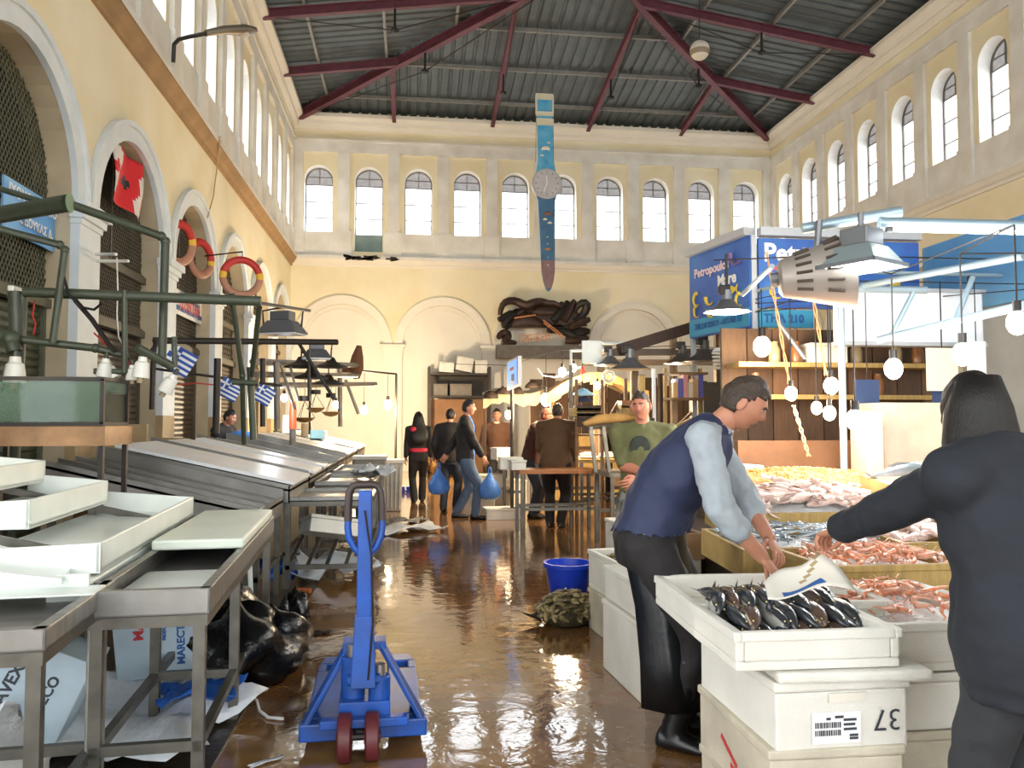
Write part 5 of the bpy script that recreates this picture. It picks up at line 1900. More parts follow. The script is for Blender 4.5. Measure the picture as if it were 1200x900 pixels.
# fish tail slices near the coat sleeve and a thick fish
def cut_fish(label, c, rz):
    r = thing('fish_piece', label, 'fish', c, rz)
    k = B()
    k.path([(-.2, 0, 0), (-.1, 0, .01), (.05, 0, .01), (.16, 0, 0)], .05, 12, radii=[.035, .055, .06, .05])
    k.obj('flesh', mat('white_fish_flesh', sRGB('e9e0d8'), .3), r, smooth=True)
    k = B()
    k.lathe([(0, 0), (.045, 0), (.045, .004), (0, .006)], (.16, 0, 0), 12, RY(PI / 2))
    k.obj('cut_face', mat('pink_cut_flesh', sRGB('c98676'), .35), r)
cut_fish('thick white fish piece with a pink cut end by the sleeve', (2.78, 3.62, .82), R(-25))
for i in range(7):
    k = B()
    k.path([(-.09, 0, 0), (0, .0, .05), (.09, 0, 0)], .02, 8, radii=[.012, .03, .012])
    o = tag(k.obj('striped_fish', mat('striped_grey_fish', sRGB('8b8b88'), .25, var=.6, vscale=25, stretch=(6, 1, 1), col2=sRGB('3d4043')), None, smooth='all'), 'small striped fish fanned out beside the dark coat', 'fish', 'striped fish fan')
    o.location, o.rotation_euler = (2.72 + i * .05, 3.78 - i * .012, .8), (R(15), 0, R(75 - i * 4))
k = B()
k.bx(2.65, 3.15, 3.5, 3.95, .685, .77)
tag(k.obj('fish_crate', FOAM, None, bevel=.01), 'white foam block carrying the striped fish', 'box')

# ---- stacked boxes along the aisle to the left of the vendor
foam_box('tall white foam box beside the black apron', (1.42, 4.55, 0), (.42, .7, .42), (0, 0, R(4)), True)
foam_box('foam box standing on the tall one, beside the black apron', (1.43, 4.6, .425), (.42, .6, .2), (0, 0, R(4)), True)
foam_box('open foam box of brown shellfish next to the blue bucket', (1.55, 5.55, .3), (.42, .6, .27), (0, 0, R(6)), wall=.03)
foam_box('foam box under the open box of brown shellfish', (1.55, 5.55, 0), (.42, .6, .295), (0, 0, R(6)), True, FOAMD)
wtray('brown crate of small catch behind the apron', 1.42, 1.85, 4.9, 5.22, .64, .8, WOOD, 0)
k = B()
k.bx(1.44, 1.83, 4.92, 5.2, 0, .635)
tag(k.obj('carton_pile', mat('grey_carton', sRGB('b8ad9a'), .7, var=.2)), 'grey carton carrying the brown crate', 'carton')
foam_box('upright white foam box by the camouflage trousers', (1.98, 7.0, .02), (.42, .3, .62), (0, 0, R(4)), True)
foam_box('flat white foam lid box on the floor behind the upright box', (2.15, 8.2, .0), (.5, .4, .12), (0, 0, 0), True)
scatter('shellfish', [MU, MU2], 60, heap(1.4, 1.7, 5.3, 5.8, .5, 0, .05), 'brown shellfish in the open foam box', 'shellfish', 'shellfish in the foam box', 17)
scatter('small_fish', [F4], 30, heap(1.5, 1.78, 4.95, 5.16, .76, 0, .03), 'small silver fish in the brown crate', 'fish', 'small catch in the brown crate', 18)

# ---- bucket and mussels
r = thing('bucket', 'bright blue plastic bucket on the wet floor', 'bucket', (1.34, 6.75, 0))
k = B()
k.lathe([(0, .0), (.145, 0), (.15, .01), (.195, .3), (.205, .3), (.205, .315), (.188, .315), (.14, .015), (0, .015)], (0, 0, 0), 28)
k.obj('body', BLUEPL, r, smooth=True)
k = B()
k.lathe([(.196, .285), (.212, .285), (.212, .318), (.196, .318)], (0, 0, 0), 28)
k.obj('rim', BLUEPL, r, smooth=True)
k = B()
k.path([(.2 * math.cos(a), .2 * math.sin(a), .29 - .06 * math.sin(a)) for a in [PI * i / 10 for i in range(11)]], .006, 5)
k.obj('handle', mat('grey_wire', sRGB('9a9a98'), .4, .6), r)
r_m = Vector((1.18, 5.97, 0))
k = B()
lumpy(k, r_m + Vector((0, 0, .09)), (.2, .19, .13), 12, 24, 14, .08, .68)
tag(k.obj('net_sack', mat('dark_net_sack', sRGB('4d4630'), .7, var=.5, vscale=30, bump=.8, bscale=70), None, smooth='all'), 'dark net sack full of mussels on the floor', 'sack')
def mfn(i, rnd):
    a, t = rnd.uniform(0, 2 * PI), math.acos(rnd.uniform(-.15, 1))
    d = Vector((.21 * math.sin(t) * math.cos(a), .2 * math.sin(t) * math.sin(a), .14 * math.cos(t)))
    return r_m + d + Vector((0, 0, .09)), (rnd.uniform(-.6, .6), rnd.uniform(-.5, .5) + t * .3, rnd.uniform(0, 6.3)), rnd.uniform(.9, 1.35)
scatter('mussel', [MU, MU2], 170, mfn, 'olive brown mussel heaped in front of the blue bucket', 'mussel', 'mussels on the floor', 19)
k = B()
k.path([r_m + Vector((-.2, .02, .06)), r_m + Vector((-.26, .05, .05)), r_m + Vector((-.33, .08, .07))], .02, 6, radii=[.04, .015, .004])
tag(k.obj('sack_tie', DKMET), 'twisted dark end of the mussel sack', 'sack tie')

# ================================================================== SIGNS AND LAMPS OF THE STALL
SG = mat('deep_blue_sign_print', sRGB('2b4fa8'), .4, var=.4, vscale=1.5, col2=sRGB('3d79c4'))
SGC = mat('cyan_sign_strip', sRGB('3a9cc4'), .4)
SGY = mat('yellow_sign_print', sRGB('e0c23a'), .5)
SGR = mat('rose_sign_print', sRGB('d4566a'), .5)
SGF = mat('grey_sign_frame', sRGB('b9bcc0'), .4, .3)
p_r, p_l = Vector((4.03, 9.0, 0)), Vector((3.78, 10.35, 0))
zt, zb = 3.72, 2.62
rt_side = (p_r - p_l).normalized()                      # reading direction as seen from the aisle
nrm = rt_side.cross(Vector((0, 0, 1))).normalized()     # towards the aisle
if nrm.x > 0:
    nrm = -nrm
r1 = thing('stall_sign', 'blue stall sign facing the aisle, with yellow sea creatures', 'sign', (3.9, 9.6, 0))
def board(p0, p1, z0, z1, th, m, root, name, n, off=0.0):
    a, c = p0 + n * off, p1 + n * off
    k = B()
    d = n * th
    k.hexa([Vector((a.x, a.y, z0)), Vector((c.x, c.y, z0)), Vector((c.x, c.y, z0)) + d, Vector((a.x, a.y, z0)) + d,
            Vector((a.x, a.y, z1)), Vector((c.x, c.y, z1)), Vector((c.x, c.y, z1)) + d, Vector((a.x, a.y, z1)) + d])
    return k.obj(name, m, root, world=True)
board(p_l, p_r, zb, zt, .05, SG, r1, 'board', nrm)
board(p_l, p_r, zb + .02, zb + .24, .01, SGC, r1, 'cyan_strip', nrm, .05)
board(p_l, p_r, zt, zt + .1, .16, SGF, r1, 'top_channel', nrm, -.04)
for pp in (p_l, p_r):
    k = B()
    k.bx(pp.x - .03, pp.x + .03, pp.y - .03, pp.y + .03, 0, zt)
    k.obj('post', SGF, r1, world=True)
def on1(t, z, off=.062):
    q = p_l.lerp(p_r, t) + nrm * off
    return Vector((q.x, q.y, z))
text('lettering', 'Petropoulos', .165, mat('pale_pink_lettering', sRGB('f0d5d5'), .5), r1, frame_matrix(on1(.4, 3.46), rt_side, (0, 0, 1)), bold=.004)
text('lettering', 'Mare', .2, WHITE, r1, frame_matrix(on1(.66, 3.27), rt_side, (0, 0, 1)), bold=.006)
text('lettering', 'ΤΗΛ 210 3250171 - 6972 808 107', .1, INKB, r1, frame_matrix(on1(.5, 2.75, .064), rt_side, (0, 0, 1)), font_scale_x=.78, bold=.003)
def creature(root, org, right, scale, seed, m):
    """flat cut-out of a fish, prawn or shell printed on the sign"""
    rnd = random.Random(seed)
    k = B()
    kind = seed % 3
    if kind == 0:
        pl = [(.5 * math.cos(a), .28 * math.sin(a)) for a in [2 * PI * i / 14 for i in range(14)]]
        k.prism(pl, lambda u, v, w: org + right * (u * scale) + Vector((0, 0, v * scale)) + right.cross(Vector((0, 0, 1))) * w, 0, .006)
        pl = [(.4, 0), (.8, .28), (.7, 0), (.8, -.28)]
        k.prism(pl, lambda u, v, w: org + right * (u * scale) + Vector((0, 0, v * scale)) + right.cross(Vector((0, 0, 1))) * w, 0, .006)
    else:
        n = 12
        pts = []
        for i in range(n + 1):
            a = (.3 + 1.3 * kind) + (3.6 if kind == 1 else 2.6) * i / n
            pts.append(org + right * (scale * .42 * math.cos(a)) + Vector((0, 0, scale * .42 * math.sin(a))))
        k.path(pts, .03, 6, radii=[scale * (.13 - .09 * i / n) for i in range(n + 1)])
    k.obj('printed_sea_creature', m, root, world=True)
for t, z, s, sd in ((.15, 3.12, .2, 1), (.38, 3.1, .22, 2), (.72, 3.12, .2, 3), (.15, 2.96, .18, 4), (.4, 2.93, .2, 5), (.86, 2.98, .18, 7)):
    creature(r1, on1(t, z, .064), rt_side, s, sd, SGY)
creature(r1, on1(.82, 3.55, .064), rt_side, .3, 2, mat('dull_violet_print', sRGB('6a5a86'), .5))
r2 = thing('stall_sign', 'blue stall sign facing the camera above the fish stall', 'sign', (5.1, 9.0, 0))
q_l, q_r = Vector((4.08, 9.0, 0)), Vector((6.12, 9.0, 0))
nf = Vector((0, -1, 0))
board(q_l, q_r, 2.85, 3.68, .05, SG, r2, 'board', nf)
board(Vector((4.08, 9, 0)), Vector((4.75, 9, 0)), 2.62, 2.83, .05, SGC, r2, 'cyan_strip', nf)
board(q_l, q_r, 3.7, 3.8, .12, SGF, r2, 'top_channel', nf)
text('lettering', 'Petr', .3, WHITE, r2, frame_matrix((4.14, 8.945, 3.5), (1, 0, 0), (0, 0, 1)), align='LEFT', bold=.01)
text('lettering', 'o', .3, mat('red_sign_letter', sRGB('d8484e'), .5), r2, frame_matrix((4.69, 8.945, 3.5), (1, 0, 0), (0, 0, 1)), align='LEFT', bold=.012)
text('lettering', 'poulos', .3, WHITE, r2, frame_matrix((4.88, 8.945, 3.5), (1, 0, 0), (0, 0, 1)), align='LEFT', bold=.01)
for i in range(9):
    k = B()
    k.bx(4.25 + i * .09, 4.3 + i * .09, 8.942, 8.95, 3.3, 3.35)
    k.obj('red_dot_print', SGR, r2, world=True)
text('lettering', 'ΤΗΛ 210', .13, INKB, r2, frame_matrix((4.38, 8.945, 2.72), (1, 0, 0), (0, 0, 1)), bold=.006)
for x, z, s, sd in ((5.55, 3.0, .3, 2), (5.85, 3.05, .3, 1), (5.3, 3.02, .26, 3), (4.3, 3.05, .2, 4)):
    creature(r2, Vector((x, 8.944, z)), Vector((1, 0, 0)), s, sd, SGY)
for x in (6.08,):
    k = B()
    k.bx(x - .03, x + .03, 9.02, 9.08, 0, 3.7)
    k.obj('post', SGF, r2, world=True)
# long blue fascia running towards the camera on the far side of the stall
r3 = thing('blue_fascia', 'long plain blue fascia board on the far right of the stall', 'fascia', (6.2, 6, 0))
k = B()
k.bx(6.2, 6.25, 3.2, 9.0, 2.75, 3.62)
k.obj('board', mat('faded_blue_board', sRGB('5f9cc4'), .5, var=.25, vscale=1.2, col2=sRGB('4f86b8')), r3, world=True)
for y in (3.3, 6.1, 8.8):
    k = B()
    k.bx(6.26, 6.32, y - .03, y + .03, 0, 3.6)
    k.obj('post', SGF, r3, world=True)
# white light box under the signs with slanting pale rails
r4 = thing('light_box', 'large white box hanging under the stall signs', 'box', (5.2, 7.6, 2.3))
pa, pb = at(985, 402, Y=7.6), at(1152, 342, Y=7.6)
k = B()
k.bx(pa.x, pb.x, 7.6, 7.75, pa.z, pb.z)
k.obj('cabinet', mat('white_translucent_plastic', sRGB('e8eef2'), .4), r4, world=True, bevel=.02)
k = B()
for x, z in ((pa.x, pa.z), (pa.x, pb.z)):
    k.bx(pa.x - .02, pb.x + .02, 7.58, 7.77, z - .02, z + .02)
k.obj('edge_trim', SGF, r4, world=True)
for x in (pa.x + .1, pb.x - .1):
    k = B()
    k.tube((x, 7.68, pb.z), (x, 7.68, 3.05), .015, 6)
    k.obj('hanger', DKMET, r4, world=True)
fr5 = pipes('lamp_rig', 'pale blue-grey lamp rails over the right stall', 'frame', Vector((3.2, 6.4, 0)), [
    ('rail', [at(985, 338, Y=6.6), at(1085, 340, Y=6.6)], .035),
    ('rail', [at(1030, 398, Y=6.0), at(1200, 358, Y=4.6)], .03),
    ('rail', [at(1010, 335, Y=6.6), at(1200, 300, Y=5.0)], .03),
    ('slanting_rail', [at(1070, 343, Y=6.0), at(1042, 398, Y=6.0)], .02),
    ('slanting_rail', [at(1140, 325, Y=5.6), at(1118, 380, Y=5.5)], .02),
    ('post', [at(985, 338, Y=6.6), Vector((at(985, 338, Y=6.6).x, 6.6, .68))], .03),
    ('top_beam', [at(1030, 262, Y=5.0), at(1260, 268, Y=4.7)], .045),
    ('side_rail', [at(905, 312, Y=5.6), at(870, 345, Y=6.4)], .02),
    ('top_rail', [at(940, 268, Y=5.3), at(1056, 248, Y=5.1)], .04),
    ('cross_rail', [Vector((4.05, 8.93, 3.05)), Vector((4.35, 7.68, 3.05)), Vector((6.22, 7.68, 3.05))], .02),
], mat('pale_blue_grey_steel', sRGB('9fb4bf'), .4, .4), None)
# fluorescent tube on the top beam
r = thing('tube_lamp', 'white fluorescent tube along the top beam at right', 'lamp', at(1120, 270, Y=4.85))
a, c = at(1042, 269, Y=4.92), at(1260, 274, Y=4.62)
k = B()
k.tube(a, c, .014, 8)
k.obj('tube', mat('lit_fluorescent_tube', (1, 1, 1), .3, emit=(.9, .97, 1), estr=9), r, world=True)
for p in (a, c):
    k = B()
    k.tube(p - Vector((.02, 0, 0)), p + Vector((.02, 0, 0)), .02, 8)
    k.obj('end_cap', GREYMET, r, world=True)

LITC = mat('lit_cool_lamp_glass', (1, 1, 1), .3, emit=(.9, .97, 1), estr=14)
def lamp_light(root, loc, watts, col, rad=.1):
    ld = bpy.data.lights.new('lamp_light', 'POINT')
    ld.energy, ld.color, ld.shadow_soft_size = watts, col, rad
    lo = bpy.data.objects.new('lamp_light', ld)
    COL.objects.link(lo)
    lo.parent = root
    lo.location = loc
# big square reflector lamp
c = at(1010, 312, Y=4.95)
r = thing('reflector_lamp', 'large square reflector lamp lit over the fish trays', 'lamp', c, R(28))
k = B()
k.hexa([(-.2, -.2, 0), (.2, -.2, 0), (.2, .2, 0), (-.2, .2, 0), (-.12, -.12, .13), (.12, -.12, .13), (.12, .12, .13), (-.12, .12, .13)])
k.obj('reflector', mat('glassy_grey_reflector', sRGB('9aa9ab'), .3, .4), r, bevel=.01)
k = B()
k.bx(-.1, .1, -.1, .1, .13, .25)
k.obj('gear_box', GREYMET, r, bevel=.01)
k = B()
k.bx(-.18, .18, -.18, .18, -.012, -.002)
k.obj('lit_glass', LITC, r)
k = B()
for s in (-1, 1):
    k.bx(s * .2, s * .21, -.21, .21, -.015, .012)
    k.bx(-.21, .21, s * .2, s * .21, -.015, .012)
k.obj('frame', GREYMET, r)
k = B()
k.tube((0, 0, .25), (0, 0, .36), .02, 8)
k.obj('stem', GREYMET, r)
lamp_light(r, (0, 0, -.1), 15, (.92, .97, 1))
# slotted barrel lamp housing
c = at(958, 322, Y=5.2)
Mb = RZ(R(-22)) @ RY(R(86))
r = thing('barrel_lamp', 'grey barrel lamp housing with cooling slots', 'lamp', c)
k = B()
k.lathe([(.0, -.26), (.1, -.26), (.13, -.24), (.19, -.03), (.255, .2), (.265, .22), (.24, .22), (.17, -.03), (.1, -.2)], (0, 0, 0), 26, Mb)
k.obj('housing', mat('warm_grey_housing', sRGB('a39a90'), .45, .3), r, smooth=True)
for rowz, rr, n0 in ((-.15, .16, 0), (.04, .214, 0)):
    for i in range(9):
        a = R(150) + i * R(20)
        k = B()
        p = Mb @ Vector((rr * math.cos(a), rr * math.sin(a), rowz))
        d = Mb @ Vector((rr * 1.16 * math.cos(a), rr * 1.16 * math.sin(a), rowz + .1))
        k.tube(p, d, .011, 5)
        k.obj('cooling_slot', mat('dark_slot', sRGB('4a3f36'), .8), r)
k = B()
k.lathe([(0, 0), (.17, 0), (.22, .12), (0, .13)], (0, 0, 0), 22, Mb)
k.obj('lit_glass', LITC, r)
k = B()
k.tube(Mb @ Vector((0, 0, -.25)), Mb @ Vector((0, 0, -.31)), .05, 10)
k.obj('end_boss', GREYMET, r)
k = B()
k.tube((0, 0, .18), (.02, 0, .38), .025, 8)
k.obj('bracket', GREYMET, r)
lamp_light(r, Mb @ Vector((0, 0, .35)), 14, (.95, .97, 1))
def bell_lamp(label, c, s, lit, watts, col=(.92, .97, 1), cordz=None, m=None):
    r = thing('bell_lamp', label, 'lamp', c)
    k = B()
    k.lathe([(s * .18, s * .55), (s * .3, s * .5), (s * .45, s * .3), (s, 0), (s * .97, 0), (s * .42, s * .27), (s * .2, s * .45)], (0, 0, 0), 22)
    k.obj('shade', m or GREYMET, r, smooth=True)
    k = B()
    k.tube((0, 0, s * .5), (0, 0, s * .95), s * .2, 12)
    k.obj('neck', m or GREYMET, r, smooth=True)
    k = B()
    k.bx(-s * .35, s * .12, -s * .15, s * .15, s * .75, s * 1.15)
    k.obj('gear_box', DKMET, r, bevel=.01)
    k = B()
    k.lathe([(0, -.02), (s * .6, -.01), (s * .9, .01), (0, .02)], (0, 0, 0), 20)
    k.obj('lit_glass' if lit else 'glass', LITC if lit else mat('unlit_lamp_glass', sRGB('d5d0c4'), .3), r)
    if cordz:
        k = B()
        k.tube((0, 0, s * .9), (0, 0, cordz), .012, 6)
        k.obj('stem', DKMET, r)
    if watts:
        lamp_light(r, (0, 0, -.08), watts, col)
bell_lamp('lit bell lamp hanging before the aisle-facing blue sign', at(852, 366, Y=6.5), .2, True, 18, cordz=.5)
# spiral energy-saving bulbs
def spiral(label, c, s, top):
    r = thing('spiral_bulb', label, 'light bulb', c, 0, 'unlit spiral bulbs under the sign')
    k = B()
    pts = []
    for i in range(49):
        a = i * 2 * PI / 10
        rr = s * .3 * (1 - .012 * i * .5)
        pts.append((rr * math.cos(a), rr * math.sin(a), -s * .75 * i / 48))
    k.path(pts, s * .055, 5)
    k.obj('spiral_tube', mat('white_spiral_glass', sRGB('efe7d6'), .3), r, smooth='all')
    k = B()
    k.lathe([(0, .16 * s), (.2 * s, .15 * s), (.3 * s, .02 * s), (.28 * s, -.02 * s), (0, -.02 * s)], (0, 0, 0), 14)
    k.obj('base', WHITE, r, smooth=True)
    k = B()
    k.tube((0, 0, .15 * s), (0, 0, top), .012, 5)
    k.obj('cord', mat('orange_brown_cord', sRGB('b57c55'), .6), r)
for i, (x, y, lab) in enumerate(((843, 412, 'left unlit spiral bulb under the blue sign'), (873, 404, 'middle unlit spiral bulb under the blue sign'), (899, 412, 'right unlit spiral bulb behind the warm lit lamp'), (933, 420, 'fourth spiral bulb at right behind the hanging cords'))):
    p = at(x, y, Y=(9.8, 9.25, 8.97, 8.97)[i])
    spiral(lab, p, .3, 2.64 - p.z if i < 2 else 2.86 - p.z)
# lit bulbs of the stall
BB = [(893, 406, 8.0, .09, WARM, 40, 'largest warm bulb glowing left of the hanging cords', 2.9), (927, 461, 6.4, .05, WARM, 28, 'warm bulb glowing above the orange shrimp tray', 2.9), (974, 452, 6.3, .06, WARM, 34, 'upper warm bulb right of the orange shrimp tray', 2.9),
      (972, 484, 6.2, .05, WARM, 24, 'lower warm bulb right of the orange shrimp tray', 2.9), (957, 478, 7.0, .05, (1, .85, .55), 6, 'small clear bulb between the two warm bulbs', 2.7), (1002, 492, 5.2, .06, (1, .97, .92), 18, 'cool white bulb hanging low over the large fish', 2.6),
      (1047, 432, 5.6, .065, (.95, .98, 1), 24, 'glaring cool bulb below the white box', 2.62), (1128, 415, 5.0, .065, (.95, .98, 1), 20, 'glaring cool bulb above the dark-haired head', 2.65), (1192, 378, 4.4, .06, (.92, .97, 1), 15, 'glaring cool bulb at the right edge of the view', 2.7)]
for x, y, Y, rad, col, wts, lab, zt_ in BB:
    p = at(x, y, Y=Y)
    bulb(lab, p, rad, col, wts, max(.1, zt_ - p.z))
# wires strung through the tops of the bulb cords
def strung(label, pts):
    k = B()
    k.path(sorted([Vector(p) for p in pts], key=lambda v: v.x), .006, 5)
    tag(k.obj('strung_wire', DKMET), label, 'wire')
tops = [Vector((*at(x, y, Y=Y).xy, max(zt_, at(x, y, Y=Y).z + .1))) for x, y, Y, rad, col, wts, lab, zt_ in BB]
strung('wire strung across the stall for the warm bulbs', [tops[1], tops[2], tops[3], (2.6, 6.6, 2.9), (6.2, 6.2, 2.9)])
strung('wire strung across the stall for the cool bulbs', [tops[5], tops[6], tops[7], tops[8], (6.2, 4.6, 2.66)])
strung('wire strung below the signs for the largest warm bulb', [tops[0], (4.03, 8.95, 2.9), (6.2, 8.0, 2.9)])
strung('wire strung for the small clear bulb', [tops[4], (4.03, 8.95, 2.8), (6.2, 6.9, 2.8)])
strung('wire strung for the notices at the back of the stall', [(4.03, 8.95, 2.95), (4.3, 7.4, 2.9), (6.2, 7.35, 2.9)])
# hanging orange cords (twisted pairs) from lamp housings down to the boards
for i, (a, c, lab) in enumerate(((at(898, 295, Y=6.9), at(925, 450, Y=6.9), 'left hanging orange cord crossing the signs'), (at(943, 290, Y=6.6), at(968, 440, Y=6.6), 'right hanging orange cord crossing the barrel lamp'), (at(930, 475, Y=6.5), at(948, 535, Y=6.3), 'lower end of the orange cord over the shrimp tray'))):
    k = B()
    n = 14
    for ph in (0, PI):
        k.path([a.lerp(c, j / n) + Vector((.012 * math.cos(j * 1.3 + ph), .012 * math.sin(j * 1.3 + ph), 0)) for j in range(n + 1)], .006, 4)
    tag(k.obj('hanging_rope', mat('orange_cord', sRGB('d69a66'), .6)), lab, 'rope')
k = B()
k.tube(at(912, 378, Y=7.0), at(943, 420, Y=7.0), .02, 8)
tag(k.obj('grey_strut', GREYMET), 'grey slanting strut beneath the small blue sign strip', 'strut')
# back of the stall: boards, shelf, boxes, notices
k = B()
k.bx(3.2, 6.1, 7.55, 7.62, 0, 1.32)
tag(k.obj('back_board', mat('rosy_brown_board', sRGB('8d6347'), .7, var=.3, vscale=3)), 'long brown board closing the back of the stall', 'board')
k = B()
k.bx(2.6, 3.3, 6.9, 7.5, .7, 1.1)
tag(k.obj('side_board', WOODD), 'dark low board at the left back of the stall', 'board')
foam_box('white foam box lying left of the orange shrimp tray', (2.75, 6.75, .99), (.5, .35, .14), (0, 0, R(10)), True)
k = B()
k.bx(2.5, 3.05, 6.55, 6.95, .68, .985)
tag(k.obj('support_crate', WOODD), 'dark crate under the foam box by the shrimp tray', 'crate')
pw = thing('stall_partition', 'brown wooden partition with shelves behind the warm bulbs', 'partition', (4.6, 8.6, 0))
for i in range(9):
    k = B()
    x = 3.45 + i * .3
    k.bx(x, x + .285, 8.55, 8.6 + .012 * (i % 3), 0, 2.55)
    k.obj('plank', mat('plank_brown_%d' % (i % 3), sRGB(('5f4530', '523a28', '6b4c34')[i % 3]), .7, var=.3, vscale=4, bump=.2, stretch=(6, 1, 1)), pw, world=True)
for z in (1.75, 2.1):
    k = B()
    k.bx(3.5, 5.9, 8.2, 8.55, z, z + .05)
    k.obj('shelf_board', WOODL, pw, world=True)
for i in range(9):
    k = B()
    x = 3.75 + i * .24
    if 4.25 < x < 4.85:
        continue
    k.lathe([(0, 0), (.06, 0), (.065, .02), (.065, .16), (.04, .2), (.04, .24), (0, .24)], (x, 8.36 + .03 * (i % 2), 2.151 if i % 3 else 1.801), 12)
    tag(k.obj('jar', mat('amber_jar_%d' % (i % 2), sRGB(('7a4f2c', 'a08a66')[i % 2]), .3), None, smooth=True), 'small jar standing on the wooden partition shelves', 'jar', 'jars on the partition shelves')
foam_box('white foam box on the upper partition shelf', (4.55, 8.38, 2.15), (.42, .3, .22), (0, 0, 0), True)
for i, (x0, y0, x1, y1, Y, m_, lab) in enumerate(((1087, 408, 1122, 458, 7.3, mat('cream_notice', sRGB('e4dcc8'), .6), 'cream printed notice behind the cool bulbs'), (1135, 400, 1155, 450, 7.3, mat('white_notice', sRGB('e8e8e4'), .6), 'white notice right of the cream one'), (1004, 445, 1030, 480, 7.4, mat('navy_cloth', sRGB('34456b'), .8), 'navy blue cloth hanging at the back of the stall'), (1094, 458, 1118, 490, 7.4, mat('navy_cloth', sRGB('34456b'), .8), 'second navy cloth below the cream notice'))):
    a, c = at(x0, y1, Y=Y), at(x1, y0, Y=Y)
    k = B()
    k.bx(a.x, c.x, Y, Y + .015, a.z, c.z)
    n_ = thing('notice' if i < 2 else 'hanging_cloth', lab, 'notice' if i < 2 else 'cloth', ((a.x + c.x) / 2, Y, a.z))
    k.obj('sheet', m_, n_, world=True)
    k = B()
    k.tube(((a.x + c.x) / 2, Y + .01, c.z), ((a.x + c.x) / 2, Y + .01, 2.9), .005, 4)
    k.obj('string', DKMET, n_, world=True)
a, c = at(1036, 508, Y=6.9), at(1104, 472, Y=6.9)
k = B()
k.bx(a.x, c.x, 6.9, 7.3, .68, c.z)
tag(k.obj('pale_crate', mat('pale_peach_crate', sRGB('dcc7ac'), .6, var=.15)), 'pale crate standing behind the large fish', 'crate')
a, c = at(1015, 512, Y=6.6), at(1034, 482, Y=6.6)
k = B()
k.bx(a.x, c.x, 6.6, 6.85, .68, c.z)
tag(k.obj('small_scale_box', mat('cream_scale_body', sRGB('c9b79c'), .5)), 'small cream scale box left of the pale crate', 'scale')
# ================================================================== PEOPLE
def remeshed(b, vox, smooth_it=3, name='tmp'):
    """one continuous skin over overlapping closed volumes"""
    me = b.mesh(name, [SKIN])
    o = bpy.data.objects.new(name + '_tmp', me)
    COL.objects.link(o)
    md = o.modifiers.new('r', 'REMESH')
    md.mode = 'VOXEL'
    md.voxel_size = vox
    sm = o.modifiers.new('s', 'SMOOTH')
    sm.factor, sm.iterations = .5, smooth_it
    bpy.context.view_layer.update()
    out = bpy.data.meshes.new_from_object(o.evaluated_get(bpy.context.evaluated_depsgraph_get()))
    bpy.data.objects.remove(o)
    bpy.data.meshes.remove(me)
    return out
def ik(a, t, l1, l2, pole):
    """elbow or knee between a and target t"""
    d = t - a
    L_ = min(d.length, (l1 + l2) * .999)
    t = a + d.normalized() * L_
    x = (l1 * l1 - l2 * l2 + L_ * L_) / (2 * L_)
    h = math.sqrt(max(0, l1 * l1 - x * x))
    dn = d.normalized()
    p = pole - dn * pole.dot(dn)
    p = p.normalized() if p.length > 1e-5 else dn.orthogonal().normalized()
    return a + dn * x + p * h, t
def cap(b, p0, p1, r0, r1, n=12, bulge=None):
    """tapered limb with rounded ends"""
    b.tube(p0, p1, r0, n, r1)
    b.sphere(p0, r0 * 1.0, n, 8)
    b.sphere(p1, r1 * 1.0, n, 8)
    if bulge:
        t, r = bulge
        b.sphere(p0.lerp(p1, t), r, n, 8)

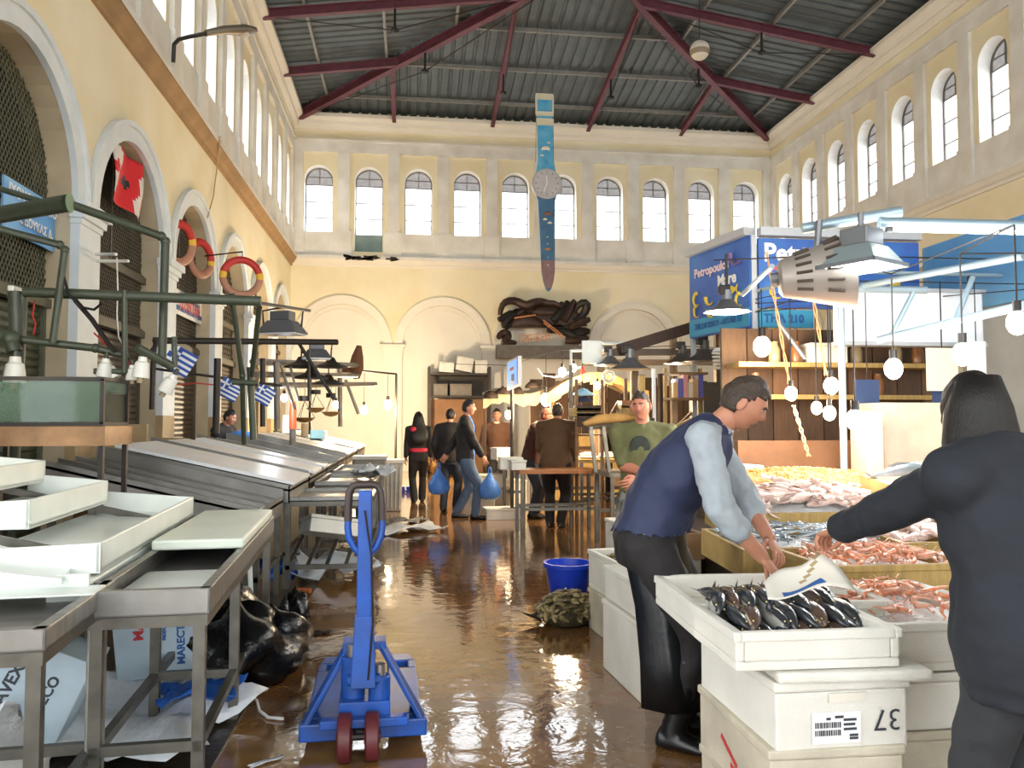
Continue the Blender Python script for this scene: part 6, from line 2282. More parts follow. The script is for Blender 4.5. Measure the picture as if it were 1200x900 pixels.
class Fig:
    def __init__(s, H, lean=0.0, side=0.0, pelvis=(0, 0, None), hands=None, feet=None, head=(0, 0, 0), poles=None, twist=0.0, fat=1.0, shoulder=1.0):
        s.H = H
        k = H
        px, py, pz = pelvis
        pz = .525 * k if pz is None else pz
        s.pel = Vector((px, py, pz))
        s.rot = Matrix.Rotation(twist, 3, 'Z') @ Matrix.Rotation(side, 3, 'Y') @ Matrix.Rotation(-lean, 3, 'X')
        half = Matrix.Rotation(side * .5, 3, 'Y') @ Matrix.Rotation(-lean * .55, 3, 'X')
        s.half = half
        s.waist = s.pel + half @ Vector((0, 0, .1 * k))
        s.chest = s.waist + s.rot @ Vector((0, 0, .12 * k))
        s.neck = s.chest + s.rot @ Vector((0, 0, .105 * k))
        s.fat = fat
        sw = .112 * k * shoulder
        s.sh = {-1: s.neck + s.rot @ Vector((-sw, -.005, -.035 * k)), 1: s.neck + s.rot @ Vector((sw, -.005, -.035 * k))}
        yaw, pit, roll = head
        s.hrot = Matrix.Rotation(yaw, 3, 'Z') @ Matrix.Rotation(roll, 3, 'Y') @ Matrix.Rotation(-pit, 3, 'X')
        s.headc = s.neck + s.rot @ Vector((0, .012 * k, .028 * k)) + s.hrot @ Vector((0, .012 * k, .06 * k))
        s.hip = {i: s.pel + Vector((i * .052 * k * fat, 0, -.02 * k)) for i in (-1, 1)}
        feet = feet or {-1: (-.08, 0, 0), 1: (.08, 0, 0)}
        poles = poles or {}
        s.foot, s.knee, s.toe = {}, {}, {}
        for i in (-1, 1):
            fx, fy, fa = feet[i]
            an = Vector((fx, fy, .048 * k))
            s.knee[i], s.foot[i] = ik(s.hip[i], an, .245 * k, .24 * k, Vector((i * .15, 1, 0)))
            s.toe[i] = fa
        s.hand, s.elb = {}, {}
        for i in (-1, 1):
            t = hands[i] if hands and i in hands else s.sh[i] + Vector((i * .05, .06, -.3 * k))
            pole = poles.get(i, Vector((i * .5, -1, -.3)))
            s.elb[i], s.hand[i] = ik(s.sh[i], Vector(t), .17 * k, .152 * k, pole)
    def torso(s, b, inf=0.0, low=-.07, trap=1.0, n=18, wmul=1.0):
        k, f = s.H, s.fat
        ex = lambda m: m.col[0].copy()
        fr = lambda m: m.col[1].copy()
        I3 = Matrix.Identity(3)
        rows = [(s.pel + Vector((0, 0, low * k)), I3, .088 * f, .066 * f), (s.pel, I3, .096 * f, .07 * f), (s.waist, s.half, .084 * f, .062 * f),
                (s.waist.lerp(s.chest, .6), s.rot, .094 * f, .068 * f), (s.chest + s.rot @ Vector((0, 0, .03 * k)), s.rot, .104, .068),
                (s.neck + s.rot @ Vector((0, 0, -.025 * k)), s.rot, .09, .05), (s.neck + s.rot @ Vector((0, 0, .0)), s.rot, .04, .036)]
        b.loft([(c, ex(m) * (rx * k * wmul + inf), fr(m) * (ry * k + inf)) for c, m, rx, ry in rows], n)
        for i in (-1, 1):
            a_ = s.neck + s.rot @ Vector((0, -.008 * k, -.02 * k))
            cap(b, a_, a_.lerp(s.sh[i], trap), .036 * k + inf, .032 * k + inf * trap)
    def arm(s, b, i, inf=0.0, to=1.0):
        """to: 0..1 upper arm, 1..2 forearm"""
        k = s.H
        b.sphere(s.sh[i], .034 * k + inf, 12, 8)
        e = s.sh[i].lerp(s.elb[i], min(1, to))
        cap(b, s.sh[i], e, .031 * k + inf, .0265 * k + inf)
        if to > 1:
            w = s.elb[i].lerp(s.hand[i], to - 1)
            r1 = (.026 + (.0165 - .026) * (to - 1)) * k
            cap(b, s.elb[i], w, .026 * k + inf, r1 + inf, 12)
            b.sphere(s.elb[i].lerp(s.hand[i], .25 * min(1, to - 1)), .0265 * k + inf, 12, 8)
    def leg(s, b, i, inf=0.0, to=2.0, flare=0.0):
        k, f = s.H, s.fat
        cap(b, s.hip[i], s.knee[i], .054 * k * f + inf, .036 * k + inf)
        w = s.knee[i].lerp(s.foot[i], to - 1)
        cap(b, s.knee[i], w, .034 * k + inf, .024 * k + inf + flare)
        b.sphere(s.knee[i].lerp(s.foot[i], .3), .036 * k + inf, 12, 8)
    def shoe(s, b, i, inf=0.0):
        k = s.H
        m = Matrix.Rotation(s.toe[i], 3, 'Z')
        o = Vector((s.foot[i].x, s.foot[i].y, 0))
        r = lambda y, w, h, z=0: (o + m @ Vector((0, y * k, h * k * .5 + z)), m @ Vector((w * k + inf, 0, 0)), Vector((0, 0, h * k * .5 + inf * .5)))
        b.loft([r(-.045, .012, .03), r(-.035, .022, .05), r(0, .026, .05), r(.05, .028, .036), r(.09, .026, .026), r(.105, .01, .02)], 12)
        b.tube(o + Vector((0, 0, .02 * k)), s.foot[i] + Vector((0, 0, .02 * k)), .026 * k + inf, 12)

def head_fn(v, k):
    """unit direction -> point on a head of height about .225*k/1.75 metres, y forward"""
    x, y, z = v
    sc = k / 1.75
    p = Vector((.076 * x, .096 * y, .118 * z))
    if z < 0:
        p.x *= 1 - .3 * (-z) ** 1.6
        if y > 0:
            p.y *= 1 - .1 * (-z) ** 1.2
        else:
            p.y *= 1 - .35 * (-z) ** 1.3
    if y > 0:
        g = lambda a, c, w: math.exp(-((a - c) / w) ** 2)
        nz = max(0, 1 - abs(x) / .2)
        if -.32 < z < .16:
            pr = (.16 - z) / .4 if z > -.24 else max(0, (z + .32) / .08) * 1.0
            p.y += .026 * nz * min(1, pr) * y
        p.y -= .010 * g(abs(x), .36, .17) * g(z, .06, .12)
        p.y += .006 * g(z, .24, .1) * g(abs(x), .3, .3)
        p.y += .005 * g(z, -.46, .07) * g(x, 0, .28)
        p.y -= .005 * g(z, -.37, .05) * g(x, 0, .3)
        p.y -= .006 * g(z, -.58, .06) * g(x, 0, .3)
        p.y += .010 * g(z, -.8, .16) * g(x, 0, .35)
        p.x += math.copysign(.004, x) * g(abs(x), .6, .2) * g(z, -.1, .15)
    return p * sc
def uv_ball(b, fn, n, m, keep=None, mi=0):
    rows = []
    for j in range(m + 1):
        t = PI * j / m
        rows.append([Vector((math.sin(t) * math.sin(2 * PI * i / n), math.sin(t) * math.cos(2 * PI * i / n), math.cos(t))) for i in range(n)])
    vs = {}
    def V(j, i):
        i %= n
        key = (j, 0 if j in (0, m) else i)
        if key not in vs:
            vs[key] = b.bm.verts.new(fn(rows[j][i]))
        return vs[key]
    for j in range(m):
        for i in range(n):
            c = (rows[j][i] + rows[j + 1][(i + 1) % n]).normalized()
            if keep and not keep(c):
                continue
            q = [V(j, i), V(j + 1, i), V(j + 1, i + 1), V(j, i + 1)]
            u = []
            for w in q:
                if w not in u:
                    u.append(w)
            if len(u) > 2:
                b.face(u, mi)

def hand_geo(b, wrist, fwd, up, sgn, k, curl=.5, spread=.12, thumb=.6):
    """palm and five jointed fingers; fwd = pointing direction, up = back of the hand, sgn: +1 right hand"""
    fwd = fwd.normalized()
    up = (up - fwd * up.dot(fwd)).normalized()
    sd = fwd.cross(up).normalized() * sgn      # thumb leaves on the -sd side
    sc = k / 1.75
    P_ = lambda f, s_, u: wrist + (fwd * f + sd * s_ + up * u) * sc
    b.loft([(P_(-.02, 0, 0), sd * .026 * sc, up * .018 * sc), (P_(.02, 0, 0), sd * .034 * sc, up * .017 * sc), (P_(.06, 0, 0), sd * .041 * sc, up * .015 * sc), (P_(.088, 0, 0), sd * .04 * sc, up * .011 * sc), (P_(.094, 0, 0), sd * .034 * sc, up * .006 * sc)], 12)
    for i, (s_, L_) in enumerate(((-.03, .07), (-.01, .078), (.011, .072), (.03, .056))):
        a = curl * (.8 + .12 * i)
        pts = [P_(.085, s_, 0)]
        ang = -.1
        f, u, s2 = .085, 0.0, s_
        for q, fr in enumerate((.44, .32, .24)):
            ang += a * (.75, .85, .6)[q]
            f += L_ * fr * math.cos(ang)
            u -= L_ * fr * math.sin(ang)
            s2 += L_ * fr * spread * (s_ / .03)
            pts.append(P_(f, s2, u))
        b.path(pts, .009, 8, radii=[.0098 * sc, .009 * sc, .0082 * sc, .0065 * sc])
        b.sphere(pts[-1], .0068 * sc, 8, 6)
    t0 = P_(.015, -.028, -.004)
    t1 = P_(.048, -.052, -.012 - .01 * thumb)
    t2 = P_(.074, -.052 + .012 * thumb, -.022 - .015 * thumb)
    t3 = P_(.096, -.046 + .026 * thumb, -.028 - .022 * thumb)
    b.path([t0, t1, t2, t3], .011, 8, radii=[.015 * sc, .0125 * sc, .0105 * sc, .008 * sc])
    b.sphere(t3, .008 * sc, 8, 6)

def person(label, loc, rz, fig, outfit, hair='short', hairm=None, skin=None, vox=.014, hands=None, detail=True, beard=False, folds=.022):
    """outfit: list of (name, material, parts) ; parts e.g. ('torso',inf,low) ('arm',inf,to) ('leg',inf,to,flare) ('shoe',inf)"""
    skin = skin or SKIN
    r = thing('person', label, 'person', loc, rz)
    f, k = fig, fig.H
    b = B()
    f.torso(b)
    b.tube(f.neck - (f.headc - f.neck) * .2, f.headc - f.hrot @ Vector((0, .015, .04)) * (k / 1.75), .036 * k * .95, 14, .031 * k)
    for i in (-1, 1):
        f.arm(b, i, 0, 2.0)
        f.leg(b, i)
        f.shoe(b, i, -.004)
    me = remeshed(b, vox)
    bm = bmesh.new()
    bm.from_mesh(me)
    bpy.data.meshes.remove(me)
    hb = B()
    hb.bm.free()
    hb.bm = bm
    # head and hands belong to the same body mesh
    uv_ball(hb, lambda v: f.headc + f.hrot @ head_fn(v, k), 40 if detail else 24, 30 if detail else 18)
    for i in (-1, 1):
        e = f.hrot @ Vector((i * .076, -.008, -.006)) * (k / 1.75)
        hb.sphere(f.headc + e, Vector((.012, .022, .034)) * (k / 1.75), 10, 8, f.hrot @ RZ(-i * .4))
        fw = (f.hand[i] - f.elb[i]).normalized()
        spec = (hands or {}).get(i, {})
        hand_geo(hb, f.hand[i], Vector(spec.get('fwd', fw)), Vector(spec.get('up', (i * .9, .3, .3))), i, k, spec.get('curl', .45), spec.get('spread', .12), spec.get('thumb', .6))
    body = put('body', hb.mesh('body', skin, smooth='all'), r)
    # eyes, brows, lips
    if detail:
        sc = k / 1.75
        for i in (-1, 1):
            d = Vector((i * .36, .93, .06)).normalized()
            p = head_fn(d, k)
            q = B()
            q.sphere(f.headc + f.hrot @ (p + Vector((0, -.004, 0)) * sc), Vector((.013, .009, .0075)) * sc, 10, 8, f.hrot)
            ey = q.obj('eye', mat('eye_white', sRGB('d9d2c8'), .3), r, smooth='all')
            q = B()
            q.sphere(f.headc + f.hrot @ (p + Vector((0, .0035, -.001)) * sc), Vector((.0055, .003, .0055)) * sc, 8, 6, f.hrot)
            q.obj('iris', mat('dark_iris', sRGB('241a14'), .2), ey, smooth='all')
            q = B()
            q.path([f.headc + f.hrot @ (head_fn(Vector((i * a, 1, zz)).normalized(), k) * 1.012) for a, zz in ((.16, .2), (.3, .25), (.46, .24), (.58, .18))], .005 * sc, 6)
            q.obj('eyebrow', hairm or HAIRD, r, smooth='all')
        q = B()
        q.path([f.headc + f.hrot @ (head_fn(Vector((a, 1, -.44 + .03 * abs(a) / .2)).normalized(), k) * 1.006) for a in (-.22, -.1, 0, .1, .22)], .005 * sc, 6, radii=[.002, .005, .006, .005, .002])
        q.obj('lips', mat('lip_colour', sRGB('a9625a'), .5), r, smooth='all')
    # hair
    hm = hairm or HAIRD
    q = B()
    infl = {'short': .01, 'long': .016, 'crop': .007}[hair]
    def hairmask(v):
        x, y, z = v
        if z > .62:
            return True
        if hair == 'long' and abs(x) > .5:
            return True
        if y > .25:
            return z > .42 + .12 * (1 - abs(x))
        if y > -.12:
            return z > .1 or (hair == 'long')
        return z > -.45 if hair != 'long' else True
    rr = random.Random(len(label))
    uv_ball(q, lambda v: f.headc + f.hrot @ (head_fn(v, k) * (1 + (infl + .006 * math.sin(9 * v.x + 5 * v.y) * math.sin(8 * v.z)) / .1)), 36, 28, hairmask)
    ho = q.obj('hair', hm, r, smooth='all')
    so = ho.modifiers.new('s', 'SOLIDIFY')
    so.thickness = .012
    so.offset = -1
    if hair == 'long':
        q = B()
        sc = k / 1.75
        c = f.headc
        ax = f.hrot.col[0].copy()
        bk = f.hrot.col[1].copy()
        dn = Vector((0, 0, -1))
        rows = []
        for t, rx, ry, off in ((-.1, .07, .07, -.02), (0, .105, .1, -.02), (.1, .125, .1, -.03), (.2, .16, .095, -.09), (.3, .175, .08, -.16), (.4, .16, .06, -.2), (.52, .08, .025, -.22)):
            rows.append((c + dn * t * sc + bk * off * sc, ax * rx * sc, bk * ry * sc))
        q.loft(rows, 20)
        q.obj('hair_length', hm, r, smooth='all')
    if beard:
        q = B()
        uv_ball(q, lambda v: f.headc + f.hrot @ (head_fn(v, k) * 1.03), 30, 24, lambda v: v.z < -.3 and v.y > -.1 and not (abs(v.x) < .25 and v.z > -.5))
        q.obj('beard', hm, r, smooth='all')
    # clothing
    for nm, mm, parts in outfit:
        q = B()
        for p in parts:
            if p[0] == 'torso':
                f.torso(q, p[1], p[2], p[3] if len(p) > 3 else 1.0, n=20)
            elif p[0] == 'arm':
                for i in (-1, 1):
                    f.arm(q, i, p[1], p[2])
            elif p[0] == 'leg':
                for i in (-1, 1):
                    f.leg(q, i, p[1], p[2], p[3] if len(p) > 3 else 0)
            elif p[0] == 'hips':
                q.loft([(f.pel + Vector((0, 0, -.07 * k)), Vector((.09 * k * f.fat + p[1], 0, 0)), Vector((0, .068 * k * f.fat + p[1], 0))), (f.pel, Vector((.098 * k * f.fat + p[1], 0, 0)), Vector((0, .072 * k * f.fat + p[1], 0))), (f.waist, f.half.col[0] * (.085 * k * f.fat + p[1]), f.half.col[1] * (.064 * k * f.fat + p[1]))], 18)
            elif p[0] == 'collar':
                q.loft([(f.neck + f.rot @ Vector((0, 0, -.03 * k)), f.rot.col[0] * (.05 * k), f.rot.col[1] * (.046 * k)), (f.neck + f.rot @ Vector((0, .004, .02 * k)), f.rot.col[0] * (.043 * k), f.rot.col[1] * (.042 * k))], 16)
        if nm in ('shoe', 'boot'):
            q.bm.free()
            for i in (-1, 1):
                q = B()
                f.shoe(q, i, parts[0][1])
                if nm == 'boot':
                    cap(q, f.foot[i], f.knee[i].lerp(f.foot[i], .25), .03 * k, .038 * k)
                put(nm, setm(remeshed(q, max(.01, vox * .9), 2), mm), r)
            continue
        co = put(nm, setm(remeshed(q, vox, 9), mm), r)
        if detail and folds:
            dm = co.modifiers.new('folds', 'DISPLACE')
            dm.texture = fold_tex(nm)
            dm.strength = folds
            dm.mid_level = .5
    return r
def fold_tex(nm):
    key = 'folds_' + ('fine' if nm in ('shirt', 'tshirt') else 'broad')
    t = bpy.data.textures.get(key)
    if t is None:
        t = bpy.data.textures.new(key, 'CLOUDS')
        t.noise_scale = .055 if 'fine' in key else .1
        t.noise_depth = 1
    return t
def setm(me, m):
    me.materials.clear()
    me.materials.append(m)
    for p in me.polygons:
        p.use_smooth = True
    return me
def W2L(loc, rz):
    m = Matrix.Rotation(-rz, 3, 'Z')
    return lambda v: m @ (Vector(v) - Vector(loc))

CL = lambda n, h, rough=.8, **kw: mat(n, sRGB(h), rough, bump=kw.pop('bump', .35), bscale=kw.pop('bscale', 9), var=kw.pop('var', .12), vscale=kw.pop('vscale', 6), **kw)
NAVY = CL('navy_padded_cloth', '27304f', .7)
SHIRT = CL('pale_grey_blue_shirt', 'a2abb2', .8, bump=.5)
RUBBER = CL('black_rubber_apron', '12161b', .28, bump=.3, bscale=6)
COAT = CL('dark_navy_wool', '20242c', .85)
JEAN = CL('blue_denim', '51647f', .8)
DJEAN = CL('dark_denim', '2d3644', .8)
BLACKC = CL('black_cloth', '1d1a1b', .8)
BRNC = CL('brown_knit', '5a3c2a', .9)
OLIVEC = CL('olive_tshirt', '6a6a42', .85)
BLUEC = CL('bright_blue_shirt', '3d62b4', .8)
BOOTM = mat('black_boot_rubber', sRGB('121314'), .3)

# ---- fishmonger bending over the tray
loc, rz = Vector((1.24, 3.74, 0)), R(-115)
L2 = W2L(loc, rz)
fg = Fig(1.88, lean=R(37), pelvis=(0, -.1, .96), hands={1: L2((1.53, 3.36, .91)), -1: L2((1.66, 3.57, .96))},
         feet={1: (.1, .02, R(-12)), -1: (-.12, .05, R(10))}, head=(R(4), R(30), 0), poles={1: Vector((.7, -.2, -.9)), -1: Vector((-.9, .2, -.5))}, fat=1.18, shoulder=1.08)
v1 = person('man in navy vest and black apron bending over the fish tray', loc, rz, fg, [
    ('trousers', BLACKC, [('leg', .014, 1.9), ('hips', .012)]),
    ('shirt', SHIRT, [('torso', .012, -.03), ('arm', .02, 1.42), ('collar', 0)]),
    ('vest', NAVY, [('torso', .03, .02, .5), ('collar', 0)]),
    ('boot', BOOTM, [('shoe', .008)])], 'short', HAIRB, SKIN, .011,
    {1: {'up': (.3, .2, .9), 'curl': .75, 'thumb': 1.0}, -1: {'up': (-.2, .3, .9), 'curl': .8, 'thumb': 1.0}})
q = B()
k_ = fg.H
rows = []
for z, rx, ry, oy in ((.19, .2, .19, .0), (.4, .205, .185, -.01), (.65, .205, .175, -.04), (.85, .208, .168, -.085), (.98, .2, .155, -.085), (1.06, .185, .145, -.04)):
    rows.append((z, rx, ry, oy))
n = 30
ringv = []
for z, rx, ry, oy in rows:
    rv = []
    for i in range(n + 1):
        a = R(-38) + R(256) * i / n
        fold = 1 + .035 * math.sin(a * 7 + z * 3) * (1.1 - z)
        rv.append(q.bm.verts.new((rx * math.cos(a) * fold, ry * math.sin(a) * fold + oy, z)))
    ringv.append(rv)
for a, c in zip(ringv, ringv[1:]):
    for i in range(n):
        q.face([a[i], a[i + 1], c[i + 1], c[i]])
ap_ = q.obj('apron', RUBBER, v1, smooth='all')
ap_.modifiers.new('s', 'SOLIDIFY').thickness = .006
q = B()
q.path([(.205 * math.cos(R(-45) + R(270) * i / 24), .158 * math.sin(R(-45) + R(270) * i / 24) - .07, 1.035) for i in range(25)], .012, 6)
q.obj('shirt_hem', mat('white_cotton', sRGB('dcd8d2'), .8), v1, smooth='all')

# ---- customer in the dark coat, seen from behind
loc, rz = Vector((1.83, 2.2, 0)), R(14)
L2 = W2L(loc, rz)
fg = Fig(1.66, lean=R(12), side=R(-4), pelvis=(0, -.02, None), hands={-1: L2((1.5, 2.74, 1.1)), 1: L2((2.15, 2.5, 1.0))},
         feet={1: (.12, .05, R(-8)), -1: (-.09, -.03, R(8))}, head=(R(-14), R(12), 0), poles={-1: Vector((-.7, -.1, -.8)), 1: Vector((.8, -.4, -.5))}, fat=1.16)
v2 = person('woman in dark coat with long dark hair reaching over the fish tray', loc, rz, fg, [
    ('trousers', CL('charcoal_trousers', '2c2f33'), [('leg', .014, 2.0, .006), ('hips', .01)]),
    ('coat', COAT, [('torso', .05, -.11), ('hips', .065), ('arm', .026, 1.93), ('collar', 0)]),
    ('boot', BOOTM, [('shoe', .006)])], 'long', HAIRD, SKIN, .012,
    {-1: {'up': (.0, .3, .9), 'curl': .9, 'thumb': 1.0}})
# newspaper sheet she holds out
q = B()
c4 = [at(893, 686, Y=2.9), at(958, 646, Y=2.82), at(1004, 690, Y=2.68), at(900, 698, Y=2.74)]
n = 10
g = []
for i in range(n + 1):
    row = []
    for j in range(n + 1):
        u, v = i / n, j / n
        p = c4[0].lerp(c4[1], u).lerp(c4[3].lerp(c4[2], u), v)
        row.append(q.bm.verts.new(p + Vector((0, 0, .018 * math.sin(u * 6 + v * 4)))))
    g.append(row)
for i in range(n):
    for j in range(n):
        q.face([g[i][j], g[i + 1][j], g[i + 1][j + 1], g[i][j + 1]], 1 if (2 <= i <= 6 and j in (7, 8)) else (2 if (i + j) % 9 == 0 and j < 5 else 0))
o = q.obj('newspaper', [mat('newsprint', sRGB('d9d4c8'), .8), INKB, mat('newsprint_photo', sRGB('a58f6a'), .8)], None, smooth='all', norm=False)
o.modifiers.new('s', 'SOLIDIFY').thickness = .003
tag(o, 'sheet of newspaper held out over the dark fish', 'newspaper')

# ---- stallholder in the olive shirt
loc, rz = Vector((1.86, 6.28, 0)), R(158)
L2 = W2L(loc, rz)
fg = Fig(1.74, lean=R(-3), hands={1: (-.07, .23, 1.1), -1: (.02, .27, 1.06)}, feet={1: (.12, .05, R(-10)), -1: (-.1, 0, R(10))}, head=(R(-8), R(4), R(4)), poles={1: Vector((.6, -.3, -.8)), -1: Vector((-.6, -.3, -.8))}, fat=1.1, shoulder=1.05)
camo = mat('grey_camouflage', sRGB('8b8b80'), .85, var=.7, vscale=11, detail=1.5, col2=sRGB('26282a'), bump=.3, bscale=9)
v3 = person('man in olive shirt and camouflage trousers watching from his stall', loc, rz, fg, [
    ('trousers', camo, [('leg', .02, 1.95), ('hips', .012)]),
    ('tshirt', OLIVEC, [('torso', .018, -.07), ('arm', .022, .85)]),
    ('boot', BOOTM, [('shoe', .006)])], 'crop', HAIRB, SKIN2, .013, {1: {'curl': .8}, -1: {'curl': .8}})
q = B()
q.sphere(fg.chest + Vector((.01, .132, .01)), (.085, .01, .09), 16, 8)
q.obj('shirt_print', mat('dark_shirt_print', sRGB('3a4036'), .8, var=.4, vscale=20), v3, smooth='all')
q = B()
q.loft([(Vector((-.06, .29, 1.1)), Vector((.03, 0, 0)), Vector((0, .012, 0))), (Vector((-.07, .3, 1.0)), Vector((.05, 0, 0)), Vector((0, .014, 0))), (Vector((-.1, .29, .86)), Vector((.06, 0, 0)), Vector((0, .012, 0)))], 10)
o = q.obj('hand_towel', CL('yellowish_towel', 'b0a468'), None, smooth='all')
o.location, o.rotation_euler = loc, (0, 0, rz)
tag(o, 'yellowish towel held in the crossed hands of the stallholder', 'towel')

# ---- people farther down the aisle
def walker(H, step=.18, sw=.12, **kw):
    k = H
    return Fig(H, feet={1: (.08, step * .5, R(-6)), -1: (-.08, -step * .5, R(6))}, **kw)
p1 = person('woman in black with a red belt walking away down the aisle', (.17, 15.3, 0), R(6), walker(1.68, .12, hands={-1: (-.24, .05, .82), 1: (.24, .0, .82)}), [
    ('trousers', BLACKC, [('leg', .016, 2.0, .02), ('hips', .01)]),
    ('top', BLACKC, [('torso', .016, -.02), ('arm', .016, 1.9)]),
    ('belt', mat('red_belt_cloth', sRGB('c42440'), .7), [('hips', .019)]),
    ('shoe', BLACKR, [('shoe', .004)])], 'long', HAIRD, SKIN, .018, detail=False)
bl = [c for c in p1.children if c.name.startswith('belt')][0]
for v in bl.data.vertices:
    pass
bmb = bmesh.new()
bmb.from_mesh(bl.data)
zc = .525 * 1.68 + .1
bmesh.ops.delete(bmb, geom=[f for f in bmb.faces if not (zc - .03 < f.calc_center_median().z < zc + .03)], context='FACES')
bmb.to_mesh(bl.data)
bmb.free()
bl.scale = (1.06, 1.06, 1)
q = B()
q.sphere((-.1, -.1, 1.36), (.07, .05, .06), 12, 8)
q.obj('red_scarf_end', MATS['red_belt_cloth'], p1, smooth='all')

loc, rz = Vector((.88, 12.6, 0)), R(-98)
p2 = person('man in dark jacket over a blue shirt carrying two blue bags', loc, rz, walker(1.84, .3, hands={-1: W2L(loc, rz)(at(518, 540, Y=12.75)), 1: (.16, .32, .86)}, head=(R(-8), 0, 0)), [
    ('jeans', JEAN, [('leg', .016, 2.0, .012), ('hips', .012)]),
    ('blue_shirt', BLUEC, [('torso', .018, -.02), ('collar', 0)]),
    ('jacket', BLACKC, [('torso', .034, -.05), ('arm', .024, 1.9)]),
    ('shoe', BLACKR, [('shoe', .006)])], 'short', HAIRD, SKIN, .016, detail=True)
jk = [c for c in p2.children if c.name.startswith('jacket')][0]
bmb = bmesh.new()
bmb.from_mesh(jk.data)
bmesh.ops.delete(bmb, geom=[f for f in bmb.faces if f.calc_center_median().y > .02 and abs(f.calc_center_median().x - .02) < .1 and f.calc_center_median().z < 1.58], context='FACES')
bmb.to_mesh(jk.data)
bmb.free()
def carrier(label, p, s):
    r = thing('carrier_bag', label, 'bag', p - Vector((0, 0, s * 1.5)))
    q = B()
    n = 18
    rows = [(0, .0), (.02, .3), (.12, .44), (.35, .5), (.6, .44), (.85, .28), (1.05, .14), (1.2, .08)]
    q.lathe([(rr * s * (1 + .0), z * s) for z, rr in rows], (0, 0, .02), n)
    for v in q.bm.verts:
        a = math.atan2(v.co.y, v.co.x)
        f_ = 1 + .1 * math.sin(5 * a + v.co.z * 14) + .05 * math.sin(9 * a)
        v.co.x *= f_
        v.co.y *= f_ * .75
    q.obj('bag_body', BAGB, r, smooth='all')
    for sgn in (-1, 1):
        q = B()
        q.path([(sgn * .05 * s, 0, 1.15 * s), (sgn * .07 * s, 0, 1.3 * s), (sgn * .04 * s, 0, 1.48 * s), (0, 0, 1.52 * s)], .012, 6)
        q.obj('handle', BAGB, r, smooth='all')
mr = Matrix.Rotation(rz, 3, 'Z')
carrier('left blue plastic carrier bag, beside the jeans', at(514, 543, Y=12.72), .34)
carrier('right blue plastic carrier bag hanging from the outstretched hand', loc + mr @ Vector((.16, .38, .8)), .34)
person('man in black mostly hidden behind the man with blue bags', (.68, 13.7, 0), R(-20), walker(1.72, .2), [
    ('jeans', DJEAN, [('leg', .016, 2.0, .01), ('hips', .012)]),
    ('jacket', BLACKC, [('torso', .03, -.05), ('arm', .024, 1.9)]),
    ('shoe', BLACKR, [('shoe', .006)])], 'short', HAIRD, SKIN, .018, detail=False)
person('young man in brown sweater standing behind the far right table', (1.58, 14.6, 0), R(176), Fig(1.74), [
    ('trousers', BLACKC, [('leg', .016, 2.0, .01), ('hips', .012)]),
    ('sweater', BRNC, [('torso', .024, -.04), ('arm', .022, 1.9)]),
    ('collar', mat('pale_collar', sRGB('d8cdb8'), .8), [('collar', 0)]),
    ('shoe', BLACKR, [('shoe', .006)])], 'short', HAIRD, SKIN, .016)
person('bearded man in dark brown stooping between the far tables', (1.95, 12.55, 0), R(-120), Fig(1.76, lean=R(20), pelvis=(0, -.06, None), hands={1: (.12, .4, .95), -1: (-.12, .42, .95)}, head=(0, R(20), 0)), [
    ('trousers', DJEAN, [('leg', .016, 2.0, .01), ('hips', .012)]),
    ('jacket', CL('maroon_brown_jacket', '4a2a22'), [('torso', .028, -.05), ('arm', .024, 1.85)]),
    ('shoe', BLACKR, [('shoe', .006)])], 'short', mat('reddish_hair', sRGB('6b3f2a'), .6), SKIN2, .016, beard=True)
person('broad man in brown jacket with his back turned, at the far table', (2.08, 11.4, 0), R(-25), Fig(1.78, lean=R(12), hands={1: (.2, .35, .95), -1: (-.2, .3, .95)}, fat=1.2, shoulder=1.15), [
    ('trousers', BLACKC, [('leg', .018, 2.0, .01), ('hips', .012)]),
    ('jacket', CL('tobacco_jacket', '5d4128'), [('torso', .034, -.05), ('arm', .028, 1.85)]),
    ('shoe', BLACKR, [('shoe', .006)])], 'short', HAIRB, SKIN, .016, detail=False)
person('dark-haired person in black behind the left beds with a blue bag', (-2.92, 12.7, 0), R(-110), Fig(1.72, lean=R(18), hands={1: (.1, .38, 1.12), -1: (-.1, .38, 1.1)}, head=(0, R(15), 0)), [
    ('trousers', BLACKC, [('leg', .016, 2.0, .01), ('hips', .012)]),
    ('jacket', BLACKC, [('torso', .03, -.05), ('arm', .026, 1.9)]),
    ('shoe', BLACKR, [('shoe', .006)])], 'short', HAIRD, SKIN, .016)
q = B()
lumpy(q, (-2.5, 12.45, 1.29), (.2, .14, .09), 31, 18, 10, .25, .6)
tag(q.obj('blue_sack', BAGB, None, smooth='all'), 'blue plastic sack on the bed before the dark-haired person', 'bag')
# ================================================================== FAR RIGHT STALLS
TANC = mat('straw_canopy', sRGB('c79a5a'), .85, var=.35, vscale=6, bump=.4, bscale=40)
GREYB = mat('weathered_grey_board', sRGB('77695c'), .8, var=.35, vscale=4, bump=.2, stretch=(1, 6, 1))
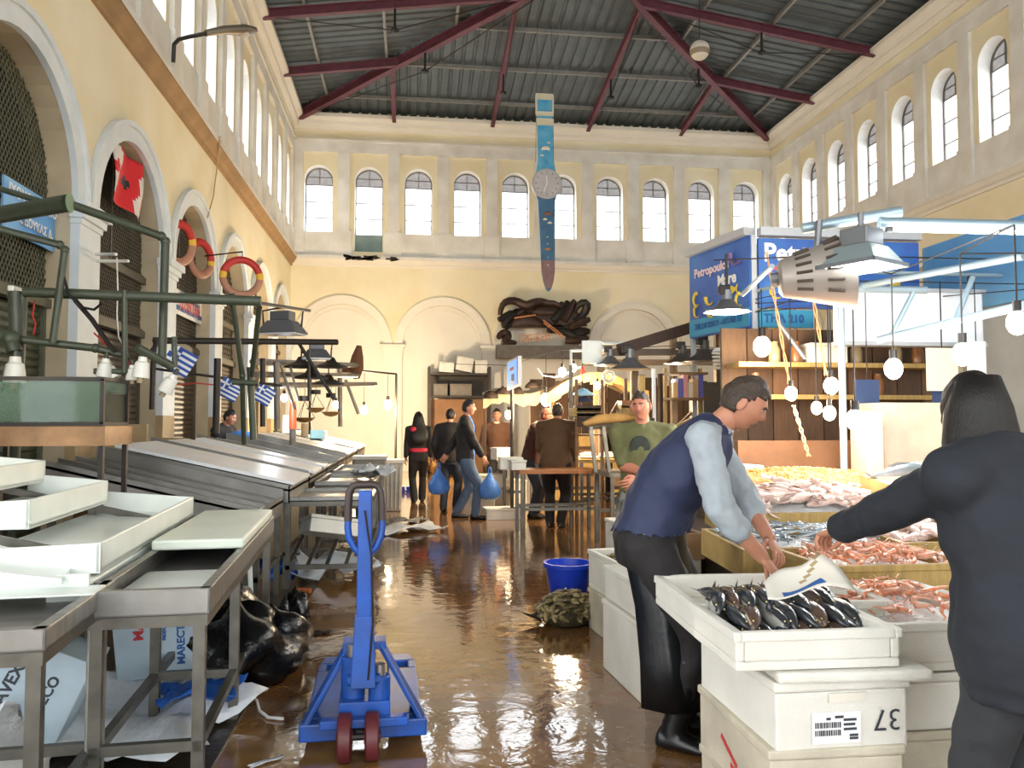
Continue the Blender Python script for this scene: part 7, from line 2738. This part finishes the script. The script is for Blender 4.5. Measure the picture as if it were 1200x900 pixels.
# lean-to roof of weathered boards
lr = thing('lean_to_roof', 'weathered board lean-to roof above the middle right stalls', 'roof', (4.0, 11.5, 0))
a, c = at(735, 409, Y=11.2), at(818, 381, Y=11.2)
dx = (c - a)
n = 9
for i in range(n):
    y0 = 11.2 + i * .24
    k = B()
    k.hexa([a + Vector((-.15, y0 - 11.2, .0)), c + Vector((.35, y0 - 11.2, .12)), c + Vector((.35, y0 - 10.97, .12)), a + Vector((-.15, y0 - 10.97, 0)),
            a + Vector((-.15, y0 - 11.2, .03)), c + Vector((.35, y0 - 11.2, .15)), c + Vector((.35, y0 - 10.97, .15)), a + Vector((-.15, y0 - 10.97, .03))])
    k.obj('roof_board', GREYB, lr, world=True)
for y in (11.2, 13.2):
    k = B()
    flat(k, Vector((a.x - .2, y, a.z - .05)), Vector((c.x + 1.4, y, a.z - .02)), .06, .1)
    k.obj('tie_beam', GREYB, lr, world=True)
    for x in (a.x + .1, c.x + .3):
        k = B()
        k.bx(x - .05, x + .05, y - .05, y + .05, 0, a.z - .05 + (0 if x < c.x else .5))
        k.obj('post', GREYB, lr, world=True)
k = B()
flat(k, Vector((a.x - .15, 11.15, a.z - .02)), Vector((c.x + .35, 11.15, c.z + .1)), .05, .16)
k.obj('barge_board', WOODD, lr, world=True)
# hanging bell lamps along the beam
for i, (x, y, s, Y, lab, wts) in enumerate(((738, 433, .3, 10.9, 'grey bell lamp at the left end of the lean-to roof', 0), (800, 426, .26, 10.6, 'dark bell lamp in the middle under the lean-to roof', 0), (826, 424, .3, 10.2, 'dark bell lamp below the aisle-facing sign', 0), (715, 428, .24, 11.3, 'small grey lamp at the white plastic board', 0))):
    p = at(x, y, Y=Y)
    bell_lamp(lab, p, s, False, 0, cordz=max(.15, a.z - .05 - p.z), m=(GREYMET if i in (0, 3) else mat('sooty_lamp', sRGB('57504a'), .5, .3)))
# white plastic board and pipe frame
w0, w1 = at(682, 426, Y=11.5), at(706, 399, Y=11.5)
r = thing('plastic_board', 'white plastic board hung on a white pipe frame', 'board', (w0.x, 11.5, w0.z))
k = B()
k.bx(w0.x, w1.x, 11.5, 11.53, w0.z, w1.z)
k.obj('board', WHITEP, r, world=True, bevel=.03)
for (xa, ya, xb, yb) in ((668, 411, 733, 409), (669, 411, 669, 428), (733, 402, 735, 412), (706, 402, 733, 402)):
    k = B()
    k.tube(at(xa, ya, Y=11.55), at(xb, yb, Y=11.55), .02, 6)
    k.obj('frame_pipe', WHITE, r, world=True)
k = B()
k.tube(at(669, 428, Y=11.55), Vector((at(669, 428, Y=11.55).x, 11.55, 0)), .03, 6)
k.obj('post', STEELD, r, world=True)
# monitor with a blue picture
m0, m1 = at(594, 455, Y=12.6), at(607, 418, Y=12.2)
r = thing('poster_screen', 'tilted framed screen with a blue picture above the far stalls', 'screen', m0)
tl_, tr_, br_, bl_ = at(594, 424, Y=12.75), at(607, 417, Y=12.1), at(607, 451, Y=12.1), at(594, 457, Y=12.75)
plate_between('casing', (tl_, tr_, br_, bl_), .06, SGF, r)
ctr = (tl_ + br_) / 2
nn = (tr_ - tl_).cross(bl_ - tl_).normalized()
sg_ = 1 if nn.dot(Vector((0, 0, CAM_H)) - ctr) > 0 else -1
off = nn * (.065 if sg_ > 0 else -.005)
q4 = [ctr + (p - ctr) * .85 + off for p in (tl_, tr_, br_, bl_)]
k = B()
k.quad(q4)
k.obj('picture', mat('blue_picture', sRGB('5c8fd6'), .3, emit=sRGB('5c8fd6'), estr=.8, var=.0), r, world=True)
for u, v, w_, h_, m_ in ((.3, .25, .4, .14, RED), (.45, .55, .3, .35, INKB), (.3, .8, .5, .12, WHITE)):
    P_ = lambda a_, b_: q4[0].lerp(q4[1], a_).lerp(q4[3].lerp(q4[2], a_), b_) + nn * .004 * sg_
    k = B()
    k.quad([P_(u, v), P_(u + w_, v), P_(u + w_, v + h_), P_(u, v + h_)])
    k.obj('picture_patch', m_, r, world=True)
k = B()
k.tube((ctr.x, ctr.y + .05, bl_.z), (ctr.x, ctr.y + .05, 0), .03, 8)
k.obj('pole', STEELD, r, world=True)
# arched straw canopy
sc_ = thing('straw_canopy', 'arched straw coloured canopy over the bright far stall', 'canopy', (2.9, 13.0, 0))
k = B()
pts = []
for i in range(15):
    t = i / 14
    px = 640 + 120 * t
    py = 462 - 24 * math.sin(PI * min(1, t * 1.05)) - 4 * t
    pts.append((px, py))
top0 = [at(x, y, Y=12.6) for x, y in pts]
top1 = [p + Vector((.15, 1.6, .05)) for p in top0]
for (p, q), (s_, t_) in zip(zip(top0, top0[1:]), zip(top1, top1[1:])):
    k.quad([p, q, t_, s_])
for p, q in zip(top0, top0[1:]):
    dp = Vector((0, 0, -.16 - .05 * math.sin(p.x * 9)))
    k.quad([p, q, q + dp, p + dp])
o = k.obj('cover', TANC, sc_, world=True, norm=False)
o.modifiers.new('s', 'SOLIDIFY').thickness = .025
for p in (top0[1], top0[7], top0[13]):
    k = B()
    k.bx(p.x - .03, p.x + .03, p.y + .1, p.y + .16, 0, p.z - .02)
    k.obj('post', WOOD, sc_, world=True)
# pale ragged awning at the left end
k = B()
n = 16
vs = []
for i in range(n + 1):
    x = 566 + 76 * i / n
    y = 464 - 4 * math.sin(i * .4) - i * .6
    p = at(x, y, Y=14.0)
    vs.append((k.bm.verts.new(p), k.bm.verts.new(p + Vector((0, 0, -.22 - .025 * math.sin(i * 2.1)))), k.bm.verts.new(p + Vector((.1, 1.3, .1)))))
for u, v in zip(vs, vs[1:]):
    k.face([u[0], v[0], v[1], u[1]])
    k.face([u[0], v[0], v[2], u[2]])
aw = thing('ragged_awning', 'pale ragged awning edge above the far right tables', 'awning', at(600, 470, Y=14.0))
o = k.obj('cloth', mat('pale_awning_cloth', sRGB('b8a483'), .8, var=.4, vscale=8), aw, world=True, norm=False)
o.modifiers.new('s', 'SOLIDIFY').thickness = .02
for x in (568, 640):
    p = at(x, 462, Y=14.0)
    k = B()
    k.tube(p + Vector((0, .02, 0)), (p.x, 14.02, 0), .03, 6)
    k.obj('post', WOODD, aw, world=True)
for i, (x, y) in enumerate(((575, 467), (605, 462), (625, 455), (590, 462))):
    p = at(x, y, Y=13.95)
    k = B()
    lumpy(k, p, (.14, .14, .13), 40 + i, 12, 8, .3)
    tag(k.obj('hanging_bundle', mat('dark_bundle', sRGB('3d2c22'), .8, var=.4), None, smooth='all'), ('leftmost dark bundle tied under the ragged awning', 'second dark bundle on the ragged awning', 'dark bundle at the right end of the ragged awning', 'low dark bundle beneath the awning edge')[i], 'bundle')
# pale blue bundle and small things on the canopy
p = at(683, 468, Y=11.6)
r = thing('cloth_bundle', 'light blue and navy bundle hanging before the straw canopy', 'bundle', p)
k = B()
lumpy(k, (0, 0, .06), (.16, .1, .09), 51, 18, 10, .25)
k.obj('blue_top', mat('sky_blue_cloth', sRGB('8cc2e6'), .7), r, smooth='all')
k = B()
lumpy(k, (.02, .02, -.04), (.14, .08, .08), 52, 16, 10, .3)
k.obj('navy_bottom', mat('navy_bundle_cloth', sRGB('26304f'), .8), r, smooth='all')
k = B()
k.tube((0, 0, .12), (0, 0, a.z - p.z), .008, 5)
k.obj('string', DKMET, r)
p = at(713, 441, Y=11.4)
k = B()
rings = []
r = thing('paper_roll', 'white round roll hanging under the lean-to beam', 'roll', p)
for i in range(21):
    an = 2 * PI * i / 20
    rings.append((Vector((.07 * math.cos(an), 0, .07 * math.sin(an))), Vector((.03 * math.cos(an), 0, .03 * math.sin(an))), Vector((0, .05, 0))))
k.loft(rings, 8, False)
k.obj('roll', WHITEP, r, smooth=True)
k = B()
k.tube((0, 0, .09), (0, 0, a.z - p.z - .05), .006, 5)
k.obj('string', DKMET, r)
p = at(683, 441, Y=12.65)
k = B()
k.lathe([(0, 0), (.04, 0), (.04, .14), (.02, .18), (.02, .22), (0, .22)], p - Vector((0, 0, .06)), 10)
tag(k.obj('red_bottle', RED, None, smooth=True), 'small red bottle standing on the straw canopy', 'bottle')
# far stall tables
def trestle(label, x0, x1, y0, y1, z, m, group=None):
    r = thing('stall_table', label, 'table', ((x0 + x1) / 2, (y0 + y1) / 2, 0), 0, group)
    k = B()
    k.bx(x0, x1, y0, y1, z - .05, z)
    k.obj('table_top', m, r, world=True)
    for x in (x0 + .04, x1 - .04):
        for y in (y0 + .04, y1 - .04):
            k = B()
            k.bx(x - .022, x + .022, y - .022, y + .022, 0, z - .05)
            k.obj('leg', STEELD, r, world=True)
    for y in (y0 + .04, y1 - .04):
        k = B()
        k.bx(x0 + .05, x1 - .05, y - .015, y + .015, .35, .39)
        k.obj('rail', STEELD, r, world=True)
    return r
OR = mat('orange_wood_top', sRGB('b06a2e'), .5, var=.3, vscale=5)
t0 = at(597, 549, Z=.86)
trestle('orange topped table with the white cartons at the far right', 1.42, 2.5, 10.35, 10.95, .88, OR)
trestle('long orange table running back beside the brown sweater man', 1.5, 1.9, 13.0, 13.9, .88, OR)
trestle('dark steel table with a trestle behind the olive shirted man', 2.35, 3.3, 9.3, 10.2, .9, STEELD)
trestle('low dark table under the lean-to roof', 3.4, 4.6, 10.2, 11.0, .8, WOODD)
trestle('far table heaped with bright fish plates', 2.5, 4.2, 11.7, 12.5, .95, WOODL)
# steel trestle frame standing on the dark table
r = thing('steel_trestle', 'slanting steel trestle carrying a tan sack on the dark table', 'trestle', (2.7, 9.6, .9))
for xa, xb in ((688, 698), (703, 714)):
    k = B()
    flat(k, at(xa + 4, 500, Y=9.5), Vector((at(xb, 552, Y=9.5).x, 9.5, .9)), .05, .04)
    k.obj('leg', STEELD, r, world=True)
pa, pb = at(688, 502, Y=9.5), at(765, 492, Y=9.9)
k = B()
flat(k, pa, pb, .07, .05)
k.obj('top_bar', STEELD, r, world=True)
k = B()
flat(k, pb, Vector((pb.x, pb.y, .9)), .04, .04)
k.obj('leg', STEELD, r, world=True)
k = B()
k.path([pa + Vector((-.02, .1, .05)), pa.lerp(pb, .2) + Vector((0, .1, .09)), pa.lerp(pb, .5) + Vector((0, .1, .08)), pa.lerp(pb, .75) + Vector((0, .1, .05))], .1, 10, radii=[.03, .06, .06, .03])
k.obj('tan_sack', TANC, r, world=True, smooth='all')
# cartons, boxes and plates
for i, (x, y, Y, w, h, lab) in enumerate(((598, 527, 10.6, .3, .16, 'larger white carton on the orange topped table'), (606, 531, 10.45, .2, .13, 'smaller white carton on the orange topped table'), (588, 520, 13.4, .3, .2, 'white carton on the long orange table'))):
    p = at(x, y, Y=Y)
    foam_box(lab, (p.x, Y, .88), (w, w * .8, h), (0, 0, R(10 * i)), True)
foam_box('flat white foam box lying on the wet aisle floor', (1.46, 12.55, 0), (.58, .4, .17), (0, 0, R(4)), True)
for i, (x, y, Y, w, h, z, lab) in enumerate(((562, 590, 13.2, .5, .42, 0, 'large white foam box behind the right blue bag'), (582, 585, 13.5, .42, .4, 0, 'round-edged white foam box beside the far tables'), (572, 575, 13.35, .45, .22, .425, 'foam box on top of the large one behind the bags'), (596, 575, 14.0, .5, .5, 0, 'tall foam box at the foot of the sweater man'))):
    p = at(x, y, Y=Y)
    foam_box(lab, (p.x, Y, z), (w, w, h), (0, 0, R(6 * i - 8)), True, FOAMD)
for i in range(5):
    p = Vector((2.7 + .32 * i, 12.0 + .1 * (i % 2), .952))
    r = thing('fish_plate', ('leftmost', 'second', 'middle', 'fourth', 'rightmost')[i] + ' bright plate of fish on the far heaped table', 'plate', p)
    k = B()
    k.lathe([(0, 0), (.12, 0), (.16, .03), (.15, .035), (.11, .012), (0, .012)], (0, 0, 0), 16)
    k.obj('plate', WHITE, r, smooth=True)
    k = B()
    lumpy(k, (0, 0, .05), (.12, .1, .05), 60 + i, 14, 8, .3)
    k.obj('fish_heap', MATS['pale_squid_flesh'], r, smooth='all')
# stacked wooden crates and shelf of packets
for i, (x, y, Y, w, h, m_, lab) in enumerate(((688, 488, 11.0, .42, .12, WOODL, 'pale plank crate under the blue bundle'), (690, 500, 11.0, .34, .3, WOODD, 'dark brown crate below the pale plank crate'), (741, 478, 10.6, .3, .1, OR, 'orange box behind the olive shirted man'), (742, 486, 10.6, .34, .14, WOODL, 'tan box below the orange box'))):
    p = at(x, y, Y=Y)
    r = thing('wooden_crate', lab, 'crate', (p.x, Y, p.z))
    for j in range(3):
        k = B()
        k.bx(-w / 2, w / 2, -.02, 0, h * j / 3 + .005, h * (j + 1) / 3 - .005)
        k.obj('slat', m_, r)
    k = B()
    k.bx(-w / 2 + .01, w / 2 - .01, 0, w * .8, 0, h)
    k.obj('inner_box', m_, r)
# rack under the crates
rk = thing('crate_rack', 'brown post rack holding crates and packets at the middle right', 'rack', (3.0, 11.0, 0))
for x, y in ((at(676, 500, Y=11.0).x, 10.95), (at(706, 500, Y=11).x, 10.95), (at(735, 500, Y=10.6).x, 10.6), (at(752, 500, Y=10.6).x, 10.6)):
    k = B()
    k.bx(x - .02, x + .02, y + .05, y + .1, 0, 2.1)
    k.obj('post', WOOD, rk, world=True)
for y_, zz in ((11.0, at(690, 508, Y=11).z - .01), (11.0, at(690, 493, Y=11).z)):
    k = B()
    xa, xb = at(676, 500, Y=11).x, at(706, 500, Y=11).x
    k.bx(xa, xb, 11.0, 11.35, zz - .02, zz)
    k.obj('shelf_board', WOOD, rk, world=True)
k = B()
xa, xb = at(735, 500, Y=10.6).x, at(752, 500, Y=10.6).x
zz = at(742, 486, Y=10.6).z
k.bx(xa - .05, xb + .05, 10.6, 10.95, zz - .03, zz)
k.obj('shelf_board', WOOD, rk, world=True)
# packets shelf below the sign
sx0, sx1 = at(790, 470, Y=10.0).x, at(826, 470, Y=10.0).x
sh = thing('packet_shelf', 'hanging shelf of packets left of the aisle-facing sign', 'shelf', ((sx0 + sx1) / 2, 10.1, 1.4))
for yp in (436, 466):
    z = at(808, yp, Y=10.0).z
    k = B()
    k.bx(sx0 - .05, sx1 + .05, 10.0, 10.3, z - .03, z)
    k.obj('shelf_board', WOOD, sh, world=True)
for x in (sx0 - .05, sx1 + .02):
    k = B()
    k.bx(x, x + .04, 10.25, 10.3, 0, at(808, 430, Y=10).z)
    k.obj('post', WOODL, sh, world=True)
PK = [mat('tan_packet', sRGB('c79a68'), .5), mat('violet_packet', sRGB('5f5aa0'), .5), mat('pink_packet', sRGB('cf8f84'), .5), mat('cream_packet', sRGB('dcc9a8'), .5)]
z = at(808, 466, Y=10).z
for i in range(6):
    k = B()
    x = sx0 + (sx1 - sx0) * i / 6
    k.bx(x, x + (sx1 - sx0) / 6.6, 10.03, 10.2, z, z + .2 + .05 * (i % 3))
    tag(k.obj('packet', PK[i % 4]), ('first tan packet from the left on the packet shelf', 'violet packet second from the left on the shelf', 'pink packet third on the packet shelf', 'cream packet fourth on the packet shelf', 'fifth packet, tan, on the packet shelf', 'violet packet at the right end of the shelf')[i], 'packet', 'packets on the hanging shelf')
# grey cupboard and dark doorway posts beside the sign
c0, c1 = at(826, 500, Y=10.4), at(856, 458, Y=10.4)
cb = thing('grey_cupboard', 'tall grey cupboard behind the packets', 'cupboard', ((c0.x + c1.x) / 2, 10.7, 0))
k = B()
k.bx(c0.x, c1.x + .3, 10.5, 11.0, 0, 2.05)
k.obj('body', mat('grey_brown_cupboard', sRGB('6d665c'), .6, var=.2), cb, world=True)
for i in (0, 1):
    k = B()
    w_ = (c1.x + .3 - c0.x) / 2
    k.bx(c0.x + w_ * i + .01, c0.x + w_ * (i + 1) - .01, 10.47, 10.5, .05, 2.0)
    k.obj('door', mat('grey_brown_cupboard_door', sRGB('756e63'), .6, var=.2), cb, world=True)
for i, (x, y0, Y, rad, m_, lab) in enumerate(((752, 440, 9.9, .035, WOODL, 'pale upright post behind the olive shirted man'), (766, 432, 10.2, .02, WHITE, 'thin white upright pipe left of the packets'), (776, 438, 10.8, .05, WOODD, 'dark upright post between pipe and packets'), (868, 430, 9.4, .05, WOODD, 'dark post under the corner of the signs'))):
    p = at(x, y0, Y=Y)
    k = B()
    k.bx(p.x - rad, p.x + rad, Y - rad, Y + rad, 0, p.z)
    tag(k.obj('upright_post', m_), lab, 'post')
# warm bulbs of the far stalls
TOPS6 = []
for i, (x, y, Y, rad, w_, lab, zt_) in enumerate(((640, 468, 12.9, .09, 90, 'brightest warm bulb between the two men in brown', .15), (659, 436, 12.2, .06, 30, 'warm bulb left on the straw canopy front', .2), (672, 431, 12.2, .05, 30, 'warm bulb right on the straw canopy front', .2), (596, 486, 15.6, .07, 50, 'warm bulb behind the brown sweater man', .4), (700, 452, 12.0, .05, 25, 'warm bulb hidden under the straw canopy', .15), (790, 448, 11.3, .04, 20, 'warm bulb under the lean-to near the packets', .3))):
    p = at(x, y, Y=Y)
    bulb(lab, p, rad, WARM, w_ * 1.8, 2.62 - p.z)
    TOPS6.append(Vector((p.x, p.y, 2.62)))
strung('wire strung over the far right stalls for the bulbs', TOPS6 + [Vector((.9, 16.5, 2.7)), Vector((c.x + .3, 11.3, 2.6))])
# arcs of white cable
cord('white cable arc below the far warm bulbs', [at(630, 432, Y=12.2), at(636, 440, Y=12.2), at(650, 442, Y=12.2), at(664, 438, Y=12.2), at(680, 430, Y=12.2)], WHITE, .012, 'hanging_cable', 'cable')
# striped bolt, sacks and jumble of timber
for i, (x0, y0, x1, y1, Y, m_, lab) in enumerate(((705, 505, 725, 470, 10.9, WOOD, 'slanting brown plank among the crates'), (712, 452, 735, 462, 11.0, WOODL, 'pale slanting stick under the lean-to'), (780, 505, 812, 490, 10.0, WOODL, 'pale slanting board left of the vest'), (812, 482, 795, 498, 10.4, WOOD, 'thin slanting stick below the packets'))):
    k = B()
    flat(k, at(x0, y0, Y=Y), at(x1, y1, Y=Y), .06, .03)
    tag(k.obj('timber', m_), lab, 'timber')
# blue crate scrap on the aisle
r = thing('plastic_crate', 'blue slotted plastic crate piece on the aisle floor', 'crate', at(475, 577, Z=0))
for j in range(4):
    k = B()
    k.bx(-.22 + .12 * j, -.13 + .12 * j, -.1, .1, 0, .13)
    k.obj('cell', BLUEPL, r)
k = B()
k.bx(-.24, .26, -.12, .12, .02, .05)
k.obj('rim', BLUEPL, r)
# low pavement of litter by the far left beds
litter_sheet('pale brown sacks slumped by the end wall shelf', at(512, 520, Y=23.5) - Vector((0, 0, at(512, 520, Y=23.5).z)), .8, .5, .5, 70, TANC, name='sack_heap')
# right wall side: stall wall of the next row, only its top shows
k = B()
k.bx(7.0, 11.8, 9.3, 9.4, 0, 3.2)
tag(k.obj('stall_screen', mat('pale_stall_screen', sRGB('b9b3a6'), .7, var=.2, vscale=2)), 'pale screen behind the signs at the far right', 'screen')

# plank backdrop of the far right stalls
bd = thing('stall_backdrop', 'dark plank backdrop closing the far right stalls', 'partition', (4.6, 15.6, 0))
for i in range(20):
    k = B()
    x = 2.35 + i * .26
    k.bx(x, x + .245, 15.6, 15.64 + .012 * (i % 3), 0, 2.35 + .12 * math.sin(i * 1.7))
    k.obj('plank', MATS['plank_brown_%d' % (i % 3)], bd, world=True)
for z in (.9, 1.9):
    k = B()
    k.bx(2.35, 7.5, 15.66, 15.72, z, z + .08)
    k.obj('rail', WOODD, bd, world=True)
# shelves with fish crates in front of it
for i in range(4):
    x = 2.6 + i * .75
    r = thing('fish_crate', ('first', 'second', 'third', 'fourth')[i] + ' tan fish crate from the left before the plank backdrop', 'crate', (x, 15.0, 0))
    for j in range(5):
        k = B()
        k.bx(-.3, .3, -.2, -.18, .05 + j * .25, .24 + j * .25)
        k.obj('slat', (WOODL, WOOD)[j % 2], r)
    k = B()
    k.bx(-.29, .29, -.18, .3, 0, 1.28)
    k.obj('inner_box', WOODD, r)
